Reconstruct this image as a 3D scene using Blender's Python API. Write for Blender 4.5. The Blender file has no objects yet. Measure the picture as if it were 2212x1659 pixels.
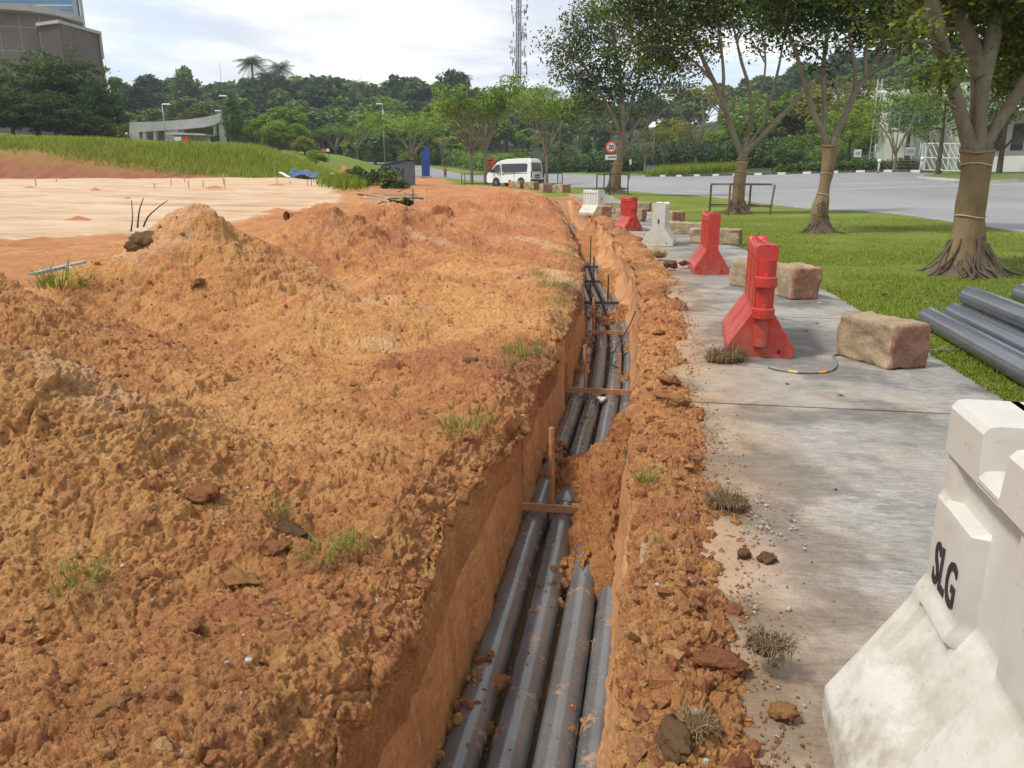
import bpy, bmesh, math, random
import numpy as np
from mathutils import Vector, Matrix

# ------------------------------------------------------------------ camera, sky, sun, exposure
SC = bpy.context.scene
COL = SC.collection
F, CX, CY, HC = 1665.0, 1106.0, 829.5, 1.5
PITCH = math.radians(14.9)
cam_d = bpy.data.cameras.new("camera")
cam_d.sensor_width = 36.0
cam_d.lens = 36.0 * F / 2212.0
cam_d.clip_start = 0.05
cam_d.clip_end = 3000
cam = bpy.data.objects.new("camera", cam_d)
COL.objects.link(cam)
cam.location = (0, 0, HC)
cam.rotation_euler = (math.pi / 2 - PITCH, 0, 0)
SC.camera = cam
SC.view_settings.view_transform = 'Standard'
SC.view_settings.look = 'None'
SC.view_settings.exposure = 0.52
SC.view_settings.gamma = 1.0
SC.cycles.max_bounces = 6
SC.cycles.transparent_max_bounces = 8
SC.cycles.use_denoising = True

SUN_EL, SUN_AZ = math.radians(57), math.radians(-104)      # azimuth from +Y towards +X
world = bpy.data.worlds.new("World")
SC.world = world
world.use_nodes = True
wt = world.node_tree
for n in list(wt.nodes):
    wt.nodes.remove(n)
def wn(t, **k):
    n = wt.nodes.new(t)
    for a, b in k.items():
        setattr(n, a, b)
    return n
w_out = wn('ShaderNodeOutputWorld')
w_bg = wn('ShaderNodeBackground')
w_bg.inputs['Strength'].default_value = 0.1
sky = wn('ShaderNodeTexSky', sky_type='NISHITA', sun_disc=False)
sky.sun_elevation = SUN_EL
sky.sun_rotation = SUN_AZ
w_tc = wn('ShaderNodeTexCoord')
w_sep = wn('ShaderNodeSeparateXYZ')
wt.links.new(w_tc.outputs['Generated'], w_sep.inputs[0])
def wmath(op, a, b=None):
    n = wn('ShaderNodeMath', operation=op)
    for i, v in enumerate((a, b)):
        if v is None: continue
        if isinstance(v, (int, float)): n.inputs[i].default_value = v
        else: wt.links.new(v, n.inputs[i])
    return n.outputs[0]
zc = wmath('ADD', wmath('MAXIMUM', w_sep.outputs[2], 0.0), 0.10)
w_cmb = wn('ShaderNodeCombineXYZ')
wt.links.new(wmath('DIVIDE', w_sep.outputs[0], zc), w_cmb.inputs[0])
wt.links.new(wmath('DIVIDE', w_sep.outputs[1], zc), w_cmb.inputs[1])
def wnoise(scale, detail, rough, off):
    m = wn('ShaderNodeMapping')
    m.inputs['Location'].default_value = off
    wt.links.new(w_cmb.outputs[0], m.inputs[0])
    n = wn('ShaderNodeTexNoise')
    n.inputs['Scale'].default_value = scale
    n.inputs['Detail'].default_value = detail
    n.inputs['Roughness'].default_value = rough
    n.inputs['Distortion'].default_value = 0.4
    wt.links.new(m.outputs[0], n.inputs['Vector'])
    return n.outputs['Fac']
def wramp(fac, stops):
    r = wn('ShaderNodeValToRGB')
    e = r.color_ramp.elements
    while len(e) < len(stops): e.new(0.5)
    for i, (p, c) in enumerate(stops):
        e[i].position = p; e[i].color = (*c, 1)
    wt.links.new(fac, r.inputs[0])
    return r.outputs[0]
cov = wramp(wnoise(0.55, 7, 0.58, (3.1, 1.7, 0)), [(0.34, (0, 0, 0)), (0.50, (1, 1, 1))])
shade = wramp(wnoise(0.75, 8, 0.55, (8.3, 4.6, 0)), [(0.28, (4.7, 5.0, 5.9)), (0.42, (5.6, 5.9, 6.6)), (0.52, (7.4, 7.6, 7.9)), (0.74, (9.6, 9.6, 9.6))])
w_sk = wn('ShaderNodeMix', data_type='RGBA', blend_type='MIX')
# thin bright veil over the blue sky between the clouds
w_sk.inputs[0].default_value = 0.78
wt.links.new(sky.outputs[0], w_sk.inputs[6])
w_sk.inputs[7].default_value = (5.6, 6.6, 7.7, 1)
w_mix = wn('ShaderNodeMix', data_type='RGBA', blend_type='MIX')
wt.links.new(cov, w_mix.inputs[0])
wt.links.new(w_sk.outputs[2], w_mix.inputs[6])
wt.links.new(shade, w_mix.inputs[7])
wt.links.new(w_mix.outputs[2], w_bg.inputs['Color'])
wt.links.new(w_bg.outputs[0], w_out.inputs[0])

sun_d = bpy.data.lights.new("sun", 'SUN')
sun_d.energy = 2.6
sun_d.angle = math.radians(7)
sun_d.color = (1.0, 0.95, 0.87)
sun = bpy.data.objects.new("sun", sun_d)
COL.objects.link(sun)
_sd = Vector((math.sin(SUN_AZ) * math.cos(SUN_EL), math.cos(SUN_AZ) * math.cos(SUN_EL), math.sin(SUN_EL)))
sun.rotation_euler = _sd.to_track_quat('Z', 'Y').to_euler()
sun.location = (0, 0, 60)

# ------------------------------------------------------------------ helpers
rng = np.random.default_rng(7)
random.seed(7)
SN, CS = math.sin(PITCH), math.cos(PITCH)
def at(u, v, Y):
    """world point seen at photo point (u, v) at ground distance Y"""
    rx, ry, rz = u - CX, F * CS - (v - CY) * SN, -F * SN - (v - CY) * CS
    t = Y / ry
    return Vector((rx * t, Y, HC + rz * t))
def gz(u, v, z=0.0):
    rx, ry, rz = u - CX, F * CS - (v - CY) * SN, -F * SN - (v - CY) * CS
    t = (z - HC) / rz
    return Vector((rx * t, ry * t, z))
def sstep(a, b, x):
    t = np.clip((x - a) / (b - a), 0, 1)
    return t * t * (3 - 2 * t)

def hsh(ix, iy, iz, seed):
    h = (ix.astype(np.int64) * 374761393 + iy.astype(np.int64) * 668265263 + iz.astype(np.int64) * 1274126177 + seed * 974711) & 0xFFFFFFFF
    h = ((h ^ (h >> 13)) * 1274126177) & 0xFFFFFFFF
    h = ((h ^ (h >> 16)) * 2246822519) & 0xFFFFFFFF
    return h ^ (h >> 15)
def vnoise(x, y, z, seed=0):
    x, y, z = np.broadcast_arrays(np.asarray(x, float), np.asarray(y, float), np.asarray(z, float))
    ix, iy, iz = np.floor(x), np.floor(y), np.floor(z)
    fx, fy, fz = x - ix, y - iy, z - iz
    fx, fy, fz = fx * fx * (3 - 2 * fx), fy * fy * (3 - 2 * fy), fz * fz * (3 - 2 * fz)
    r = 0
    for dx in (0, 1):
        for dy in (0, 1):
            for dz in (0, 1):
                w = (fx if dx else 1 - fx) * (fy if dy else 1 - fy) * (fz if dz else 1 - fz)
                r = r + w * (hsh(ix + dx, iy + dy, iz + dz, seed) & 0xFFFF) / 65535.0
    return r * 2 - 1
def fbm(x, y, z, octs=4, seed=0, gain=0.5):
    a, s, r = 1.0, 1.0, 0
    x, y, z = np.broadcast_arrays(np.asarray(x, float), np.asarray(y, float), np.asarray(z, float))
    x, y, z = .80 * x - .60 * y, .48 * x + .64 * y - .60 * z, .36 * x + .48 * y + .80 * z
    for i in range(octs):
        r = r + a * vnoise(x * s, y * s, z * s, seed + i * 17)
        a *= gain; s *= 2.03
        x, y, z = .80 * x - .60 * y, .48 * x + .64 * y - .60 * z, .36 * x + .48 * y + .80 * z
    return r
def lumps(P, cell, seed, dens, rmin=0.25, rmax=0.6):
    """embedded clods: height above the surface and a random number per clod"""
    Q = P / cell
    base = np.floor(Q)
    best = np.zeros(len(P)); rid = np.zeros(len(P))
    for dx in (-1, 0, 1):
        for dy in (-1, 0, 1):
            for dz in (-1, 0, 1):
                c = base + (dx, dy, dz)
                h = hsh(c[:, 0], c[:, 1], c[:, 2], seed)
                on = (h & 0xFF) < dens * 255
                if not on.any(): continue
                hh = h[on]
                h2 = hsh(c[on, 0], c[on, 1], c[on, 2], seed + 5)
                ctr = c[on] + np.stack([(hh >> 8 & 0xFF), (hh >> 16 & 0xFF), (hh >> 24 & 0xFF)], 1) / 255.0
                r = rmin + (rmax - rmin) * (h2 & 0xFF) / 255.0
                d = Q[on] - ctr
                # squashed, blocky metric
                dd = (np.abs(d) ** 2.6).sum(1)
                v = np.maximum(0, r ** 2.6 - dd) ** (1 / 2.6) * 0.75
                b = best[on]
                up = v > b
                idx = np.nonzero(on)[0][up]
                best[idx] = v[up]
                rid[idx] = (h2[up] >> 8 & 0xFF) / 255.0
    return best * cell, rid

def chips(P, cell, seed, stretch=1.0):
    """broken angular crumbs: every Voronoi cell is a tilted facet, with crevices between"""
    Q = P / cell
    base = np.floor(Q)
    f1 = np.full(len(P), 9.0); f2 = np.full(len(P), 9.0); best = np.zeros(len(P)); rid = np.zeros(len(P))
    for dx in (-1, 0, 1):
        for dy in (-1, 0, 1):
            for dz in (-1, 0, 1):
                c = base + (dx, dy, dz)
                h = hsh(c[:, 0], c[:, 1], c[:, 2], seed)
                h2 = hsh(c[:, 0], c[:, 1], c[:, 2], seed + 3)
                d = Q - c - np.stack([(h & 0xFF), (h >> 8 & 0xFF), (h >> 16 & 0xFF)], 1) / 255.0
                a = np.abs(d)
                dd = .55 * a.sum(1) + .45 * np.sqrt((d * d).sum(1))
                t = (d * (np.stack([(h2 & 0xFF), (h2 >> 8 & 0xFF), (h2 >> 16 & 0xFF)], 1) / 127.5 - 1)).sum(1)
                v = t * .75 + ((h >> 24 & 0xFF) / 255.0 - .5) * .9
                up = dd < f1
                f2 = np.where(up, f1, np.minimum(f2, dd))
                best = np.where(up, v, best); rid = np.where(up, (h2 >> 24 & 0xFF) / 255.0, rid)
                f1 = np.where(up, dd, f1)
    e = np.clip((f2 - f1) * 4, 0, 1)
    return (best * (.4 + .6 * e) - .35 * (1 - e) ** 2) * cell, rid

# ---- terrain: thin plate spline through measured ground points
_tp = [(-3, -3, 0), (4, -3, 0), (14, -3, 0), (-14, -3, 0), (0, 6, 0), (5, 8, 0), (12, 10, 0), (-10, 8, 0), (-22, 5, 0), (26, 5, 0),
       (5, 16, 0), (14, 21, 0), (2, 12, 0), (-5, 14, 0), (-12, 17, 0), (8, 26, .05)]
for a in [(1597, 465, 31), (1325, 418, 50), (1182, 405, 66), (1110, 404, 70), (962, 385, 123), (1766, 451, 38), (1444, 420, 55),
          (1206, 406, 72), (896, 381, 115), (765, 361, 140), (690, 350, 165), (1581, 380, 78), (1318, 381, 95), (1167, 377, 110),
          (930, 364, 142), (698, 345, 185), (1750, 377, 70), (1974, 371, 64), (2212, 373, 62), (2212, 387, 50), (2212, 450, 30),
          (0, 497, 23), (0, 386, 62), (350, 386, 62), (650, 387, 60), (730, 410, 46), (560, 470, 28), (850, 400, 72)]:
    p = at(*a); _tp.append((p.x, p.y, p.z))
_tp += [(60, 40, 1.8), (80, 80, 4), (70, 120, 9), (25, 130, 5), (-60, 100, 4), (-110, 60, 3), (-60, 20, 1), (60, 0, 0),
        (-60, 230, 11), (0, 240, 10), (60, 230, 16), (130, 200, 26), (-140, 230, 14), (0, 420, 22), (-200, 420, 24), (220, 420, 40), (250, 60, 14), (-250, 60, 10)]
_tp = np.array(_tp, float)
_S = 100.0
def _U(r2):
    return r2 * np.log(r2 + 1e-9)
_pp = _tp[:, :2] / _S
_n = len(_tp)
_d2 = ((_pp[:, None] - _pp[None]) ** 2).sum(-1)
_A = np.zeros((_n + 3, _n + 3))
_A[:_n, :_n] = _U(_d2) + np.eye(_n) * 4e-5
_A[:_n, _n] = 1; _A[:_n, _n + 1:] = _pp
_A[_n:, :_n] = _A[:_n, _n:].T
_w = np.linalg.solve(_A, np.concatenate([_tp[:, 2], [0, 0, 0]]))
def T0(x, y):
    x = np.asarray(x, float); y = np.asarray(y, float)
    sh = np.broadcast(x, y).shape
    q = np.stack([np.broadcast_to(x, sh).ravel(), np.broadcast_to(y, sh).ravel()], 1) / _S
    out = np.empty(len(q))
    for i in range(0, len(q), 50000):
        qq = q[i:i + 50000]
        d2 = ((qq[:, None] - _pp[None]) ** 2).sum(-1)
        out[i:i + 50000] = _U(d2) @ _w[:_n] + _w[_n] + qq @ _w[_n + 1:]
    # the ground round the trench is level
    r = out.reshape(sh)
    return r * sstep(3, 16, np.hypot(np.broadcast_to(x, sh) * 0.6, np.broadcast_to(y, sh)))
def bankf(x, y):
    """the grassed bank beyond the levelled field"""
    yb = 61.0 + 0.0 * x
    top = at(400, 318, 72).z - at(400, 386, 62).z
    taper = sstep(-13.0, -25.0, x) * sstep(150, 105, y)
    n = 0.25 * fbm(np.asarray(x) * .12, np.asarray(y) * .12, 0, 3, 3)
    return (top + n) * sstep(0, 9.5, y - yb) * taper
def T(x, y):
    return T0(x, y) + bankf(np.asarray(x, float), np.asarray(y, float))
def Ts(x, y):
    return float(T(np.array([x]), np.array([y]))[0])

# ---- trench line: its right lip
_ly = np.array([-4, 0, 4, 8, 10, 12, 15, 18, 21, 25, 30, 36, 44.0])
_lx = np.array([-.682, 0, .682, 1.365, 1.706, 2.03, 2.37, 2.66, 2.86, 3.06, 3.22, 3.3, 3.3])
_fy = np.linspace(-4, 44, 481)
_fx = np.interp(_fy, _ly, _lx)
for _ in range(6):
    _fx[10:-10] = np.convolve(_fx, np.ones(21) / 21, 'same')[10:-10]
def lipx(y): return np.interp(y, _fy, _fx)
def lipn(y):
    """unit normal pointing right"""
    s = (lipx(np.asarray(y) + .2) - lipx(np.asarray(y) - .2)) / .4
    l = np.sqrt(1 + s * s)
    return 1 / l, -s / l
def widen(o, y):
    """past the bend the trench floor keeps away from the right lip"""
    return o - np.interp(y, [8, 11, 14, 17, 21, 30, 42], [0, .06, .20, .36, .45, .45, .2]) * np.clip(-np.asarray(o) / .08, 0, 1)
def along(o, y):
    o = widen(o, y)
    nx, ny = lipn(y)
    return lipx(y) + o * nx, y + o * ny
def offs(x, y):
    """signed offset right of the lip (approx.)"""
    nx, ny = lipn(y)
    return (x - lipx(y)) * nx

def tag(o, label=None, cat=None, group=None, kind=None):
    if label: o['label'] = label
    if cat: o['category'] = cat
    if group: o['group'] = group
    if kind: o['kind'] = kind
    return o
def link(o, parent=None):
    COL.objects.link(o)
    if parent is not None: o.parent = parent
    return o
def empty(name, loc=(0, 0, 0), rz=0.0, label=None, cat=None, group=None):
    o = bpy.data.objects.new(name, None)
    o.empty_display_size = .2
    o.location = loc; o.rotation_euler = (0, 0, rz)
    link(o)
    return tag(o, label, cat, group)
def npmesh(name, V, Fq, mat, parent=None, smooth=True, attrs=None, uv=None):
    me = bpy.data.meshes.new(name)
    V = np.asarray(V, np.float32); Fq = np.asarray(Fq, np.int32)
    me.vertices.add(len(V)); me.vertices.foreach_set('co', V.ravel())
    k = Fq.shape[1]
    me.loops.add(Fq.size); me.loops.foreach_set('vertex_index', Fq.ravel())
    me.polygons.add(len(Fq))
    me.polygons.foreach_set('loop_start', np.arange(0, Fq.size, k, dtype=np.int32))
    me.polygons.foreach_set('use_smooth', np.full(len(Fq), smooth))
    me.update(calc_edges=True)
    if attrs:
        for a, d in attrs.items():
            at_ = me.attributes.new(a, 'FLOAT', 'POINT')
            at_.data.foreach_set('value', np.asarray(d, np.float32))
    if uv is not None:
        ul = me.uv_layers.new(name='UVMap')
        ul.data.foreach_set('uv', np.asarray(uv, np.float32)[Fq.ravel()].ravel())
    if mat: me.materials.append(mat)
    o = bpy.data.objects.new(name, me)
    return link(o, parent)
def gridfaces(n, m, flip=False):
    i, j = np.meshgrid(np.arange(n - 1), np.arange(m - 1), indexing='ij')
    a = (i * m + j).ravel()
    f = np.stack([a, a + m, a + m + 1, a + 1], 1)
    return f[:, ::-1] if flip else f

class MB:
    """collects shapes for ONE mesh"""
    def __init__(s): s.v = []; s.f = []
    def add(s, V, Fs):
        b = len(s.v)
        s.v += [tuple(p) for p in V]
        s.f += [tuple(i + b for i in f) for f in Fs]
        return s
    def box(s, c, d, M=None, taper=1.0):
        x, y, z = d[0] / 2, d[1] / 2, d[2] / 2
        vs = [Vector((sx * x * (taper if sz > 0 else 1), sy * y * (taper if sz > 0 else 1), sz * z)) for sz in (-1, 1) for sy in (-1, 1) for sx in (-1, 1)]
        if M is not None: vs = [M @ v for v in vs]
        vs = [v + Vector(c) for v in vs]
        return s.add(vs, [(0, 2, 3, 1), (4, 5, 7, 6), (0, 1, 5, 4), (2, 6, 7, 3), (0, 4, 6, 2), (1, 3, 7, 5)])
    def bar(s, a, b, w, h=None):
        """rectangular bar from a to b"""
        a, b = Vector(a), Vector(b); h = h or w
        d = (b - a); L = d.length
        if L < 1e-6: return s
        q = d.to_track_quat('Z', 'Y').to_matrix()
        return s.box((a + b) / 2, (w, h, L), q)
    def tube(s, pts, rad, n=8, cap=True):
        pts = [Vector(p) for p in pts]
        if not hasattr(rad, '__len__'): rad = [rad] * len(pts)
        V, Fs = [], []
        ref = None
        for i, p in enumerate(pts):
            d = (pts[min(i + 1, len(pts) - 1)] - pts[max(i - 1, 0)])
            if d.length < 1e-9: d = Vector((0, 0, 1))
            d.normalize()
            if ref is None:
                ref = d.orthogonal().normalized()
            else:
                ref = (ref - d * ref.dot(d))
                if ref.length < 1e-6: ref = d.orthogonal()
                ref.normalize()
            bi = d.cross(ref)
            for k in range(n):
                a = 2 * math.pi * k / n
                V.append(p + (ref * math.cos(a) + bi * math.sin(a)) * rad[i])
        for i in range(len(pts) - 1):
            for k in range(n):
                k2 = (k + 1) % n
                Fs.append((i * n + k, i * n + k2, (i + 1) * n + k2, (i + 1) * n + k))
        if cap:
            Fs.append(tuple(range(n - 1, -1, -1)))
            Fs.append(tuple((len(pts) - 1) * n + k for k in range(n)))
        return s.add(V, Fs)
    def prism(s, poly, h, M=None):
        """polygon in local xz extruded along y by h (centred)"""
        n = len(poly)
        V = [Vector((x, -h / 2, z)) for x, z in poly] + [Vector((x, h / 2, z)) for x, z in poly]
        if M is not None: V = [M @ v for v in V]
        Fs = [tuple(range(n)), tuple(range(2 * n - 1, n - 1, -1))]
        for i in range(n):
            j = (i + 1) % n
            Fs.append((j, i, i + n, j + n))
        return s.add(V, Fs)
    def build(s, name, mat, parent=None, smooth=False, bevel=0.0, seg=2, loc=None, rz=0):
        me = bpy.data.meshes.new(name)
        me.from_pydata([tuple(v) for v in s.v], [], s.f)
        bm = bmesh.new(); bm.from_mesh(me)
        if bevel:
            es = [e for e in bm.edges if len(e.link_faces) == 2 and e.calc_face_angle(0) > 0.5]
            bmesh.ops.bevel(bm, geom=es, offset=bevel, segments=seg, affect='EDGES', profile=.6, clamp_overlap=True)
        bmesh.ops.recalc_face_normals(bm, faces=bm.faces)
        bm.to_mesh(me); bm.free()
        me.polygons.foreach_set('use_smooth', [smooth] * len(me.polygons))
        if mat: me.materials.append(mat)
        o = bpy.data.objects.new(name, me)
        if loc is not None: o.location = loc
        o.rotation_euler = (0, 0, rz)
        return link(o, parent)
def smooth_angle(o, deg=40):
    me = o.data
    me.polygons.foreach_set('use_smooth', [True] * len(me.polygons))
    bm = bmesh.new(); bm.from_mesh(me)
    for e in bm.edges:
        e.smooth = not (len(e.link_faces) == 2 and e.calc_face_angle(0) > math.radians(deg))
    bm.to_mesh(me); bm.free()
    return o
def clone(o, parent=None, **kw):
    c = o.copy(); COL.objects.link(c)
    if parent is not None: c.parent = parent
    for k, v in kw.items(): setattr(c, k, v)
    return c
def clone_tree(root, loc, rz=0, scale=None, label=None):
    c = root.copy(); COL.objects.link(c)
    c.location = loc; c.rotation_euler = (root.rotation_euler[0], root.rotation_euler[1], rz)
    if scale is not None: c.scale = scale
    if label: c['label'] = label
    for ch in list(root.children):
        d = ch.copy(); COL.objects.link(d); d.parent = c
        for g in list(ch.children):
            e = g.copy(); COL.objects.link(e); e.parent = d
    return c

# ------------------------------------------------------------------ materials
class NT:
    def __init__(s, name):
        s.m = bpy.data.materials.new(name); s.m.use_nodes = True
        s.t = s.m.node_tree
        s.b = s.t.nodes['Principled BSDF']; s.out = s.t.nodes['Material Output']
        s._c = None
    def n(s, t, **k):
        x = s.t.nodes.new(t)
        for a, b in k.items(): setattr(x, a, b)
        return x
    def l(s, a, b): s.t.links.new(a, b)
    def co(s, kind='Object'):
        if s._c is None: s._c = s.n('ShaderNodeTexCoord')
        return s._c.outputs[kind]
    def put(s, v, sock):
        if isinstance(v, (int, float)): sock.default_value = v
        elif isinstance(v, tuple): sock.default_value = (*v, 1) if len(v) == 3 and sock.type == 'RGBA' else v
        else: s.l(v, sock)
    def map(s, scale=(1, 1, 1), rot=(0, 0, 0), src=None):
        m = s.n('ShaderNodeMapping')
        m.inputs['Scale'].default_value = scale; m.inputs['Rotation'].default_value = rot
        s.l(src if src is not None else s.co(), m.inputs[0])
        return m.outputs[0]
    def noise(s, scale, detail=4, rough=.55, vec=None, dist=0.0):
        x = s.n('ShaderNodeTexNoise')
        x.inputs['Scale'].default_value = scale; x.inputs['Detail'].default_value = detail
        x.inputs['Roughness'].default_value = rough; x.inputs['Distortion'].default_value = dist
        s.l(vec if vec is not None else s.co(), x.inputs['Vector'])
        return x.outputs['Fac']
    def vor(s, scale, vec=None, feature='F1', out='Distance'):
        x = s.n('ShaderNodeTexVoronoi', feature=feature)
        x.inputs['Scale'].default_value = scale
        s.l(vec if vec is not None else s.co(), x.inputs['Vector'])
        return x.outputs[out]
    def ramp(s, fac, stops):
        r = s.n('ShaderNodeValToRGB'); e = r.color_ramp.elements
        while len(e) < len(stops): e.new(.5)
        for i, (p, c) in enumerate(stops):
            if not hasattr(c, '__len__'): c = (c, c, c)
            e[i].position = p; e[i].color = (*c, 1)
        s.l(fac, r.inputs[0])
        return r.outputs[0]
    def mix(s, fac, a, b, mode='MIX'):
        x = s.n('ShaderNodeMix', data_type='RGBA', blend_type=mode)
        s.put(fac, x.inputs[0]); s.put(a, x.inputs[6]); s.put(b, x.inputs[7])
        return x.outputs[2]
    def math(s, op, a, b=0.0, clamp=False):
        x = s.n('ShaderNodeMath', operation=op, use_clamp=clamp)
        s.put(a, x.inputs[0]); s.put(b, x.inputs[1])
        return x.outputs[0]
    def attr(s, name):
        return s.n('ShaderNodeAttribute', attribute_name=name).outputs['Fac']
    def bump(s, h, strength=.5, dist=.02, prev=None):
        x = s.n('ShaderNodeBump')
        x.inputs['Strength'].default_value = strength; x.inputs['Distance'].default_value = dist
        s.l(h, x.inputs['Height'])
        if prev is not None: s.l(prev, x.inputs['Normal'])
        return x.outputs[0]
    def done(s, col, rough=.7, bump=None, spec=None, metal=None):
        s.put(col, s.b.inputs['Base Color']); s.put(rough, s.b.inputs['Roughness'])
        if bump is not None: s.l(bump, s.b.inputs['Normal'])
        if spec is not None: s.b.inputs['Specular IOR Level'].default_value = spec
        if metal is not None: s.b.inputs['Metallic'].default_value = metal
        return s.m

def soil_mat(name, cols, bumpk=1.0, fine=1.0):
    """cols: ochre, orange, red, pale, dark"""
    k = NT(name)
    och, ora, red, pale, dark = cols
    tone, pl, dk, rid = k.attr('tone'), k.attr('pale'), k.attr('dark'), k.attr('rid')
    n1 = k.noise(1.1, 8, .62); n2 = k.noise(7, 10, .68); n3 = k.math('ADD', k.math('MULTIPLY', k.noise(38, 8, .75), .6), k.math('MULTIPLY', k.noise(130, 5, .7), .4))
    t = k.math('ADD', tone, k.math('MULTIPLY', k.math('SUBTRACT', n1, .5), 1.5))
    t = k.math('ADD', t, k.math('MULTIPLY', k.math('SUBTRACT', n2, .5), .9))
    t = k.math('ADD', t, k.math('MULTIPLY', k.math('SUBTRACT', rid, .5), .75), True)
    c = k.ramp(t, [(.12, och), (.5, ora), (.88, red)])
    pf = k.math('ADD', pl, k.math('MULTIPLY', k.math('SUBTRACT', k.noise(5, 8, .7), .52), 2.2), True)
    c = k.mix(k.math('MULTIPLY', pf, .75), c, pale)
    df = k.math('ADD', dk, k.math('MULTIPLY', k.math('SUBTRACT', k.noise(3.3, 9, .7), .55), 2.4), True)
    c = k.mix(k.math('MULTIPLY', df, .8), c, dark)
    v = k.ramp(n3, [(.30, .50), (.5, 1.0), (.70, 1.4)])
    c = k.mix(1.0, c, v, 'MULTIPLY')
    sp = k.ramp(k.vor(62, feature='F1'), [(.0, (1, 1, 1)), (.10, (0, 0, 0))])
    c = k.mix(k.math('MULTIPLY', sp, .22), c, (.55, .45, .34))
    h = k.math('ADD', k.math('MULTIPLY', k.noise(22, 10, .72), 1.0), k.math('MULTIPLY', k.noise(90, 6, .7), .35))
    b = k.bump(h, 1.0 * bumpk, .045)
    vv = k.n('ShaderNodeTexVoronoi', feature='F1'); vv.inputs['Scale'].default_value = 38
    k.l(k.mix(.12, k.co(), k.n('ShaderNodeTexNoise').outputs['Color']), vv.inputs['Vector'])
    b2 = k.bump(k.math('SUBTRACT', 1.0, vv.outputs['Distance']), .5 * bumpk * fine, .014, b)
    return k.done(c, .92, b2, spec=.25)

OCH, ORA, RED, PAL, DRK = (.63, .330, .122), (.54, .250, .090), (.43, .172, .074), (.74, .54, .37), (.18, .102, .050)
M = {}
M['soil'] = soil_mat('clay spoil', (OCH, ORA, RED, PAL, DRK))
M['soil_wet'] = soil_mat('damp clay', ((.47, .235, .085), (.42, .18, .062), (.32, .115, .05), (.52, .33, .16), (.15, .085, .04)))
def k_():
    k = NT('trench wall clay')
    st = k.map((9, 9, 1.2))
    n = k.noise(1.0, 8, .65, vec=st); n2 = k.noise(2.2, 6, .6); n3 = k.noise(55, 6, .7)
    c = k.ramp(n, [(.25, (.36, .175, .068)), (.5, (.48, .25, .105)), (.75, (.57, .33, .155))])
    c = k.mix(k.ramp(n2, [(.4, 0.0), (.65, .7)]), c, (.42, .185, .085))
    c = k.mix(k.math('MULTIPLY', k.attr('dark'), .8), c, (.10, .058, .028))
    c = k.mix(1.0, c, k.ramp(n3, [(.3, .75), (.7, 1.2)]), 'MULTIPLY')
    c = k.mix(k.ramp(k.vor(30, vec=k.map((1, 1, .5))), [(0, .5), (.11, 0.0)]), c, (.13, .058, .022))
    b = k.bump(k.noise(1.0, 9, .7, vec=k.map((20, 20, 2.2))), .6, .02)
    b = k.bump(k.noise(40, 8, .7), .5, .012, b)
    return k.done(c, .8, b, spec=.3)
M['wall'] = k_()
def simple(name, col, rough=.6, var=.25, scale=6, bump=0.0, bscale=30, metal=None, spec=None, col2=None, stretch=(1, 1, 1)):
    k = NT(name)
    n = k.noise(scale, 6, .6, vec=k.map(stretch))
    lo = tuple(max(0, c * (1 - var)) for c in col); hi = tuple(min(1, c * (1 + var)) for c in (col2 or col))
    c = k.ramp(n, [(.3, lo), (.7, hi)])
    bb = k.bump(k.noise(bscale, 6, .65, vec=k.map(stretch)), bump, .01) if bump else None
    return k.done(c, rough, bb, spec, metal)
def leafmat(name, cols, transl=.35, rough=.5):
    k = NT(name)
    g = k.n('ShaderNodeNewGeometry')
    oi = k.n('ShaderNodeObjectInfo')
    r = k.math('ADD', k.math('MULTIPLY', g.outputs['Random Per Island'], .75), k.math('MULTIPLY', k.noise(.55, 3, .6), .5))
    r = k.math('ADD', r, k.math('MULTIPLY', k.math('SUBTRACT', oi.outputs['Random'], .5), .45))
    r = k.math('SUBTRACT', r, .12, True)
    st = [(.08 + .84 * i / (len(cols) - 1), c) for i, c in enumerate(cols)]
    c = k.ramp(r, st)
    k.put(c, k.b.inputs['Base Color']); k.b.inputs['Roughness'].default_value = rough
    k.b.inputs['Specular IOR Level'].default_value = .16
    tr = k.n('ShaderNodeBsdfTranslucent')
    k.l(k.mix(1.0, c, (1.35, 1.45, .55), 'MULTIPLY'), tr.inputs['Color'])
    ms = k.n('ShaderNodeMixShader'); ms.inputs[0].default_value = transl
    k.l(k.b.outputs[0], ms.inputs[1]); k.l(tr.outputs[0], ms.inputs[2])
    k.l(ms.outputs[0], k.out.inputs[0])
    return k.m

# ------------------------------------------------------------------ ground
def poly_np(pts): return np.array([(p[0], p[1]) for p in pts], float)
def in_poly(x, y, P):
    ins = np.zeros(x.shape, bool)
    j = len(P) - 1
    for i in range(len(P)):
        xi, yi, xj, yj = P[i][0], P[i][1], P[j][0], P[j][1]
        c = ((yi > y) != (yj > y)) & (x < (xj - xi) * (y - yi) / (yj - yi + 1e-12) + xi)
        ins ^= c; j = i
    return ins
def smoothline(pts, n, it=2):
    P = np.array(pts, float)
    for _ in range(it):          # chaikin
        Q = [P[0]]
        for a, b in zip(P[:-1], P[1:]):
            Q += [a * .75 + b * .25, a * .25 + b * .75]
        Q.append(P[-1]); P = np.array(Q)
    d = np.r_[0, np.cumsum(np.hypot(*(P[1:, :2] - P[:-1, :2]).T))]
    t = np.linspace(0, d[-1], n)
    return np.stack([np.interp(t, d, P[:, i]) for i in range(P.shape[1])], 1)
def XY(a): p = at(*a); return (p.x, p.y)
near_e = [(15.5, -6), (14.8, 10), (14.3, 22), XY((1766, 451, 38)), XY((1444, 420, 55)), XY((1206, 406, 72)), XY((1040, 395, 92)), XY((896, 381, 115)), XY((765, 361, 140)), XY((690, 350, 165)), (-75, 200)]
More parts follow.
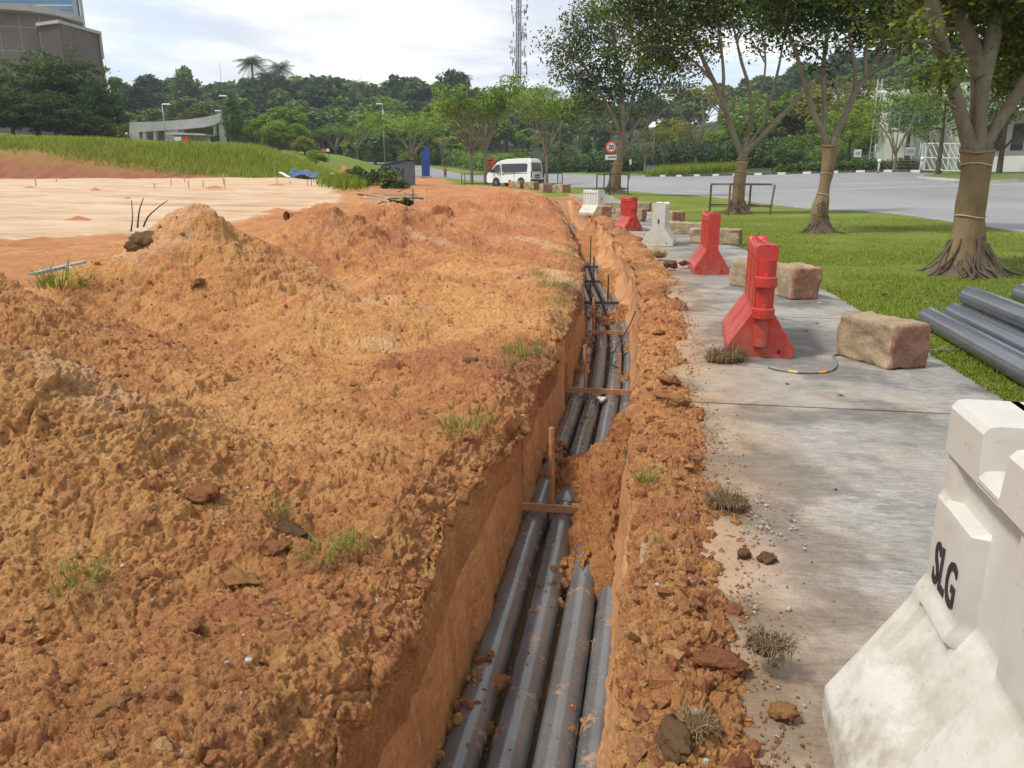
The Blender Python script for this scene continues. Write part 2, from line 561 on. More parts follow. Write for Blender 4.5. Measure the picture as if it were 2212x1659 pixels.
far_e = [(44, -6), (42, 20), (36, 44), XY((1974, 371, 64)), XY((1581, 380, 78)), XY((1318, 381, 95)), XY((1167, 377, 112)), XY((930, 364, 142)), XY((815, 354, 165)), XY((698, 345, 187)), (-85, 222)]
NE = smoothline(near_e, 260); FE = smoothline(far_e, 260)
road_poly = np.r_[NE, FE[::-1]]
def road_d(x, y):
    """rough inside margin"""
    return in_poly(x, y, road_poly)

def sgrid(lo, hi, n, c, k):
    t = np.linspace(-1, 1, n)
    s = np.sinh(t * k) / math.sinh(k)
    return np.where(s < 0, c + s * (c - lo), c + s * (hi - c))
gx = sgrid(-320, 320, 560, 0, 4.0)
gy = np.r_[np.linspace(-8, 0, 14)[:-1], (np.expm1(np.linspace(0, 1, 620) * 3.6) / math.expm1(3.6)) * 480]
GX, GY = np.meshgrid(gx, gy)
GZ = T(GX, GY)
XR = np.interp(GY, [0, 19, 22, 28, 33, 40, 46, 52, 60], [-15, -13, -10.3, -9.2, -8, -8.6, -10.3, -11.2, -14])
wob = fbm(GX * .35, GY * .35, 0, 3, 11)
sandm = sstep(-.25, .25, XR + wob * .5 - GX) * sstep(18.6, 19.6, GY + wob * .8) * sstep(61.2, 60.3, GY + .3 * wob)
lawnx = np.interp(GY, [-8, 38, 42, 46, 75, 100, 123, 160, 200], [0, 0, 0, 2.2, -4.6, -8.7, -13, -28, -60])
og = offs(GX, GY)
grassm = np.where(GY < 44, sstep(2.45, 2.6, og + .10 * fbm(GX * 3, GY * 3, 0, 2, 5)), sstep(-.6, .6, GX - lawnx + .6 * wob))
grassm = np.maximum(grassm, sstep(62, 64, GY + wob) * (GX < -14))
# bare cut slope on the left part of the bank
bare = sstep(-20.5, -25.5, GX + 1.6 * wob) * sstep(61.5 + 8.5, 61.5 + 1.5, GY - np.clip((-GX - 21) * .16, 0, 3.2) + wob * .6 + 2) * (GY < 80) * sstep(60.6, 61.8, GY)
grassm = grassm * (1 - bare)
grassm = np.maximum(grassm, sstep(150, 170, GY))
under_heap = (sstep(-4.3, -3.6, og) * sstep(.42, .30, og)) * (GY < 43.2)
near_path = sstep(.3, .42, og) * sstep(2.62, 2.5, og) * (GY < 47)
rough = (.06 * fbm(GX * 1.3, GY * 1.3, 0, 4, 21) + .05 * fbm(GX * 4, GY * 4, 0, 3, 24) * (GY < 45)) * (1 - grassm) * (1 - sandm) + (.05 * fbm(GX * .5, GY * 1.6, 0, 4, 22) - .06 * np.exp(-((((GY - 34 - .25 * GX + 2 * fbm(GX * .05, GY * .05, 0, 2, 77)) % 9.0) - 1.0) / .28) ** 2) - .06 * np.exp(-((((GY - 34 - .25 * GX + 2 * fbm(GX * .05, GY * .05, 0, 2, 77)) % 9.0) - 2.8) / .28) ** 2)) * sandm \
    + .03 * fbm(GX * .8, GY * .8, 0, 3, 23) * grassm
ridge = .22 * sstep(0, 1, 1 - np.abs(sandm - .5) * 2) * (GY > 20)
rd = in_poly(GX, GY, road_poly)
rough = np.where(rd, 0, rough)
woodm = sstep(0, 6, np.maximum(GY - np.interp(GX, FE[::-1, 0], FE[::-1, 1]) - 5, 0)) * (~rd) * (GY > 75)
woodm = np.where((GX > 20) & (GY > 84), 1.0, woodm)
ins = rd.copy()
ins[1:-1, 1:-1] = rd[1:-1, 1:-1] & rd[:-2, 1:-1] & rd[2:, 1:-1] & rd[1:-1, :-2] & rd[1:-1, 2:]
GZ = GZ + rough + ridge * .4 - 1.35 * under_heap - .16 * near_path - .22 * ins

k = NT('ground')
g_, s_, b_ = k.attr('grass'), k.attr('sand'), k.attr('bare')
n1, n2, n3 = k.noise(.9, 8, .6), k.noise(6, 9, .68), k.noise(40, 6, .7)
earth = k.ramp(k.math('ADD', k.math('MULTIPLY', n1, .6), k.math('MULTIPLY', n2, .45)), [(.3, (.25, .085, .035)), (.5, (.38, .165, .062)), (.72, (.52, .28, .12))])
ns = k.noise(1.0, 9, .62, vec=k.map((.16, .75, 1)), dist=.8)
ns2 = k.noise(1.0, 7, .6, vec=k.map((.7, 2.6, 1)))
sand = k.ramp(k.math('ADD', k.math('MULTIPLY', ns, .7), k.math('MULTIPLY', ns2, .3)), [(.30, (.33, .165, .078)), (.42, (.45, .29, .17)), (.53, (.53, .385, .26)), (.72, (.62, .50, .37))])
gr = k.ramp(k.math('ADD', k.math('MULTIPLY', k.noise(.35, 4, .6), .55), k.math('MULTIPLY', k.noise(9, 8, .7), .5)), [(.32, (.075, .105, .010)), (.5, (.125, .165, .016)), (.66, (.20, .225, .03))])
gr = k.mix(k.ramp(k.noise(2.0, 6, .7), [(.56, 0), (.74, .65)]), gr, (.17, .15, .045))
gr = k.mix(1.0, gr, k.ramp(n3, [(.25, .55), (.75, 1.45)]), 'MULTIPLY')
c = k.mix(s_, earth, sand)
c = k.mix(b_, c, k.ramp(k.noise(1, 8, .6, vec=k.map((1.6, .5, .5), rot=(0, 0, .5))), [(.3, (.17, .06, .03)), (.7, (.27, .11, .05))]))
c = k.mix(g_, c, gr)
c = k.mix(k.attr('wood'), c, k.ramp(n2, [(.3, (.022, .035, .012)), (.7, (.05, .075, .02))]))
b = k.bump(k.noise(14, 9, .7), .6, .06)
b = k.bump(k.noise(60, 6, .7), .6, .02, b)
M['ground'] = k.done(c, .9, b, spec=.2)
GV = np.stack([GX, GY, GZ], -1).reshape(-1, 3)
ground = npmesh('ground', GV, gridfaces(*GX.shape), M['ground'], attrs=dict(grass=grassm.ravel(), sand=sandm.ravel(), bare=bare.ravel(), wood=woodm.ravel()))
tag(ground, kind='structure')
# make faces look up
if ground.data.polygons[1000].normal.z < 0: ground.data.flip_normals()

# ------------------------------------------------------------------ road
k = NT('asphalt')
n = k.noise(.12, 6, .6, vec=k.map((1, .35, 1))); n3 = k.noise(60, 4, .7)
c = k.ramp(n, [(.35, (.185, .183, .180)), (.65, (.245, .242, .238))])
c = k.mix(1.0, c, k.ramp(n3, [(.3, .8), (.7, 1.15)]), 'MULTIPLY')
M['asphalt'] = k.done(c, .62, k.bump(k.noise(70, 4, .6), .35, .01), spec=.4)
nr = 14
ts = np.linspace(0, 1, nr)
RX = NE[:, None, :] * (1 - ts)[None, :, None] + FE[:, None, :] * ts[None, :, None]
RZ = T(RX[..., 0], RX[..., 1]) + .03
road = npmesh('road', np.c_[RX.reshape(-1, 2), RZ.ravel()], gridfaces(260, nr), M['asphalt'])
if road.data.polygons[5].normal.z < 0: road.data.flip_normals()
tag(road, kind='structure')
M['white'] = simple('road paint', (.62, .62, .59), .7, .2, 8)
def ribbon(name, pts, w, mat, dz, n=40, kind='structure'):
    P = smoothline(pts, n, 1)
    d = np.gradient(P, axis=0); d /= np.hypot(d[:, 0], d[:, 1])[:, None] + 1e-9
    nn = np.stack([d[:, 1], -d[:, 0]], 1) * w / 2
    A, B = P + nn, P - nn
    V = np.stack([A, B], 1).reshape(-1, 2)
    z = T(V[:, 0], V[:, 1]) + dz
    o = npmesh(name, np.c_[V, z], gridfaces(n, 2), mat)
    if o.data.polygons[1].normal.z < 0: o.data.flip_normals()
    return tag(o, kind=kind)
for pts in ([(1486, 414, 58), (1770, 403, 52), (2200, 398, 46)], [(1812, 397, 56), (1996, 392, 52)], [(1322, 397, 79), (1362, 396, 79)], [(1880, 384, 62), (1975, 374, 63)]):
    ribbon('road_marking', [XY(a) for a in pts], .16, M['white'], .045)
# kerbs
k = NT('painted kerb')
uvn = k.n('ShaderNodeUVMap').outputs[0]
sx = k.n('ShaderNodeSeparateXYZ'); k.l(uvn, sx.inputs[0])
ch = k.math('GREATER_THAN', k.math('FRACT', sx.outputs[0]), .68)
c = k.mix(ch, (.03, .03, .03), (.62, .62, .6))
c = k.mix(k.ramp(k.noise(5, 6, .7), [(.45, 0), (.7, .6)]), c, (.2, .19, .17))
M['kerbpaint'] = k.done(c, .7)
M['kerb'] = simple('kerb concrete', (.30, .29, .27), .8, .3, 3, .3)
def kerb(name, P, w, h, mat, per=2.6, dz=0):
    d = np.gradient(P, axis=0); d /= np.hypot(d[:, 0], d[:, 1])[:, None] + 1e-9
    nn = np.stack([d[:, 1], -d[:, 0]], 1)
    L = np.r_[0, np.cumsum(np.hypot(*(P[1:] - P[:-1]).T))]
    z = T(P[:, 0], P[:, 1]) + dz
    rows = [(-w / 2, -.25), (-w / 2, h), (w / 2, h), (w / 2, -.25)]
    V = np.stack([np.c_[P + nn * o, z + zz] for o, zz in rows], 1).reshape(-1, 3)
    uv = np.stack([np.c_[L / per, np.full(len(L), i / 3)] for i in range(4)], 1).reshape(-1, 2)
    return tag(npmesh(name, V, gridfaces(len(P), 4), mat, smooth=False, uv=uv), kind='structure')
fk = FE[(FE[:, 1] > 60) & (FE[:, 1] < 88)]
kerb('kerb', fk, .28, .20, M['kerbpaint'])
kerb('kerb', FE[(FE[:, 1] >= 88)], .2, .12, M['kerb'])
kerb('kerb', NE[(NE[:, 1] > 8) & (NE[:, 1] < 150)], .16, .045, M['kerb'])

# ------------------------------------------------------------------ spoil heap, trench
heaps = []    # (x, y, height, radius x, radius y)
def hp(u, v, Y, rx, ry, dh=0): p = at(u, v, Y); heaps.append((p.x, p.y, p.z - Ts(p.x, p.y) + dh, rx, ry))
hp(-120, 770, 3.3, 1.25, .95)           # nearest, left edge
hp(-150, 548, 5.2, 1.4, 1.1)          # left
hp(405, 448, 8.6, 1.5, 1.35)          # big cone
hp(520, 560, 8.0, .8, .9, -.1)
hp(690, 455, 13.4, 1.5, 1.5)
hp(840, 448, 15.2, 1.9, 1.8)
hp(985, 428, 21.5, 2.0, 2.0)
hp(1075, 420, 25.5, 2.2, 2.2)
hp(1130, 419, 30.5, 2.2, 2.6)
hp(1195, 432, 37, 2.4, 2.8)
hp(700, 640, 7.6, .9, .8, -.02)
hp(860, 600, 9.6, 1.1, 1.0, 0)
hp(1000, 560, 12.5, 1.2, 1.4, 0)
hp(1100, 520, 16.5, 1.2, 1.8, 0)
hp(1150, 485, 22, 1.2, 2.0, 0)
hp(380, 900, 3.9, .9, .7, -.04)
def heapf(x, y):
    w1 = .22 * fbm(x * .9, y * .9, 0, 3, 31); w2 = .22 * fbm(x * .9, y * .9, 3.3, 3, 32)
    xx, yy = x + w1, y + w2
    acc = np.zeros_like(x)
    for (cx, cy, h, rx, ry) in heaps:
        r = np.sqrt(((xx - cx) / rx) ** 2 + ((yy - cy) / ry) ** 2 + .02)
        c = h * np.clip(1.06 - .74 * r + .06 * np.exp(-r * 6), 0, None) ** 1.15
        acc = acc + c ** 5
    return acc ** .2
def edge_h(y):  # strip height on the left lip
    return 0.05 + .05 * fbm(y * .8, 0, 0, 3, 41)

ya = np.linspace(-1.5, .9, 20)[:-1]
yb = .1 + .8 * np.exp(np.linspace(0, math.log(43.4 / .8), 1350))
RY = np.r_[ya, yb]
nw, nl = 190, 880
FLOOR = -.90
# lateral template: first the wall (bottom to lip), then the heap
tw = np.linspace(0, 1, nw)
tl = np.linspace(0, 1, nl + 1)[1:]
R2 = RY[:, None]
LEFT = -.80
bot = np.stack([np.full(nw, -.735) + (LEFT + .735) * tw ** .8, FLOOR + (0.03 - FLOOR) * tw], 1)
left_b = -(0.78 * np.maximum(R2, 0) + 1.9) - lipx(R2)
left_b = np.minimum(left_b, -4.6)
O1 = np.broadcast_to(bot[:, 0][None], (len(RY), nw))
O2 = LEFT + (left_b - LEFT) * tl[None] ** 1.08
lipw = .055 * fbm(R2 * 1.3, 0, 0, 4, 51) + .03 * fbm(R2 * 6, 0, 0, 3, 52)
O = np.concatenate([O1 + lipw * tw[None] ** 3, O2 + lipw * np.exp(-(LEFT - O2) * 4)], 1)
nx, ny = lipn(R2)
Ow = widen(O, R2 + 0 * O)
X = lipx(R2) + Ow * nx; Y = R2 + Ow * ny
TZ = T0(X, Y)
HH = heapf(X, Y)
dl = LEFT - O                            # distance from the lip
lipfade = sstep(-.02, .75, dl)
berm = (.09 + .06 * fbm(X * 1.2, Y * 1.2, 0, 3, 61)) * sstep(-.05, .25, dl)
shw = .42 + .12 * fbm(R2 * .9, 0, 0, 2, 62)
shd = (.09 * sstep(9, 3, R2) + .06) * (1 + .5 * fbm(R2 * .8, 0, 0, 2, 63))
sh = -shd * (1 - np.sqrt(np.clip(1 - np.clip(1 - dl / shw, 0, 1) ** 2, 0, 1)))
Z = TZ + berm + sh + HH * (.12 + .88 * lipfade) * (dl > -.001)
zl = Z[:, nw]                             # lip height row by row
Z[:, :nw] = T0(X[:, :nw], Y[:, :nw]) * tw[None] + FLOOR * (1 - tw[None]) + (zl - T0(X[:, nw], Y[:, nw]))[:, None] * tw[None] ** 2 + .03 * tw[None] ** 6
# fade to under the ground far left
Z -= .6 * sstep(-4.4, -5.3, O) * sstep(.14, .02, HH)
Z -= .5 * sstep(.90, 1.0, np.r_[np.zeros(nw), tl][None]) * (RY[:, None] > 8) * (HH < .03)
endf = sstep(39, 43.3, R2)
Z = Z * (1 - endf) + (TZ - .12) * endf
P = np.stack([X, Y, Z], -1)
def gnormals(P):
    du = np.gradient(P, axis=0); dv = np.gradient(P, axis=1)
    n = np.cross(dv, du); n /= np.linalg.norm(n, axis=-1)[..., None] + 1e-12
    return n
def smooth_n(N, it=3):
    for _ in range(it):
        N[1:-1] = (N[:-2] + N[1:-1] * 2 + N[2:]) / 4
        N[:, 1:-1] = (N[:, :-2] + N[:, 1:-1] * 2 + N[:, 2:]) / 4
    return N / (np.linalg.norm(N, axis=-1)[..., None] + 1e-12)
N = smooth_n(gnormals(P), 4)
if N[400, 600, 2] < 0: N = -N
def rough_soil(P, N, wallw, seed=0, amp=1.0):
    """wallw: 1 on the dug wall, 0 on loose soil. returns displaced points + attributes"""
    sh = P.shape[:-1]
    Q = P.reshape(-1, 3); W = wallw.ravel()
    Qw = Q + .10 * np.stack([fbm(*(Q * 3.1).T, 2, seed + 71), fbm(*(Q * 3.1 + 7).T, 2, seed + 72), fbm(*(Q * 3.1 + 13).T, 2, seed + 73)], 1)
    d = .045 * fbm(*(Q * 2.3).T, 4, seed + 81, .55) + .016 * fbm(*(Q * 14).T, 3, seed + 82, .6) + .008 * fbm(*(Q * 60).T, 3, seed + 83, .6)
    cr = np.abs(vnoise(*(Qw * 5.5).T, seed + 84)); d -= .02 * np.exp(-cr * 30)           # cracks
    patchy = sstep(-.35, .5, fbm(*(Q * .8).T, 3, seed + 99))
    l1, r1 = lumps(Qw, .42, seed + 91, .16, .14, .36)
    l2, r2 = chips(Qw, .21, seed + 92)
    l3, r3 = chips(Q + (Qw - Q) * .4, .085, seed + 93)
    l4, r4 = chips(Q, .034, seed + 94)
    l7 = np.zeros(len(Q)); nr_ = (Q[:, 1] < 7) & (W < .9); l7[nr_] = chips(Q[nr_], .017, seed + 97)[0]
    l6, r6 = lumps(Q + (Qw - Q) * .3, .11, seed + 96, .16, .16, .42)
    loose = .08 + .92 * patchy ** 1.3
    dd = d + l1 * .75 * loose + l2 * .17 * loose + l3 * .15 * (.15 + .85 * loose) * np.clip(1.5 - Q[:, 1] / 16, .25, 1) + l4 * .36 * (.45 + .55 * loose) * np.clip(1.35 - Q[:, 1] / 7, 0, 1) + l7 * .38 + l6 * .6 * (.3 + .7 * loose)
    rid = np.where(l1 > .02, r1, np.where(l6 > .01, r6, .30 * r2 + .45 * r3 + .25 * r4))
    wv = np.stack([Q[:, 1] * 3.4, Q[:, 0] * 2, Q[:, 2] * .55], 1)
    dw = .026 * fbm(*wv.T, 3, seed + 85) + .005 * fbm(*(Q * (16, 16, 4)).T, 3, seed + 86) + .003 * fbm(*(Q * (40, 60, 14)).T, 2, seed + 87)
    l5, _ = lumps(Q * (1, 1, .6), .07, seed + 95, .16, .15, .4)
    dw = dw - l5 * .5 + l3 * .06
    disp = (dd * (1 - W) + dw * W) * amp
    out = Q + N.reshape(-1, 3) * disp[:, None]
    return out.reshape(*sh, 3), (rid * (1 - W) + .5 * W).reshape(sh), disp.reshape(sh)
wz = np.broadcast_to(np.r_[1 - sstep(.84, 1.0, tw), np.zeros(nl)][None], P.shape[:2]).copy()
wz = np.clip(wz + .35 * fbm(X * 2.5, Y * 2.5, Z * 2.5, 3, 44) * (wz > 0) * (wz < 1), 0, 1)
amp = 1.0 * (1 - .8 * endf)
P2, rid, disp = rough_soil(P, N, wz, 0, 1.0)
P2 = P + (P2 - P) * amp[..., None]
yy = P[..., 1]
tone = .45 + .34 * sstep(9, 17, yy) - .20 * sstep(7.5, 3, yy) * sstep(-.1, -1.2, X) + .26 * fbm(X * .55, Y * .55, 0, 3, 101) \
    + .25 * np.exp(-((dl - .5) / .6) ** 2) * (yy < 7)
pale = -.28 + .6 * sstep(.15, .7, fbm(X * .7 + 3, Y * .7, 0, 3, 111)) + .28 * np.exp(-((X + 2.0) / .8) ** 2 - ((yy - 8.2) / 2.2) ** 2) \
    + .35 * np.exp(-((X + 1.0) / 1.0) ** 2 - ((yy - 19) / 2.4) ** 2)
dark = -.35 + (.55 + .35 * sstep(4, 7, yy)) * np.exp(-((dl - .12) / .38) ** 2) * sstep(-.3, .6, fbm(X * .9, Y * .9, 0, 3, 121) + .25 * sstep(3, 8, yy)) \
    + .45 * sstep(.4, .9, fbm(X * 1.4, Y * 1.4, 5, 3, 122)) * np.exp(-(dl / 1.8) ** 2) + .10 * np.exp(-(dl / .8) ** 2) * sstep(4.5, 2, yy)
fp = P2.reshape(-1, 3)
npts = P2.shape[1]
attrs = dict(tone=tone, pale=pale, dark=dark, rid=rid)
def sub(a, c0, c1): return a[:, c0:c1].reshape(-1, *a.shape[2:])
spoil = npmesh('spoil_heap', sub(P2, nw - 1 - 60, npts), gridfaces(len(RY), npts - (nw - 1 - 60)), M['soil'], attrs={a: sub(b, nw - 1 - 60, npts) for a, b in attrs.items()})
tag(spoil, 'long ridge of loose orange clay heaped in mounds along the left side of the trench', 'soil heap')
dw_ = np.clip(.55 * np.exp(-((1 - tw) / .16) ** 2)[None] + np.zeros((len(RY), 1)), 0, 1)
wall_l = npmesh('trench_wall', sub(P2, 0, nw - 60), gridfaces(len(RY), nw - 60), M['wall'], attrs=dict(dark=sub(dw_, 0, nw - 60) * 0 + .0))
tag(wall_l, kind='structure')
for o_ in (spoil,):
    if o_.data.polygons[len(o_.data.polygons) // 2].normal.z < 0: o_.data.flip_normals()
lip_z_left = P2[:, nw, 2]

# right side: floor, wall, strip of loose soil on the slab edge
nfl, nwr, nst = 30, 150, 260
stw = lambda y: .45 + .08 * fbm(y * .7, 0, 0, 3, 131) + .09 * fbm(y * 2.2, 0, 0, 3, 132) + .10 * sstep(9, 11, y) * sstep(16, 13, y)
tf = np.linspace(0, 1, nfl)
of = np.broadcast_to((-.80 + (.80 - .07) * tf)[None], (len(RY), nfl))
zf = FLOOR + .012 * fbm(of * 8, R2 * 8 + 0 * of, 0, 3, 141)
tr = np.linspace(0, 1, nwr + 1)[1:]
orr = np.broadcast_to((-.07 + .05 * tr ** .6)[None], (len(RY), nwr)) + .02 * fbm(R2 * 2, tr[None] * 2, 0, 2, 142) - .05 * np.exp(-((tr[None] - .1) / .2) ** 2)
zr = FLOOR + (0.0 - FLOOR) * tr[None] + 0 * R2
tsr = np.linspace(0, 1, nst + 1)[1:]
W_ = stw(R2)
os_ = -.02 + (W_ + .02) * tsr[None]
hb = (.085 + .05 * fbm(R2 * 1.1, 0, 0, 3, 151)) * (1 + 0 * tsr[None])
zs = hb * np.clip(np.sin(np.clip(tsr[None] * 1.12, 0, 1) * math.pi) ** .8, 0, 1) * (1 - .45 * tsr[None]) + .005 - .05 * sstep(.9, 1, tsr[None])
Orr = np.concatenate([of, orr, os_], 1)
Orr = widen(Orr, R2 + 0 * Orr)
Xr = lipx(R2) + Orr * nx; Yr = R2 + Orr * ny
base0 = T0(Xr, Yr)
fadew = np.r_[np.zeros(nfl), tr, np.ones(nst)][None]
Zr = np.concatenate([zf, zr, zs], 1) + base0 * fadew
Zr = Zr * (1 - endf) + (base0 - .1) * endf
Pr = np.stack([Xr, Yr, Zr], -1)
Nr = smooth_n(gnormals(Pr), 4)
if Nr[400, nfl + nwr + 100, 2] < 0: Nr = -Nr
wzr = np.broadcast_to(np.r_[np.ones(nfl), 1 - sstep(.85, 1.0, tr), np.zeros(nst)][None], Pr.shape[:2]).copy()
ampr = np.broadcast_to(np.r_[np.full(nfl, .6), np.full(nwr, 1.0), 1.0 - .9 * sstep(.86, 1, tsr)][None], Pr.shape[:2]) * (1 - .8 * endf)
Pr2, ridr, dispr = rough_soil(Pr, Nr, wzr, 500, 1.0)
Pr2 = Pr + (Pr2 - Pr) * ampr[..., None]
c1 = nfl + nwr
toner = .70 + .25 * fbm(Xr * .8, Yr * .8, 0, 3, 161) - .1 * sstep(9, 4, Yr)
darkr = -.16 + .50 * sstep(6.5, 10, Yr) + .5 * sstep(.1, .6, fbm(Xr * 1.6, Yr * 1.1, 0, 3, 162) + .3 * sstep(7, 12, Yr))
paler = -.35 + .3 * fbm(Xr * 1.2, Yr * 1.2, 4, 3, 163)
strip = npmesh('loose_soil', sub(Pr2, c1 - 12, Pr2.shape[1]), gridfaces(len(RY), Pr2.shape[1] - c1 + 12), M['soil'], attrs={a: sub(b, c1 - 12, Pr2.shape[1]) for a, b in dict(tone=toner, pale=paler, dark=darkr, rid=ridr).items()})
if strip.data.polygons[len(strip.data.polygons) // 2].normal.z < 0: strip.data.flip_normals()
tag(strip, 'strip of crumbled reddish soil lying on the slab edge along the right side of the trench', 'soil', kind='stuff')
wr = npmesh('trench_wall', sub(Pr2, nfl - 1, c1 - 11), gridfaces(len(RY), c1 - 11 - nfl + 1), M['wall'], attrs=dict(dark=sub(wzr * 0, nfl - 1, c1 - 11)))
tag(wr, kind='structure')
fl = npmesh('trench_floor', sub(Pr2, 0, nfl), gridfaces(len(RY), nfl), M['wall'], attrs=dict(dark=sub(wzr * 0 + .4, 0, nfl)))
tag(fl, kind='structure')
# end wall of the trench is buried by the far end of the heap
# ------------------------------------------------------------------ concrete path in slabs
k = NT('brushed concrete')
uv = k.n('ShaderNodeUVMap').outputs[0]
sep = k.n('ShaderNodeSeparateXYZ'); k.l(uv, sep.inputs[0])
big = k.noise(1.2, 6, .6); mid = k.noise(5.5, 8, .7)
brush = k.noise(1.0, 5, .65, vec=k.map((7, 55, 1), src=uv), dist=.15)
brush2 = k.noise(1.0, 7, .7, vec=k.map((7, 16, 1), src=uv), dist=.5)
c = k.ramp(k.math('ADD', k.math('MULTIPLY', big, .55), k.math('MULTIPLY', mid, .45)), [(.34, (.17, .162, .145)), (.5, (.27, .258, .235)), (.66, (.39, .375, .345))])
c = k.mix(k.ramp(brush, [(.40, .42), (.54, 0)]), c, (.10, .090, .072))
lait = k.math('MULTIPLY', k.ramp(brush2, [(.50, 0.), (.62, 1.)]), k.ramp(k.noise(.9, 5, .6), [(.42, 0.), (.60, 1.)]))
c = k.mix(k.math('MULTIPLY', lait, .62), c, (.44, .41, .37))
ss = k.n('ShaderNodeMapRange'); ss.inputs[1].default_value = .34; ss.inputs[2].default_value = 1.12; ss.inputs[3].default_value = 1; ss.inputs[4].default_value = 0
k.l(k.math('ADD', sep.outputs[0], k.math('MULTIPLY', k.math('SUBTRACT', k.noise(2.3, 7, .65), .5), .95)), ss.inputs[0])
c = k.mix(k.math('MULTIPLY', ss.outputs[0], .8), c, k.ramp(mid, [(.3, (.34, .19, .085)), (.7, (.42, .28, .16))]))
cl = k.ramp(k.noise(.6, 5, .6), [(.50, 0.), (.68, .55)])
c = k.mix(cl, c, (.34, .27, .20))
dmp = k.ramp(k.noise(.8, 7, .62, vec=k.map((1.3, 1.2, 1), src=uv)), [(.44, .60), (.52, 1.0)])
c = k.mix(1.0, c, dmp, 'MULTIPLY')
mudf = k.ramp(k.noise(2.6, 9, .75), [(.57, 0.), (.66, .6)])
c = k.mix(mudf, c, (.27, .175, .105))
c = k.mix(1.0, c, k.ramp(k.noise(110, 5, .7), [(.3, .78), (.7, 1.2)]), 'MULTIPLY')
rg = k.ramp(k.math('ADD', k.math('MULTIPLY', big, .5), k.math('MULTIPLY', brush, .5)), [(.4, .50), (.6, .75)])
b = k.bump(brush, .75, .006); b = k.bump(k.noise(85, 6, .7), .5, .004, b)
M['path'] = k.done(c, rg, b, spec=.35)
sV, sF, sUV = [], [], []
y0 = -2.0
edges = [-2.0, 1.6] + [5.2 + 3.6 * i for i in range(13)]
for a, b_ in zip(edges[:-1], edges[1:]):
    a2, b2 = a + .013, b_ - .013
    ysl = np.linspace(a2, b2, 30)
    osl = np.array([.03, .035, .05, .6, 1.2, 1.8, 2.4, 2.545, 2.56])
    zsl = np.array([-.14, .0, .004, .004, .004, .004, .004, .0, -.14])
    OO, YY = np.meshgrid(osl, ysl); ZZ = np.broadcast_to(zsl, OO.shape).copy()
    ed = np.zeros_like(OO); ed[0] = ed[-1] = 1
    # a skirt at both ends of the slab
    OO = np.concatenate([OO[:1], OO, OO[-1:]]); YY = np.concatenate([YY[:1] , YY, YY[-1:]]); ZZ = np.concatenate([ZZ[:1] * 0 - .14, ZZ, ZZ[-1:] * 0 - .14])
    XX, Y2 = along(OO, YY)
    zz = ZZ + T0(XX, Y2)
    base = len(sV)
    sV += np.stack([XX, Y2, zz], -1).reshape(-1, 3).tolist()
    sUV += np.stack([OO, YY], -1).reshape(-1, 2).tolist()
    sF += (gridfaces(*OO.shape) + base).tolist()
path = npmesh('path', sV, sF, M['path'], smooth=False, uv=np.array(sUV))
tag(path, kind='structure')
bm = bmesh.new(); bm.from_mesh(path.data); bmesh.ops.recalc_face_normals(bm, faces=bm.faces); bm.to_mesh(path.data); bm.free()

# ------------------------------------------------------------------ object materials
def pvc():
    k = NT('grey plastic pipe')
    c = k.ramp(k.noise(3, 6, .6), [(.3, (.085, .085, .086)), (.7, (.135, .135, .134))])
    g = k.n('ShaderNodeNewGeometry'); sp = k.n('ShaderNodeSeparateXYZ'); k.l(g.outputs['Normal'], sp.inputs[0])
    mud = k.ramp(k.noise(5.5, 9, .75), [(.58, 0.), (.64, .85)])
    c = k.mix(mud, c, (.40, .22, .11))
    spk = k.math('MULTIPLY', k.ramp(k.noise(95, 4, .75), [(.60, 0.), (.66, 1.)]), k.ramp(k.noise(2.5, 4, .6), [(.45, 0.), (.6, .8)]))
    c = k.mix(spk, c, (.45, .38, .31))
    r = k.mix(mud, k.ramp(k.noise(8, 5, .6), [(.3, .11), (.7, .22)]), (.85, .85, .85))
    return k.done(c, r, k.bump(k.noise(120, 4, .6), .12, .003), spec=.7)
M['pvc'] = pvc()
M['pvc_clean'] = simple('clean grey plastic pipe', (.10, .108, .125), .16, .12, 3, .05, 60, spec=.75)
M['bore_shade'] = simple('painted bore shade', (.025, .027, .03), .6, .2)  # dark colour standing in for the shade deep in the pipe
M['timber'] = simple('wet timber', (.40, .20, .10), .7, .3, 2.0, .4, 8, stretch=(6, 6, 6))
M['timber_dark'] = simple('dark timber', (.085, .05, .032), .75, .35, 2.0, .4, 8, stretch=(6, 6, 6))
M['timber_pale'] = simple('raw pale timber', (.50, .33, .19), .75, .25, 4, .3, 12)
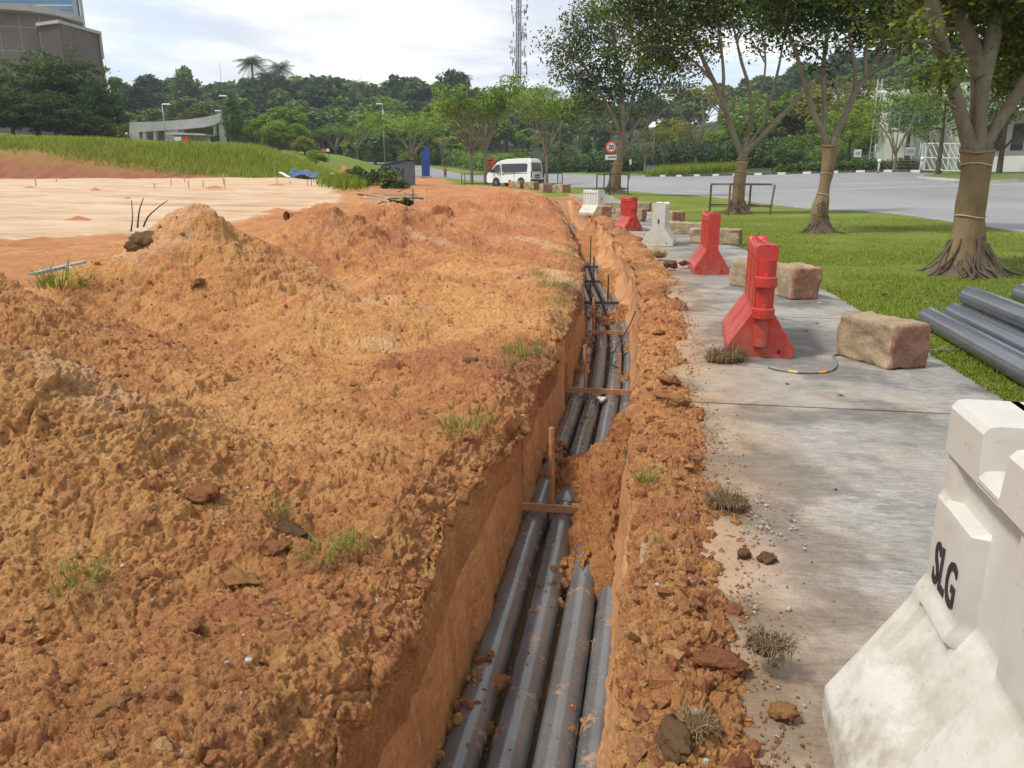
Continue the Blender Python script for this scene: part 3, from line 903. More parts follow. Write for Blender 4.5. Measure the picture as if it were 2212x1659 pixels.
def plastic(name, col, dirt, amount, rough=.38, faded=None):
    k = NT(name)
    c = k.ramp(k.noise(4, 6, .6), [(.3, tuple(x * .88 for x in col)), (.7, col)])
    if faded: c = k.mix(k.ramp(k.noise(2.2, 6, .65), [(.48, 0.), (.72, .55)]), c, faded)
    sp = k.n('ShaderNodeSeparateXYZ'); k.l(k.co(), sp.inputs[0])
    m = k.n('ShaderNodeMapRange'); m.inputs[1].default_value = .0; m.inputs[2].default_value = .60; m.inputs[3].default_value = amount; m.inputs[4].default_value = .06
    k.l(sp.outputs[2], m.inputs[0])
    f = k.math('MULTIPLY', k.ramp(k.noise(7, 9, .72), [(.42, 0.), (.62, 1.)]), m.outputs[0])
    c = k.mix(f, c, dirt)
    st = k.ramp(k.noise(1.0, 6, .7, vec=k.map((22, 22, 1.6))), [(.60, 0.), (.72, .32)])
    c = k.mix(st, c, dirt)
    sc = k.ramp(k.noise(1, 7, .8, vec=k.map((14, 30, 60), rot=(.4, .3, .2))), [(.60, 0.), (.66, .45)])
    c = k.mix(sc, c, tuple(x * .35 for x in dirt))
    r = k.ramp(k.noise(9, 6, .7), [(.3, rough - .08), (.7, rough + .16)])
    b = k.bump(k.noise(9, 5, .6), .10, .02); b = k.bump(k.noise(75, 5, .6), .12, .003, b)
    return k.done(c, r, b, spec=.5)
M['red'] = plastic('faded red plastic', (.44, .022, .017), (.32, .15, .09), .8, .36, (.44, .05, .038))
M['whitep'] = plastic('weathered white plastic', (.62, .60, .53), (.42, .36, .26), .65, .46, (.52, .50, .40))
M['whitenear'] = plastic('scuffed white plastic', (.56, .54, .485), (.27, .22, .145), 1.0, .42, (.47, .435, .35))
M['black'] = simple('black paint', (.018, .016, .018), .6, .3, 20)
def stone(name, seed, faces):
    k = NT(name)
    c = k.ramp(k.noise(3.0, 8, .65, vec=k.map((1, 1, 1))), [(.32, (.24, .18, .115)), (.5, (.37, .275, .175)), (.68, (.50, .41, .30))])
    g = k.n('ShaderNodeNewGeometry')
    clay = k.attr('clay')
    f = k.math('ADD', clay, k.math('MULTIPLY', k.math('SUBTRACT', k.noise(6, 9, .75), .52), 1.7), True)
    c = k.mix(f, c, k.ramp(k.noise(30, 6, .7), [(.3, (.20, .070, .045)), (.7, (.33, .135, .09))]))
    c = k.mix(1., c, k.ramp(k.noise(50, 6, .75), [(.3, .68), (.7, 1.25)]), 'MULTIPLY')
    b = k.bump(k.noise(11, 8, .7), .8, .03); b = k.bump(k.noise(70, 6, .7), .7, .008, b)
    return k.done(c, .92, b, spec=.2)
M['stone'] = stone('clay stained concrete', 0, None)
M['clod'] = soil_mat('clay lump', ((.52, .27, .10), (.44, .185, .07), (.33, .12, .06), (.60, .42, .25), (.14, .08, .04)))
M['darkclod'] = soil_mat('topsoil lump', ((.24, .14, .065), (.27, .145, .062), (.30, .13, .06), (.36, .23, .13), (.13, .075, .038)))
M['gravel'] = simple('grey stone chip', (.33, .30, .27), .85, .35, 9, .5, 50)
M['cable'] = simple('grey conduit', (.17, .18, .16), .5, .2, 6)
M['blacktube'] = simple('black hose', (.015, .014, .014), .5, .2)
M['yellow'] = simple('yellow tape', (.62, .42, .12), .5, .15); M['orange'] = simple('orange tape', (.72, .26, .015), .5, .15)
M['straw'] = leafmat('dead grass', [(.07, .048, .028), (.15, .105, .06), (.28, .21, .125)], .15, .8)
M['blade'] = leafmat('green grass blades', [(.075, .13, .015), (.14, .20, .03), (.26, .28, .06), (.36, .31, .11)], .35, .55)

# ------------------------------------------------------------------ clods
def clod_mesh(seed, sub=3, rough=.24, flat=.75):
    bm = bmesh.new(); bmesh.ops.create_icosphere(bm, subdivisions=sub, radius=1)
    V = np.array([v.co for v in bm.verts])
    r_ = np.random.default_rng(seed)
    # chop by random planes for an angular look
    for _ in range(11):
        n = r_.normal(size=3); n /= np.linalg.norm(n)
        d = r_.uniform(.55, .85)
        s = V @ n
        V -= np.maximum(0, s - d)[:, None] * n * .92
    k = fbm(*(V * 1.6 + seed * 7).T, 3, seed) * rough * .5 + fbm(*(V * 5 + seed).T, 3, seed + 4) * rough * .28
    if sub > 3:
        k = k +   .45 * chips(V + seed, .55, seed + 9)[0] + .55 * chips(V + seed, .2, seed + 19)[0]
    V = V * (1 + k)[:, None] * (1, 1, flat)
    for v, p in zip(bm.verts, V): v.co = p
    me = bpy.data.meshes.new('clod'); bm.to_mesh(me); bm.free()
    me.polygons.foreach_set('use_smooth', [True] * len(me.polygons))
    for a in ('tone', 'pale', 'dark', 'rid'):
        t = me.attributes.new(a, 'FLOAT', 'POINT')
        t.data.foreach_set('value', np.full(len(V), {'tone': .45, 'pale': -.1, 'dark': -.2, 'rid': r_.random()}[a], np.float32))
    return me
CLODS = [clod_mesh(i, 4, .42) for i in range(8)]
def clod(name, p, r, label, cat='clod', mat='clod', i=None, sc=(1, 1, 1), rz=None, group=None):
    me = CLODS[i if i is not None else random.randrange(8)].copy()
    me.name = name; me.materials.clear(); me.materials.append(M[mat])
    o = bpy.data.objects.new(name, me); o.location = p
    o.scale = (r * sc[0], r * sc[1], r * sc[2]); o.rotation_euler = (random.uniform(-.3, .3), random.uniform(-.3, .3), rz if rz is not None else random.uniform(0, 6))
    link(o); return tag(o, label, cat, group)
def scatter_mesh(name, pts, rad, seed, mat, nsub=1, var=None, smooth=False):
    """many small lumps in one mesh"""
    bm = bmesh.new(); bmesh.ops.create_icosphere(bm, subdivisions=nsub, radius=1)
    B = np.array([v.co for v in bm.verts]); Fb = np.array([[v.index for v in f.verts] for f in bm.faces]); bm.free()
    r_ = np.random.default_rng(seed); n = len(pts)
    Vs = np.repeat(B[None], n, 0)
    for _ in range(5):
        nn = r_.normal(size=(n, 3)); nn /= np.linalg.norm(nn, axis=1)[:, None]
        s = np.einsum('nvk,nk->nv', Vs, nn)
        Vs -= np.maximum(0, s - r_.uniform(.35, .8, (n, 1)))[..., None] * nn[:, None]
    Vs *= 1 + r_.uniform(-.14, .14, Vs.shape[:2])[..., None]
    Vs *= r_.uniform(.6, 1.25, (n, 1, 3)) * np.asarray(rad)[:, None, None]
    Vs += np.asarray(pts)[:, None]
    Fs = (Fb[None] + (np.arange(n) * len(B))[:, None, None]).reshape(-1, 3)
    at_ = {a: np.repeat(r_.uniform(lo, hi, n), len(B)) for a, (lo, hi) in (var or {}).items()}
    return npmesh(name, Vs.reshape(-1, 3), Fs, mat, smooth=smooth, attrs=at_)
# height lookups on the soil meshes
def pick(Pm, n, seed, rows, cols, wfun=None):
    r_ = np.random.default_rng(seed)
    A = Pm[rows[0]:rows[1], cols[0]:cols[1]]
    i = r_.integers(0, A.shape[0], n * 4); j = r_.integers(0, A.shape[1], n * 4)
    Pt = A[i, j]
    if wfun is not None:
        Pt = Pt[r_.random(len(Pt)) < wfun(Pt)]
    return Pt[:n]
def heap_at(x, y, Pm=None):
    Pm = P2[:, nw:] if Pm is None else Pm
    i = int(np.clip(np.searchsorted(RY, y), 2, len(RY) - 3))
    best = None
    for ii in range(max(0, i - 60), min(len(RY), i + 60), 2):
        d = (Pm[ii, :, 0] - x) ** 2 + (Pm[ii, :, 1] - y) ** 2
        j = int(d.argmin())
        if best is None or d[j] < best[0]: best = (d[j], Pm[ii, j, 2])
    return float(best[1])
def on_heap(u, v, Pm=None):
    """nearest visible heap vertex at photo point (u, v)"""
    Pm = P2 if Pm is None else Pm
    A = Pm.reshape(-1, 3)
    dep = A[:, 1] * CS - (A[:, 2] - HC) * SN
    uu = CX + F * A[:, 0] / dep; vv = CY - F * (A[:, 1] * SN + (A[:, 2] - HC) * CS) / dep
    ok = (np.abs(uu - u) < 7) & (np.abs(vv - v) < 7) & (dep > .5)
    if not ok.any(): return gz(u, v, .1)
    k_ = np.nonzero(ok)[0]; k_ = k_[dep[k_].argmin()]
    return Vector(A[k_])
vr = dict(tone=(.05, .9), pale=(-.4, .25), dark=(-.4, .25), rid=(0, 1))
pL = pick(P2, 5200, 1, (20, 900), (nw + 4, nw + 700), lambda p: np.clip(1.3 - p[:, 1] * .05, .15, 1))
rad = rng.lognormal(-4.75, .50, len(pL)).clip(.004, .03) * (1 + pL[:, 1] * .03)
tag(scatter_mesh('clods', pL - (0, 0, .002), rad, 3, M['clod'], 2, vr), 'small crumbs of clay scattered over the orange spoil heap', 'soil crumbs', kind='stuff')
pR = pick(Pr2, 1900, 2, (30, 900), (c1 + 10, Pr2.shape[1] - 10))
rad = rng.lognormal(-4.15, .50, len(pR)).clip(.007, .055)
# spilled crumbs on the slab beyond the strip
n = 2600
ys = rng.uniform(.9, 17, n) ** 1.0; ys = .9 + 16 * rng.random(n) ** 1.7
oo = stw(ys) * .92 + rng.exponential(.06, n)
xx, y2 = along(oo, ys)
pS = np.stack([xx, y2, T0(xx, y2) + .006], 1)
radS = rng.lognormal(-5.45, .55, n).clip(.002, .020)
tag(scatter_mesh('soil_crumbs', np.r_[pR, pS], np.r_[rad, radS], 4, M['clod'], 1, vr), 'reddish crumbs of soil spilled over the edge of the concrete path', 'soil crumbs', kind='stuff')
# stone chips
n = 380
ys = 1.2 + 9 * rng.random(n) ** 1.4; oo = stw(ys) * 1.0 + rng.normal(0, .09, n)
xx, y2 = along(oo, ys)
pG = np.stack([xx, y2, T0(xx, y2) + .012], 1)
pG2 = pick(P2, 240, 8, (20, 600), (nw + 4, nw + 500)); pG3 = pick(Pr2, 160, 9, (30, 700), (c1 + 60, Pr2.shape[1] - 10))
cl = np.stack([*along(np.full(60, .62), np.full(60, 3.35)), np.full(60, .012)], 1) + rng.normal(0, 1, (60, 3)) * (.07, .16, 0)
allg = np.r_[pG, pG2 + (0, 0, .003), pG3 + (0, 0, .003), cl]
tag(scatter_mesh('gravel', allg, rng.lognormal(-5.2, .45, len(allg)).clip(.003, .016), 5, M['gravel'], 1), 'pale grey stone chips strewn along the soil by the path', 'gravel', kind='stuff')

for (u, v, r, lab, mt, sc) in [
    (308, 516, .20, 'big brown lump of topsoil hanging on the shoulder of the tallest mound', 'darkclod', (1.15, .9, 1)),
    (632, 1142, .075, 'olive brown angular clod near the front of the spoil heap', 'darkclod', (1.1, .9, .8)),
    (585, 1182, .085, 'orange clod beside the olive brown one on the spoil heap', 'clod', (1.1, 1, .8)),
    (515, 1232, .095, 'long tilted orange slab of clay near the front of the heap', 'clod', (1.5, .7, .5)),
    (425, 1055, .085, 'orange lump of clay in the middle of the near slope', 'clod', (1.2, .8, .9)),
    (965, 452, .42, 'large reddish clay slab sticking up on the ridge before the van', 'clod', (.9, .6, 1.15)),
    (225, 1520, .085, 'pale yellowish clod at the bottom left of the heap', 'clod', (1.2, 1, .6)),
    (430, 600, .12, 'pinkish lump below the peak of the tallest mound', 'clod', (1.2, 1, .8)),
    (1015, 772, .075, 'dark lump on the slope above the grassy trench lip', 'darkclod', (1, 1, .8))]:
    p = on_heap(u, v)
    clod('clod', p - Vector((0, 0, r * .25)), r, lab, 'clod', mt, sc=sc)
for (u, v, r, lab, mt, sc) in [
    (1658, 1200, .038, 'dark brown clod on the path, right one of a pair', 'darkclod', (1.2, 1, .8)),
    (1608, 1192, .032, 'dark brown clod on the path, left one of a pair', 'darkclod', (1.1, 1, .9)),
    (1545, 1425, .062, 'wide cracked clay clod on the soil strip near the front', 'clod', (1.6, .9, .6)),
    (1690, 1535, .042, 'bright orange clod at the outer edge of the soil strip', 'clod', (1.1, 1, .9)),
    (1455, 1600, .060, 'olive brown clod at the bottom of the soil strip', 'darkclod', (1.2, 1, .8)),
    (1440, 820, .085, 'orange clay clod on the strip level with the nearest red barrier', 'clod', (1.2, 1, .8)),
    (1452, 860, .085, 'flat orange clay clod in front of the cable end', 'clod', (1.5, .9, .6)),
    (1425, 632, .16, 'long reddish lump on the trench edge across from the second red barrier', 'clod', (1.6, .9, .6)),
    (1612, 548, .001, '', 'clod', (1, 1, 1)),
    (1450, 572, .12, 'dark rounded lump on the path edge, left of the second red barrier', 'darkclod', (1.2, 1, .8)),
    (1425, 552, .12, 'dark rounded lump beside grass on the right trench edge', 'darkclod', (1.2, 1, .8)),
    (1478, 568, .09, 'small reddish lump lying against the second red barrier', 'clod', (1, 1, .9)),
    (1425, 715, .07, 'small red clod on the strip short of the long reddish lump', 'clod', (1, 1, .8)),
    (1805, 1052, .008, 'tiny red pebble alone on the concrete path', 'clod', (1, 1, .9))]:
    if r < .005: continue
    p = on_heap(u, v, Pr2) if u < 1600 or r > .05 else gz(u, v, .012)
    if u > 1590 and r < .05: p = gz(u, v + 5, .018 if r > .01 else .008)
    clod('clod', p, r, lab, 'clod', mt, sc=sc)

# ------------------------------------------------------------------ grass tufts
def blades(cx, cy, cz, n, L, spread, w, seed, lean=.7, drop=0.0):
    r_ = np.random.default_rng(seed)
    a = r_.uniform(0, 2 * math.pi, n); rr = spread * np.sqrt(r_.random(n))
    bx, by = cx + rr * np.cos(a), cy + rr * np.sin(a)
    az = a + r_.normal(0, .9, n); le = L * r_.uniform(.5, 1.15, n); tl = r_.uniform(.1, lean, n) + (rr / spread * .25 if spread > 0 else 0)
    V = []; K = 3
    for k_i in range(K + 1):
        t = k_i / K
        h = le * t * np.cos(tl * t * 1.1) - drop * t * t * le; o = le * t * np.sin(tl * (.4 + t))
        px, py, pz = bx + o * np.cos(az), by + o * np.sin(az), cz + h
        ww = w * (1 - t ** 1.5 * .93) * .5
        V.append(np.stack([px - ww * np.sin(az), py + ww * np.cos(az), pz], 1)); V.append(np.stack([px + ww * np.sin(az), py - ww * np.cos(az), pz], 1))
    V = np.stack(V, 1)                       # n, 2K+2, 3
    fq = np.array([[2 * i, 2 * i + 1, 2 * i + 3, 2 * i + 2] for i in range(K)])
    Fs = (fq[None] + (np.arange(n) * (2 * K + 2))[:, None, None]).reshape(-1, 4)
    return V.reshape(-1, 3), Fs
def tuft(p, n, L, spread, label, seed, root=False, dead=.35, name='grass_tuft', cat='grass tuft', w=None):
    r = empty(name, p, 0, label, cat)
    w = w or max(.004, L * .035)
    V, Fs = blades(0, 0, 0, n, L, spread, w, seed, 1.2)
    npmesh('blades', V, Fs, M['blade'], r)
    if dead:
        V, Fs = blades(0, 0, -.01, int(n * dead) + 4, L * .9, spread * 1.2, w * .8, seed + 1, 1.5, .5)
        npmesh('dead_blades', V, Fs, M['straw'], r)
    if root:
        me = CLODS[seed % 8].copy(); me.materials.clear(); me.materials.append(M['darkclod'])
        o = bpy.data.objects.new('root_ball', me); o.scale = (spread * .95, spread * .9, spread * .45); o.location = (0, 0, -spread * .38); link(o, r)
    return r
for i, (u, v, n, L, sp, lab) in enumerate([
    (170, 1268, 60, .11, .075, 'dark root clump with yellowish grass low on the left of the heap'),
    (690, 1195, 90, .085, .09, 'green grass tuft on the lip above the smooth trench wall'),
    (760, 1175, 50, .08, .06, 'small grass tuft just right of the green one on the lip'),
    (595, 1108, 36, .08, .06, 'brownish grass clump beside the olive clod'),
    (985, 925, 90, .13, .13, 'tangled half dead grass clump on the lip midway along the trench'),
    (1050, 905, 40, .10, .10, 'thin grass clump hanging over the lip behind the tangled one'),
    (1130, 760, 110, .16, .20, 'dry grass clump on the lip level with the nearest red barrier'),
    (1085, 780, 50, .12, .12, 'small dry grass clump left of the lip'),
    (1200, 612, 130, .17, .26, 'bright green grass clump on the left lip where the trench bends'),
    (1195, 645, 90, .15, .20, 'grass clump just below the bright green one at the bend'),
    (1155, 590, 60, .16, .2, 'small pale grass clump on the slope above the bend'),
    (1225, 545, 60, .2, .25, 'far grass clump on the left lip past the bend'),
    (560, 500, 90, .25, .35, 'straggly grass between the tallest mound and the next'),
    (135, 615, 60, .35, .22, 'long drooping grass in the gap left of the tallest mound')]):
    tuft(on_heap(u, v) + Vector((0, 0, .01)), n, L, sp, lab, 40 + i)
for i, (u, v, n, L, sp, lab, dead) in enumerate([
    (1400, 1040, 26, .16, .04, 'tuft with long bent green blades overhanging the right trench wall', .3),
    (1425, 552, 90, .18, .18, 'yellow green grass clump on the right trench edge near the second red barrier', .4),
    (1275, 465, 60, .3, .3, 'yellow green clump under the farthest white barrier', .2),
    (1432, 1175, 8, .06, .03, 'sparse tuft of dead grass on the strip beside the pair of clods', 2.5)]):
    tuft(on_heap(u, v, Pr2) + Vector((0, 0, .01)), n, L, sp, lab, 80 + i, dead=dead)
for i, (u, v, n, sp, lab) in enumerate([
    (1570, 1085, 240, .085, 'dark matted clump of dead roots and grass on the strip edge'),
    (1600, 1320, 260, .06, 'bleached clump of dead grass on the strip, upper of two'),
    (1665, 1395, 260, .06, 'bleached clump of dead grass on the path edge, lower of two'),
    (1570, 772, 300, .15, 'flat nest of dead grass in front of the nearest red barrier'),
    (1350, 1110, 160, .05, 'brown roots hanging down the right trench wall'),
    (1500, 1560, 120, .05, 'wispy dead grass near the bottom of the strip')]):
    p = on_heap(u, v, Pr2) if u < 1560 or v > 1200 else gz(u, v, .03)
    if 'hanging' in lab: p = Vector((*along(-.02, 4.3), -.08))
    r = empty('dead_grass_clump', p, 0, lab, 'dead grass')
    V, Fs = blades(0, 0, sp * .12, n, sp * 1.05, sp * 1.1, .0034 if v > 900 else .006, 90 + i, 2.9, .25)
    npmesh('dead_blades', V, Fs, M['straw'], r)
    me = CLODS[i % 8].copy(); me.materials.clear(); me.materials.append(M['darkclod'])
    o = bpy.data.objects.new('root_ball', me); o.scale = (sp * 1.15, sp * 1.0, sp * .38); link(o, r)

# ------------------------------------------------------------------ pipes in the trench
ROFF = [(-.664, 'leftmost grey pipe in the trench, against the left wall'), (-.474, 'second grey pipe from the left wall in the trench'),
        (-.283, 'third grey pipe from the left wall in the trench'), (-.103, 'rightmost grey pipe in the trench, half covered by fallen soil')]
PR = .084
def pipe_path(o, y0, y1, zc, n):
    pts = []
    for y in np.linspace(y0, y1, n):
        x, yy = along(o + .012 * math.sin(y * 1.1 + o * 30), y)
        pts.append((float(x), float(yy), zc + .006 * math.sin(y * .9 + o * 20) + Ts(x, yy) * .8))
    return pts
for j, (o, lab) in enumerate(ROFF):
    root = empty('pipe', (0, 0, 0), 0, lab, 'pipe', 'grey ducting pipes laid in the trench')
    ZC = FLOOR + PR + .015
    mb = MB(); mb.tube(pipe_path(o, -.8, 37, ZC, 150), PR, 28)
    smooth_angle(mb.build('pipe_body', M['pvc'], root), 50)
    for yj in (4.75 + .25 * j, 10.3 + .12 * j, 16.0 + .2 * j, 21.8, 27.5):
        mb = MB(); pp = pipe_path(o, yj, yj + .22, ZC, 5)
        mb.tube(pp, [PR + .004, PR + .011, PR + .011, PR + .011, PR + .003], 28)
        smooth_angle(mb.build('pipe_socket', M['pvc'], root), 40)
# black ties
for o_, y_ in ((-.486, 10.05), (-.294, 9.95), (-.115, 9.9), (-.678, 5.9), (-.486, 13.4), (-.294, 13.5)):
    mb = MB(); pp = pipe_path(o_, y_, y_ + .018, FLOOR + PR + .015, 2); mb.tube(pp, PR + .004, 28)
    tag(mb.build('cable_tie', M['blacktube']), 'black band tied round a grey pipe in the trench', 'cable tie', 'black bands on the trench pipes')
# ------------------------------------------------------------------ timber frames
def spacer(y, o0, o1, stakes, lab, zt=-.685, hgt=.055, mat='timber', short=None):
    A = Vector((*along(o0, y), zt + Ts(*along(0, y)) * .8)); B = Vector((*along(o1, y), zt + Ts(*along(0, y)) * .8))
    root = empty('trench_spacer', (A + B) / 2, 0, lab, 'timber spacer', 'timber spacers across the trench')
    C0 = (A + B) / 2
    mb = MB(); mb.bar(A - C0, B - C0, .018, hgt); mb.build('crossbar', M[mat], root, bevel=.002)
    if short:
        a = Vector((*along(short[0], y + .03), zt + .015)) - C0; b = Vector((*along(short[1], y + .03), zt + .015)) - C0
        mb = MB(); mb.bar(a, b, .03, .03); mb.build('batten', M[mat], root)
    for so, top, lean in stakes:
        b = Vector((*along(so, y + .035), FLOOR + .02)) - C0; t = Vector((*along(so + lean, y + .05), FLOOR + top)) - C0
        mb = MB(); mb.bar(b, t, .03, .026); mb.build('stake', M[mat], root, bevel=.002)
    return root
spacer(4.80, -.79, -.30, [(-.55, .78, -.02), (-.77, .86, 0), (-.30, .36, 0)], 'nearest timber frame, its right end buried by fallen soil', short=(-.42, -.30))
spacer(7.85, -.78, -.03, [(-.56, .70, -.02), (-.21, .62, 0), (-.77, .50, 0)], 'second timber frame across all four pipes')
spacer(11.1, -.77, -.05, [(-.60, .72, -.02), (-.24, .60, 0)], 'third timber frame, in the shadowed middle of the trench')
spacer(13.9, -.77, -.10, [(-.62, .62, 0), (-.30, .72, 0)], 'fourth timber frame, where the trench starts to bend', mat='timber_dark')
spacer(16.9, -.77, -.15, [(-.66, .7, 0), (-.40, .76, 0)], 'fifth timber frame, beyond the bend', mat='timber_dark')
spacer(19.8, -.77, -.15, [(-.62, .8, 0), (-.35, 1.0, 0)], 'farthest timber frame in the trench', mat='timber_dark')
mb = MB()
pts = [(*along(-.20, 8.9), -.70), (*along(-.34, 8.95), -.66), (*along(-.30, 9.6), -.62), (*along(-.05, 11.0), -.45), (*along(.0, 12.2), -.15)]
P_ = smoothline([tuple(map(float, p)) for p in pts], 24, 2)
tag(mb.tube(P_, .009, 6).build('hose', M['blacktube'], smooth=True), 'thin black hose trailing over the pipes up the right wall', 'hose')

# fallen soil over the pipes
def slump(name, y0, y1, oa, ob, h, zb, seed, label, mat='soil_wet', n=190, skew=0):
    s_, t_ = np.meshgrid(np.linspace(0, 1, n), np.linspace(0, 1, n), indexing='ij')
    w = .06 * fbm(s_ * 4, t_ * 4, seed, 3, seed)
    o_ = oa + (ob - oa) * t_; y_ = y0 + (y1 - y0) * s_ + skew * (1 - t_)
    e = np.sin(np.clip(s_ + w, 0, 1) * math.pi) ** .8
    lat = sstep(0, .55, t_ + w * 1.4)
    z_ = zb + h * e * lat - .10 * (1 - sstep(0, .10, s_)) - .10 * (1 - sstep(1, .90, s_)) - .06 * (1 - sstep(0, .08, t_))
    x2, y2 = along(o_, y_)
    Pm = np.stack([x2, y2, z_ + T0(x2, y2) * .8], -1)
    Nn = smooth_n(gnormals(Pm), 3)
    if Nn[n // 2, n // 2, 2] < 0: Nn = -Nn
    Pd, rd_, _ = rough_soil(Pm, Nn, np.zeros(Pm.shape[:2]), seed, 1.0)
    Pd = Pm + (Pd - Pm) * 1.15
    m = Pd.reshape(-1, 3)
    o = npmesh(name, m, gridfaces(n, n), M[mat], attrs=dict(tone=np.full(len(m), .45) + .2 * fbm(*(m * 2).T, 3, 5), pale=np.full(len(m), -.25), dark=-.1 + .4 * fbm(*(m * 2.5).T, 3, 6), rid=rd_.ravel()))
    if o.data.polygons[len(o.data.polygons) // 2].normal.z < 0: o.data.flip_normals()
    return tag(o, label, 'fallen soil', 'soil slumped onto the pipes')
slump('fallen_soil', 3.62, 6.3, -.53, .03, .44, -.88, 611, 'large slump of damp soil burying the right hand pipes beside the nearest timber frame', skew=.35)
slump('fallen_soil', 4.95, 5.95, -.82, -.25, .22, -.84, 612, 'low band of crumbled soil across the two left pipes')
slump('fallen_soil', 5.9, 7.15, -.30, .03, .36, -.90, 613, 'slump of soil over the rightmost pipes just short of the second frame')
slump('fallen_soil', 12.2, 13.6, -.34, .03, .30, -.86, 614, 'small slump over the right pipes past the third frame')
slump('fallen_soil', 14.5, 20, -.30, .03, .34, -.90, 615, 'long slump along the foot of the right wall near the bend')
slump('fallen_soil', 20.6, 33, -1.15, .03, .42, -.85, 617, 'long slump hiding the pipes at the far end of the trench')
slump('fallen_soil', 1.0, 3.7, -.055, .04, .62, -.92, 616, 'bank of soil between the rightmost pipe and the trench wall')
pts, rr = [], []
r_ = np.random.default_rng(5)
for (o, y, m, s) in [(-.60, 2.95, 16, .028), (-.71, 2.8, 14, .03), (-.60, 2.62, 8, .02), (-.68, 2.28, 5, .014), (-.77, 2.6, 14, .035), (-.40, 3.9, 24, .03), (-.13, 2.2, 16, .03), (-.16, 2.8, 12, .022), (-.30, 2.1, 4, .008),
                     (-.69, 6.05, 40, .045), (-.68, 8.8, 20, .035), (-.12, 8.7, 16, .04), (-.69, 9.6, 24, .035), (-.69, 10.6, 30, .04), (-.45, 12.2, 30, .05), (-.3, 12.6, 40, .06), (-.5, 6.9, 6, .025), (-.58, 12.8, 30, .05), (-.1, 10.2, 12, .04)]:
    for _ in range(m):
        oo_ = o + r_.normal(0, .045); yy_ = y + r_.normal(0, .09 + y * .01)
        k_ = min(range(4), key=lambda q: abs(ROFF[q][0] - oo_)); dd_ = oo_ - ROFF[k_][0]
        z = FLOOR + PR + .015 + math.sqrt(max(0, PR ** 2 - dd_ ** 2))
        x, yq = along(oo_, yy_); rad_ = s * r_.uniform(.25, 1.1)
        pts.append((x, yq, z + rad_ * .2)); rr.append(rad_)
for _ in range(900):
    yy_ = .9 + 13 * r_.random() ** 1.3; oo_ = r_.uniform(-.76, -.05)
    k_ = min(range(4), key=lambda q: abs(ROFF[q][0] - oo_)); dd_ = oo_ - ROFF[k_][0]
    z = FLOOR + PR + .015 + math.sqrt(max(0, PR ** 2 - dd_ ** 2)); x, yq = along(oo_, yy_)
    pts.append((x, yq, z)); rr.append(r_.uniform(.0015, .007))
tag(scatter_mesh('soil_crumbs', np.array(pts, float), rr, 12, M['clod'], 2, vr), 'brown crumbs of soil fallen on the grey pipes', 'soil crumbs', kind='stuff')
clod('clod', Vector((*along(-.585, 2.98), -.76)), .058, 'upper of two brown clods wedged between the left pipes', 'clod', 'clod', sc=(1, 1.3, .8))
clod('clod', Vector((*along(-.60, 2.72), -.77)), .05, 'lower of two brown clods wedged between the left pipes', 'clod', 'clod', sc=(1, 1.2, .8))
# plastic bag
mb = MB()
bag = clod_mesh(77, 3, .5, .8); bag.materials.append(simple('clear plastic film', (.55, .55, .55), .25, .2, 8, .5, 20))
o = bpy.data.objects.new('plastic_bag', bag); o.location = (*along(-.38, 7.6), -.70); o.scale = (.065, .10, .045); link(o)
tag(o, 'crumpled clear plastic bag between pipes below the second timber frame', 'plastic bag')

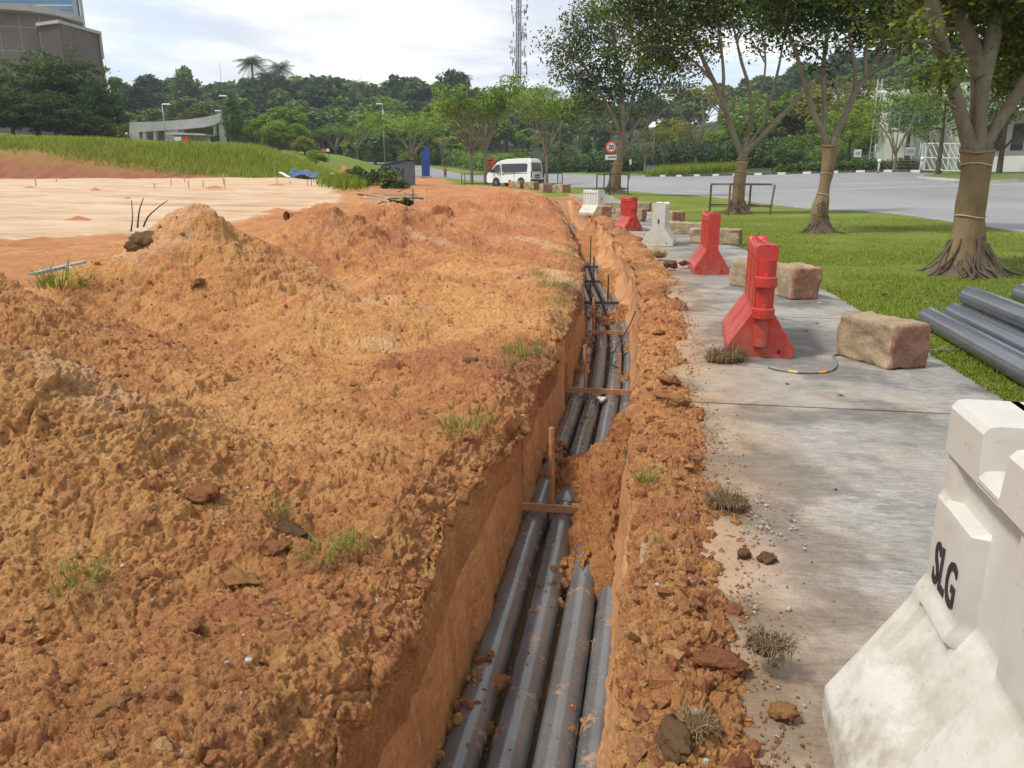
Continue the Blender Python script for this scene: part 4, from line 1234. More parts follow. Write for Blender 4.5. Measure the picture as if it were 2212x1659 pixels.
# ------------------------------------------------------------------ water barriers
def text_obj(body, size, mat, parent, loc, rot, ext=.001, name='lettering', spacing=1.0, bold=0.0, squeeze=1.0):
    cu = bpy.data.curves.new(name, 'FONT'); cu.body = body; cu.size = size; cu.extrude = ext; cu.align_x = 'CENTER'; cu.align_y = 'CENTER'
    cu.space_character = spacing; cu.offset = bold; cu.resolution_u = 3
    t = bpy.data.objects.new(name, cu); COL.objects.link(t)
    me = bpy.data.meshes.new_from_object(t)
    bpy.data.objects.remove(t)
    me.materials.clear(); me.materials.append(mat)
    if squeeze != 1.0:
        for v_ in me.vertices: v_.co.x *= squeeze
    o = bpy.data.objects.new(name, me); o.location = loc; o.rotation_euler = rot
    return link(o, parent)
def barrier(loc, rz, mat, label, L=1.25, H=.955, wb=.29, wt=.098, zb=.10, zf=.40, nrib=3, coupl=True, notch=0, panel=False, group='plastic water barriers along the path', tt=.115, flip=False, kneepow=1.0):
    root = empty('water_barrier', loc, rz, label, 'barrier', group)
    ny_ = 110
    ys_ = np.linspace(-L / 2, L / 2, ny_)
    zs_ = np.r_[np.linspace(0, zb, 5), np.linspace(zb, zf, 26)[1:], np.linspace(zf, H - tt, 26)[1:], np.linspace(H - tt, H, 9)[1:]]
    nz = len(zs_)
    def hw(z):
        return np.where(z < zb, wb, np.where(z < zf, wt + (wb - wt) * (1 - (z - zb) / (zf - zb)) ** kneepow, wt))
    Yg, Zg = np.meshgrid(ys_, zs_, indexing='ij')
    W = hw(Zg)
    # recessed flutes in the side above the foot, below the head
    inside = sstep(zb + .02, zb + .09, Zg) * sstep(H - tt - .0, H - tt - .03, Zg)
    rib = np.zeros_like(W)
    if nrib:
        pos = np.linspace(-L * .36, L * .36, nrib * 2 + 1)
        for p_ in pos:
            rib = np.maximum(rib, sstep(.055, .035, np.abs(Yg - p_)))
        W = W - .028 * rib * inside
    if panel:
        pz = sstep(.36 + .32 * np.clip(panel + .15 - Yg, -1, 1), .385 + .32 * np.clip(panel + .15 - Yg, -1, 1), Zg) if False else sstep(.40, .43, Zg)
        pc = sstep(.145, .13, np.abs(Yg - panel)) * sstep(.715, .695, Zg) * pz
        rec = sstep(zb + .10, zb + .22, Zg) * sstep(H - tt, H - tt - .02, Zg) * sstep(.20, .18, np.abs(Yg - (panel - .14)))
        W = W - .028 * rec * (1 - pc) + .012 * pc
    W = W - .012 * sstep(H - tt, H - tt - .012, Zg) * (1 if panel else .6)
    Ht = np.zeros(ny_)
    if notch:
        for c_, w_, d_ in notch: Ht = np.maximum(Ht, d_ * sstep(w_ / 2 + .008, w_ / 2, np.abs(ys_ - c_)))
    else:
        Ht = .028 * sstep(L * .33 + .02, L * .33, np.abs(ys_))
    # rounded top corners
    Zq = Zg - Ht[:, None] * sstep(H - tt * 1.1, H - .01, Zg)
    endr = sstep(0, .012, (L / 2 - np.abs(ys_)))[:, None]
    W = W * (1 - .03 * (1 - endr))
    Wt = W - .012 * sstep(H - .012, H, Zg)
    left = np.stack([-Wt, Yg, Zq], -1); right = np.stack([Wt, Yg, Zq], -1)[:, ::-1]
    tx = np.linspace(-1, 1, 13)[1:-1]
    wtop = Wt[:, -1]
    top = np.stack([wtop[:, None] * tx[None], np.repeat(ys_[:, None], 11, 1), Zq[:, -1:] + .004 + 0 * tx[None] - (.018 * np.exp(-(tx[None] / .22) ** 2) if not notch else 0)], -1)
    ring = np.concatenate([left, top, right], 1)
    m_ = ring.shape[1]
    V = ring.reshape(-1, 3)
    Fs = gridfaces(ny_, m_)
    cap = []
    for i0 in (0, (ny_ - 1) * m_):
        for a in range((m_ - 1) // 2):
            b = m_ - 1 - a
            if b - a < 2: break
            cap.append([i0 + a, i0 + a + 1, i0 + b - 1, i0 + b])
    Fs = np.r_[Fs, np.array(cap)]
    body = npmesh('body', V, Fs, mat, root)
    bm = bmesh.new(); bm.from_mesh(body.data); bmesh.ops.remove_doubles(bm, verts=bm.verts, dist=1e-5); bmesh.ops.recalc_face_normals(bm, faces=bm.faces)
    for e in bm.edges: e.smooth = not (len(e.link_faces) == 2 and e.calc_face_angle(0) > .6)
    for f in bm.faces: f.smooth = True
    bm.to_mesh(body.data); bm.free()
    if coupl:
        ye = L / 2 if flip else -L / 2; sg = 1 if flip else -1
        mb = MB()
        mb.tube([(0, ye - sg * .01, .10), (0, ye - sg * .01, H - tt)], .066, 22)
        smooth_angle(mb.build('end_column', mat, root))
        for zc_ in (.39, .655):
            mb = MB()
            yc_ = ye + sg * .012
            mb.tube([(0, yc_, zc_ - .045), (0, yc_, zc_ - .038), (0, yc_, zc_ + .038), (0, yc_, zc_ + .045)], [.086, .094, .094, .086], 26)
            mb.tube([(.0, ye + sg * .06, zc_ + .04), (.0, ye + sg * .06, zc_ + .080)], [.027, .024], 14)
            smooth_angle(mb.build('coupling_ring', mat, root))
    # drain plug
    mb = MB(); mb.tube([(-wb * .92 if not flip else wb * .6, -L / 2 - .004, .06), (-wb * .92 if not flip else wb * .6, -L / 2 + .01, .06)], .018, 12)
    mb = MB(); mb.tube([(wb * .55, -L / 2 - .004, .055), (wb * .55, -L / 2 + .01, .055)], .016, 12)
    mb.build('drain_plug', M['black'], root)
    return root
def bpos(u, v, z=None):
    p = gz(u, v, 0)
    for _ in range(4):
        p = gz(u, v, Ts(p.x, p.y) + .004)
    return p
def place_barrier(u, v, yaw, *a, **k):
    """(u, v): foot of the near end"""
    L = k.get('L', 1.25)
    p = bpos(u, v); d = Vector((math.sin(yaw), math.cos(yaw), 0))
    c = p + d * L / 2; c.z = p.z + .002
    return barrier(c, -yaw, *a, **k)
b1 = place_barrier(1640, 772, math.radians(13), M['red'], 'nearest red plastic barrier with two round couplings on its end', wb=.285, wt=.088, nrib=1)
b2 = place_barrier(1536, 594, math.radians(8), M['red'], 'second red plastic barrier with mud on its foot, fluted side facing the trench', L=1.15, coupl=False, nrib=2)
b3 = place_barrier(1420, 531, math.radians(16), M['whitep'], 'middle white plastic barrier between two red ones', L=1.0, coupl=False, nrib=2, wb=.36, wt=.155)
b4 = place_barrier(1368, 499, math.radians(-8), M['red'], 'farthest and smallest looking red plastic barrier', L=1.1, nrib=2, wb=.28)
b5 = place_barrier(1298, 466, math.radians(-26), M['whitep'], 'farthest white plastic barrier, at the curve of the trench', L=1.1, coupl=False, nrib=2, wb=.36, wt=.15)
for br, zz in ((b3, .55), (b5, .62)):
    mb = MB(); mb.box((0, -.5 * (1.0 if br is b3 else 1.1) - .004, zz), (.03, .012, .10)); mb.build('handle_slot', M['black'], br)
# near white barrier with lettering
yaw6 = math.radians(12.5)
NL = 1.35
d6 = Vector((math.sin(yaw6), math.cos(yaw6), 0))
b6 = barrier(Vector((1.245, 1.85, .004)) - d6 * NL / 2, -yaw6, M['whitenear'], 'large scuffed white plastic barrier in the front corner with black sprayed letters',
             L=NL, wb=.365, wt=.135, zf=.47, zb=.09, nrib=0, coupl=False, notch=[(NL / 2 - .31, .13, .10), (-.30, .13, .10)], panel=NL / 2 - .13, tt=.13)
text_obj('SLG', .160, M['black'], b6, (-.1372, NL / 2 - .145, .535), (math.pi / 2, 0, -math.pi / 2), .0012, 'lettering', 1.02, .003, .62)

# ------------------------------------------------------------------ concrete blocks
def block(loc, rz, d, seed, label, clay_end='near', group='clay stained concrete blocks along the path'):
    n_ = 22
    V = []; faces = []; idx = {}
    lx, ly, lz = d[0] / 2, d[1] / 2, d[2]
    bm = bmesh.new(); bmesh.ops.create_cube(bm, size=1)
    bmesh.ops.subdivide_edges(bm, edges=bm.edges, cuts=18, use_grid_fill=True)
    A = np.array([v.co for v in bm.verts]) * 2
    # rounded box
    rr_ = .022 if min(d) > .2 else .02
    q = A * (lx, ly, lz / 2)
    inn = np.clip(q, [-(lx - rr_ * 1.6), -(ly - rr_ * 1.6), -(lz / 2 - rr_ * 1.6)], [lx - rr_ * 1.6, ly - rr_ * 1.6, lz / 2 - rr_ * 1.6])
    dv = q - inn; ln = np.linalg.norm(dv, axis=1)[:, None] + 1e-9
    q = inn + dv / ln * np.minimum(ln, rr_ * 1.6)
    nn_ = dv / ln
    S_ = q + seed * 3.7
    q = q + nn_ * (.018 * fbm(*(S_ * 3).T, 3, seed) + .012 * fbm(*(S_ * 11).T, 3, seed + 1) - .05 * np.clip(fbm(*(S_ * 5).T, 3, seed + 5) - .35, 0, 1) + .004 * fbm(*(S_ * 40).T, 2, seed + 2))[:, None]
    ends = np.clip(-(q[:, 1] + ly - .05) / .04 + .5, 0, 1)
    for v, p in zip(bm.verts, q + (0, 0, lz / 2)): v.co = p
    me = bpy.data.meshes.new('concrete_block'); bm.to_mesh(me); bm.free()
    me.polygons.foreach_set('use_smooth', [True] * len(me.polygons))
    t = me.attributes.new('clay', 'FLOAT', 'POINT')
    cv = -.55 + 1.25 * ends + .35 * np.clip(1 - q[:, 2] / .1, 0, 1) * 0 + .18 * np.clip(.08 - (q[:, 2] + lz / 2), 0, .08) / .08
    t.data.foreach_set('value', cv.astype(np.float32))
    me.materials.append(M['stone'])
    o = bpy.data.objects.new('concrete_block', me); o.location = loc; o.rotation_euler = (0, 0, rz); link(o)
    return tag(o, label, 'concrete block', group)
def pblock(u, v, yaw, d, seed, label):
    """(u, v) lower front corner middle"""
    p = bpos(u, v); c = p + Vector((math.sin(yaw), math.cos(yaw), 0)) * d[1] / 2
    return block(Vector((c.x, c.y, Ts(c.x, c.y) - .004)), -yaw, d, seed, label)
pblock(1965, 798, math.radians(-20), (.38, .66, .38), 1, 'largest looking concrete block, near the grey pipes, with a reddish end')
pblock(1742, 648, math.radians(-8), (.40, .55, .42), 2, 'squarish concrete block right of the nearest red barrier')
pblock(1700, 628, math.radians(-38), (.34, .85, .36), 3, 'concrete block half hidden between the nearest red barrier and the squarish block')
pblock(1600, 529, math.radians(-62), (.36, 1.2, .37), 4, 'long concrete block behind the second red barrier, front one of the two')
pblock(1530, 507, math.radians(-70), (.34, 1.25, .34), 5, 'long pale concrete block behind the second red barrier, rear one of the two')
pblock(1466, 483, math.radians(-12), (.46, .5, .40), 6, 'small cube of concrete alone on the grass edge past the middle white barrier')
pblock(1392, 478, math.radians(-60), (.40, 1.0, .42), 7, 'concrete block behind the farthest red barrier, on its right')
pblock(1345, 462, math.radians(-62), (.40, 1.2, .44), 8, 'pale concrete block between the farthest white and red barriers')
pblock(1405, 455, math.radians(-70), (.36, 1.0, .34), 9, 'mossy low block at the back of the group behind the farthest red barrier')
pblock(1310, 470, math.radians(-10), (.4, .6, .42), 10, 'reddish block partly behind the farthest white barrier')
for i, (u, v, Y, yaw, w, lab) in enumerate([(1215, 426, 49, -.5, .9, 'pale block by the path end, right of two lone blocks'), (1179, 425, 49, -.3, .7, 'pinkish block by the path end, left of two lone blocks'),
                           (1148, 412, 55, -.9, .9, 'irregular block on the grass under the rear of the van'), (1118, 409, 56, -.9, .9, 'low block on the grass under the front of the van')]):
    p = at(u, v, Y)
    block(Vector((p.x, Y, Ts(p.x, Y) - .02)), -yaw, (.62, w, .52), 20 + i, lab)

# ------------------------------------------------------------------ stack of spare pipes on the grass
def spare(a, b, r, label, wall=.006):
    a, b = Vector(a), Vector(b)
    root = empty('pipe', a, 0, label, 'pipe', 'spare grey pipes stacked on the grass')
    b = b - a; d = b.normalized()
    mb = MB(); mb.tube([Vector((0, 0, 0)), b * .02, b * .5, b], r, 40, cap=False)
    mb.tube([b, d * .0], r - wall, 40, cap=False)
    o = mb.build('pipe_body', M['pvc_clean'], root)
    smooth_angle(o, 50)
    mb = MB()
    n_ = 40; q = d.to_track_quat('Z', 'Y').to_matrix()
    V = [q @ Vector((math.cos(2 * math.pi * i / n_) * rr_, math.sin(2 * math.pi * i / n_) * rr_, -.0005)) for rr_ in (r, r - wall) for i in range(n_)]
    mb.add(V, [(i, (i + 1) % n_, n_ + (i + 1) % n_, n_ + i) for i in range(n_)])
    mb.build('pipe_rim', M['pvc_clean'], root)
    mb = MB(); mb.tube([d * .3, d * .301], r - wall - .001, 30); mb.build('bore_shade_disc', M['bore_shade'], root)  # dark disc added across the hollow pipe, painted shade
    return root
SR = .108
pd = Vector((.52, -1.0, 0)).normalized() * 5.4
def sp(u, v, z, label, dirv=pd, dz=0):
    a = gz(u, v, z); spare(a, a + dirv + Vector((0, 0, dz)), SR, label)
dv1 = (gz(2212, 792, .10) - gz(2008, 682, .10)); dv1 = Vector((dv1.x, dv1.y, 0)).normalized() * 5.4
sp(2008, 686, .11, 'lowest grey spare pipe, nearest to the path', dv1)
sp(2062, 676, .11, 'grey spare pipe lying second from the path', dv1)
sp(2096, 640, .30, 'grey spare pipe riding on top of the two lower ones', dv1)
sp(2208, 634, .27, 'far grey spare pipe at the right edge, end just showing', dv1)
a_ = gz(2075, 720, .012)
mb = MB(); mb.bar(a_ + Vector((-.32, .05, .0)), a_ + Vector((.9, .12, .0)), .09, .03)
tag(mb.build('timber_batten', M['timber_dark'], bevel=.003), 'flat timber batten under the spare grey pipes', 'batten')

# conduit on the path with coloured bands
cp = [(1660, 793), (1700, 802), (1748, 806), (1790, 803), (1808, 793), (1805, 775), (1795, 764), (1900, 762), (2010, 756), (2110, 755), (2212, 760)]
root = empty('conduit', (0, 0, 0), 0, 'thin grey conduit looping over the path with yellow and orange bands', 'conduit')
P_ = smoothline([tuple(gz(u, v, .016)) for u, v in cp], 90, 2)
MB().tube(P_, .0095, 8).build('conduit_body', M['cable'], root, smooth=True)
for uv_, mt in (((1712, 804), 'yellow'), ((1771, 805.5), 'orange')):
    p = np.array(gz(*uv_, .016)); i = int(((P_ - p) ** 2).sum(1).argmin())
    s2 = [P_[i] - (P_[i + 1] - P_[i]) * .0, P_[i + 1]]
    c0 = (np.array(s2[0]) + s2[1]) / 2; dd = (np.array(s2[1]) - s2[0]); dd = dd / np.linalg.norm(dd)
    MB().tube([c0 - dd * .035, c0 + dd * .035], .0112, 10).build('tape_band', M[mt], root)
# fallen leaves on the path
pts = [(1765, 700), (1815, 855), (1520, 632), (1510, 640), (1690, 690), (1742, 716), (1770, 655), (1560, 700), (1900, 670), (1700, 830), (1590, 690)]
for i, (u, v) in enumerate(pts):
    p = bpos(u, v); r_ = random.Random(i)
    V = [(0, -.035, 0), (.016, 0, .006), (0, .035, .002), (-.016, 0, .006)]
    mb = MB(); mb.add(V, [(0, 1, 2, 3)])
    o = mb.build('fallen_leaf', M['yellow'] if i in (2, 3, 6) else M['timber_dark'])
    o.location = p + Vector((0, 0, .006)); o.rotation_euler = (.1, .1, r_.uniform(0, 6))
    tag(o, 'small yellow fallen leaf on the concrete path' if i in (2, 3, 6) else 'small dark fallen leaf on the concrete path', 'leaf', 'yellow leaves on the path' if i in (2, 3, 6) else 'dark leaves on the path')

r_ = np.random.default_rng(17); n = 420
yy_ = 4 + 24 * r_.random(n) ** 1.3; oo_ = 2.7 + r_.random(n) * (yy_ * .6 + 1); xx_, y3_ = along(oo_, yy_)
ok = xx_ < 14; c_ = np.stack([xx_[ok], y3_[ok], T(xx_[ok], y3_[ok]) + .045], 1); a_ = r_.uniform(0, 6.3, len(c_))
dA = np.stack([np.cos(a_), np.sin(a_), r_.normal(0, .25, len(a_))], 1) * .05; dB = np.stack([-np.sin(a_), np.cos(a_), r_.normal(0, .25, len(a_))], 1) * .024
Vq = np.stack([c_ - dA, c_ + dB, c_ + dA, c_ - dB], 1).reshape(-1, 3)
tag(npmesh('fallen_leaves', Vq, np.arange(len(Vq)).reshape(-1, 4), M['straw'], smooth=False), 'dry brown leaves strewn over the mown lawn', 'leaves', kind='stuff')

# ------------------------------------------------------------------ vegetation
M['leaf_dark'] = leafmat('dark glossy leaves', [(0.019, 0.040, 0.011), (0.042, 0.081, 0.018), (0.085, 0.144, 0.025), (0.189, 0.234, 0.045)], .30, .38)
M['leaf_ficus'] = leafmat('fig leaves', [(0.026, 0.047, 0.014), (0.057, 0.094, 0.022), (0.110, 0.153, 0.032), (0.246, 0.252, 0.050)], .38, .34)
M['leaf_olive'] = leafmat('olive leaves', [(0.051, 0.063, 0.017), (0.110, 0.119, 0.025), (0.191, 0.196, 0.042), (0.279, 0.252, 0.070)], .35, .5)
M['leaf_mid'] = leafmat('green leaves', [(0.033, 0.065, 0.016), (0.078, 0.136, 0.025), (0.138, 0.217, 0.037), (0.228, 0.295, 0.054)], .35, .5)
M['leaf_light'] = leafmat('fresh green leaves', [(0.045, 0.084, 0.014), (0.106, 0.176, 0.024), (0.184, 0.270, 0.035), (0.298, 0.351, 0.068)], .40, .5)
M['leaf_far'] = leafmat('wood leaves', [(0.024, 0.049, 0.023), (0.052, 0.099, 0.038), (0.096, 0.156, 0.053), (0.170, 0.228, 0.067)], .25, .6)
M['leaf_deep'] = leafmat('deep green leaves', [(.016, .036, .012), (.036, .068, .018), (.068, .11, .026), (.12, .16, .04)], .34, .6)
M['leaf_rust'] = leafmat('rusty leaves', [(.08, .055, .02), (.14, .085, .03), (.17, .12, .04)], .35, .6)
def bark(name, a, b, c2):
    k = NT(name)
    c = k.ramp(k.noise(3.2, 7, .65, vec=k.map((1, 1, .35))), [(.3, a), (.55, b), (.75, c2)])
    c = k.mix(k.ramp(k.noise(2.1, 6, .7), [(.50, 0.), (.68, .6)]), c, (.16, .17, .07))
    c = k.mix(k.ramp(k.noise(9, 7, .75), [(.55, 0.), (.66, .7)]), c, (.075, .055, .038))
    bb = k.bump(k.noise(1, 7, .7, vec=k.map((11, 11, 6))), 1.0, .035)
    return k.done(c, .85, bb, spec=.25)
M['bark'] = bark('pale grey bark', (.125, .098, .072), (.21, .172, .132), (.29, .25, .20))
M['bark_dark'] = bark('dark bark', (.05, .038, .028), (.09, .07, .05), (.14, .115, .085))
M['root'] = bark('root', (.07, .048, .034), (.135, .10, .075), (.23, .19, .155))
def sack():
    k = NT('burlap')
    c = k.ramp(k.noise(2.5, 6, .6), [(.3, (.165, .115, .060)), (.7, (.28, .205, .115))])
    w1 = k.n('ShaderNodeTexWave', wave_type='BANDS', bands_direction='Z'); w1.inputs['Scale'].default_value = 28; w1.inputs['Distortion'].default_value = 2.5; w1.inputs['Detail'].default_value = 3
    k.l(k.co(), w1.inputs['Vector'])
    c = k.mix(1.0, c, k.ramp(w1.outputs['Fac'], [(.2, .8), (.8, 1.1)]), 'MULTIPLY')
    c = k.mix(k.ramp(k.noise(5, 6, .7), [(.55, 0.), (.7, .5)]), c, (.15, .14, .07))
    b = k.bump(k.noise(1, 6, .65, vec=k.map((9, 9, 3))), .9, .04); b = k.bump(w1.outputs['Fac'], .35, .006, b)
    return k.done(c, .92, b, spec=.15)
M['burlap'] = sack()
M['rope'] = simple('pale rope', (.45, .38, .26), .9, .2, 20)
M['ink'] = simple('faded ink', (.045, .035, .03), .9, .3, 12)

def leaf_cards(ctr, n, size, rad, r_, up=.35, shell=.55, aspect=.55):
    """n rhombic leaves filling an ellipsoid (rad) around ctr, denser outside"""
    d = r_.normal(size=(n, 3)); d /= np.linalg.norm(d, axis=1)[:, None]
    t = r_.random(n) ** (1 / 3) * (1 - shell) + shell * r_.random(n) ** .25
    p = ctr + d * t[:, None] * rad
    return leaf_at(p, size, r_, up, aspect)
def leaf_at(p, size, r_, up=.35, aspect=.55):
    n = len(p)
    nn = r_.normal(size=(n, 3)); nn[:, 2] = np.abs(nn[:, 2]) + up; nn /= np.linalg.norm(nn, axis=1)[:, None]
    a = r_.normal(size=(n, 3)); a[:, 2] -= .3; a -= nn * (a * nn).sum(1)[:, None]; a /= np.linalg.norm(a, axis=1)[:, None]
    b = np.cross(nn, a)
    s = size * r_.uniform(.65, 1.3, n)[:, None]
    V = np.stack([p - a * s * .5, p + b * s * .5 * aspect - a * s * .06, p + a * s * .5, p - b * s * .5 * aspect - a * s * .06], 1)
    return V
def cards_obj(name, Vs, mat, parent=None):
    V = np.concatenate(Vs).reshape(-1, 3)
    return npmesh(name, V, np.arange(len(V)).reshape(-1, 4), mat, parent, smooth=False)
def sub_branches(mb, limbs, clumps, r_, base_r, per=3):
    """twigs from the nearest limb point out to every clump"""
    L = np.concatenate([np.array([p[:3] for p in l]) for l in limbs])
    for (c, rad) in clumps:
        c = np.array(c)
        d = np.linalg.norm(L - c, axis=1) + np.maximum(0, L[:, 2] - c[2]) * 1.5
        o = np.argsort(d)
        for q in range(per):
            a = L[o[min(len(o) - 1, r_.integers(0, 4) + q * 2)]]
            b = c + r_.normal(size=3) * np.array(rad) * .55
            m = (a + b) / 2 + r_.normal(size=3) * .06 * np.linalg.norm(b - a) + (0, 0, .06 * np.linalg.norm(b - a))
            pts = smoothline([a, m, b], 7, 1)
            mb.tube(pts, np.linspace(base_r, base_r * .25, 7), 5, cap=False)
            for _ in range(2):
                e = b + r_.normal(size=3) * np.array(rad) * .6
                s_ = pts[r_.integers(3, 6)]
                mb.tube([s_, (s_ + e) / 2 + r_.normal(size=3) * .05, e], [base_r * .4, base_r * .28, base_r * .12], 4, cap=False)
def px_limb(pts, Y):
    out = []
    for q in pts:
        u, v, r = q[:3]; dy = q[3] if len(q) > 3 else 0
        p = at(u, v, Y + dy); out.append((p.x, p.y, p.z, r))
    return out
def near_tree(label, Y, trunk, limbs, clumps, leafsize, leafn, seed, mat='leaf_ficus', roots=True, wrap=None, twig=.025, cat='tree', group='trees along the grass verge', crownname='crown', rtn=False):
    r_ = np.random.default_rng(seed)
    t = px_limb(trunk, Y)
    base = Vector(t[0][:3]); base.z = Ts(base.x, base.y)
    root = empty('fig_tree', base, 0, label, cat, group)
    B = np.array(base)
    mb = MB()
    def addl(l, n=10):
        P_ = smoothline([tuple(q) for q in l], max(8, len(l) * 5), 2)
        wob_ = fbm(P_[:, 0] * 2, P_[:, 2] * 2, P_[:, 1] * 2, 2, seed)
        P_[:, 3] *= 1 + .10 * wob_
        mb.tube(P_[:, :3] - B, P_[:, 3], n)
        return P_
    t[0] = (t[0][0], t[0][1], base.z - .1, t[0][3])
    addl(t, 18)
    fk_ = .8 if Y > 30 else .92
    LL = [addl([(a_, b_, c_, d_ * fk_) for a_, b_, c_, d_ in px_limb(l, Y)], 12) for l in limbs]
    cl = []
    for c in clumps:
        u, v, dy, ru = c[:4]; n_ = c[4] if len(c) > 4 else 1.0
        p = at(u, v, Y + dy); R_ = ru * (Y + dy) / F
        cl.append((np.array(p) - B, np.array([R_, R_, R_ * .8]), n_))
    sub_branches(mb, [np.array([np.r_[q[:3] - B] for q in L_]) for L_ in LL], [(c, r) for c, r, _ in cl], r_, twig)
    tr = smooth_angle(mb.build('trunk', M['bark'], root), 60)
    Vs = []
    for c, r, n_ in cl:
        # leaves in small tufts round twig tips
        nt = max(6, int(leafn * n_ / 26 * (r[0] ** 2)))
        d = r_.normal(size=(nt, 3)); d /= np.linalg.norm(d, axis=1)[:, None]
        tc = c + d * (r_.random(nt) ** .45)[:, None] * r
        pp = np.repeat(tc, 26, 0) + r_.normal(size=(nt * 26, 3)) * leafsize * (1.75, 1.75, 1.1)
        Vs.append(leaf_at(pp, leafsize, r_, .25, .5))
    cards_obj('crown', Vs, M[mat], root)
    if roots:
        mb = MB()
        R0 = t[0][3]
        mb.tube([(0, 0, -.10), (0, 0, .03), (0, 0, .10), (0, 0, .22), (0, 0, .42)], [R0 * 2.7, R0 * 2.2, R0 * 1.75, R0 * 1.32, R0 * 1.05], 24)
        for i in range(44):
            a = i / 44 * 6.283 + r_.uniform(-.2, .2); w = r_.uniform(.35, 1.35); z9 = r_.uniform(.45, 1.1); tw9 = r_.uniform(-.7, .7)
            pts = []
            for s_ in np.linspace(0, 1, 9):
                rad = R0 * (1.02 + (2.1 * s_ ** 1.3 + .5 * s_) * w); z = (.46 * z9 * (1 - s_) ** 1.9) - .05 * s_ + .02 * math.sin(s_ * 9 + i)
                aa = a + .16 * math.sin(s_ * 7 + i) * (.3 + s_) + tw9 * s_ * .6
                pts.append((math.cos(aa) * rad, math.sin(aa) * rad, z * (R0 / .2) ** .5 + .01))
            rr_ = np.linspace(.024, .008, 9) * r_.uniform(.5, 1.35) * (R0 / .22)
            mb.tube(pts, rr_, 6)
        smooth_angle(mb.build('roots', M['root'], root), 60)
    if wrap:
        w = px_limb(wrap, Y)
        P_ = smoothline([tuple(q) for q in w], 60, 2)
        n_ = 48; V = []
        for i, q in enumerate(P_):
            for k_i in range(n_):
                a = 2 * math.pi * k_i / n_
                f = 1.01 + .085 * float(vnoise(math.cos(a) * 2.4 + seed, math.sin(a) * 2.4, i * .07)) + .04 * float(vnoise(math.cos(a) * 6 + seed, math.sin(a) * 6, i * .16))
                V.append((q[0] - B[0] + math.cos(a) * q[3] * f, q[1] - B[1] + math.sin(a) * q[3] * f, q[2] - B[2] + .015 * math.sin(a * 2 + seed)))
        o = npmesh('burlap_wrap', V, [[i * n_ + k_i, i * n_ + (k_i + 1) % n_, (i + 1) * n_ + (k_i + 1) % n_, (i + 1) * n_ + k_i] for i in range(59) for k_i in range(n_)], M['burlap'], root)
        # rolled hem and ropes
        def ring_at(i, f, rr, mat, nm):
            q = P_[i]; mb2 = MB()
            pts = [(q[0] - B[0] + math.cos(a) * q[3] * f, q[1] - B[1] + math.sin(a) * q[3] * f, q[2] - B[2] + .02 * math.sin(a * 2 + i)) for a in np.linspace(0, 2 * math.pi, 33)]
            mb2.tube(pts, rr, 8); mb2.build(nm, mat, root, smooth=True)
        ring_at(59, 1.03, .022, M['burlap'], 'hem')
        ring_at(50, 1.03, .010, M['rope'], 'rope')
        ring_at(26, 1.05, .010, M['rope'], 'rope')
        root['_w'] = 0; del root['_w']
        return root, P_, B, o
    return root, None, B, None

# nearest tree, right edge
T1 = near_tree('stout pale fig tree nearest the camera, wrapped in burlap, by the spare pipes', 12.6,
    [(2080, 596, .26), (2086, 540, .20), (2098, 440, .17), (2108, 360, .165), (2112, 310, .165)],
    [[(2106, 350, .13), (2088, 292, .12), (2066, 215, .115), (2045, 135, .105), (2022, 62, .12, -.2), (2008, -25, .10, -.4), (1990, -160, .07, -.6)],
     [(2112, 340, .14), (2116, 250, .13), (2126, 160, .12), (2148, 70, .13, .2), (2172, -20, .11, .3), (2195, -160, .07, .3)],
     [(2122, 170, .13), (2108, 115, .12, .2), (2082, 52, .11, .4), (2055, -12, .10, .6), (2045, -110, .07, .8)],
     [(2120, 345, .11), (2142, 285, .105), (2185, 225, .10), (2232, 150, .11), (2290, 60, .09)],
     [(2112, 345, .12, .2), (2104, 262, .10, .3), (2110, 190, .09, .4), (2100, 120, .07, .6)]],
    [(2000, 20, 1.5, 60, .5), (2070, -20, 1.5, 75), (2150, 20, 1.8, 70, .8), (2215, 60, 1.2, 70), (1940, 40, 1.0, 50, .5), (2200, 160, 1.0, 60, .5), (2020, 80, 1.5, 32, .35), (1985, 60, -.8, 34, .5), (2120, -90, 0, 110),
     (2240, -40, 0, 110), (2000, -110, 0, 100), (1900, -90, .5, 90), (2320, 60, 0, 110), (2150, -230, 0, 140), (2210, 110, 2.5, 60, .6), (2060, 10, 3.5, 60, .5), (2035, 150, -.3, 24, .5), (2020, 172, -.3, 18, .5)],
    .11, 6000, 101, wrap=[(2080, 583, .40), (2083, 556, .32), (2091, 515, .25), (2095, 470, .205), (2098, 445, .215), (2106, 380, .205), (2111, 328, .225)], twig=.04)
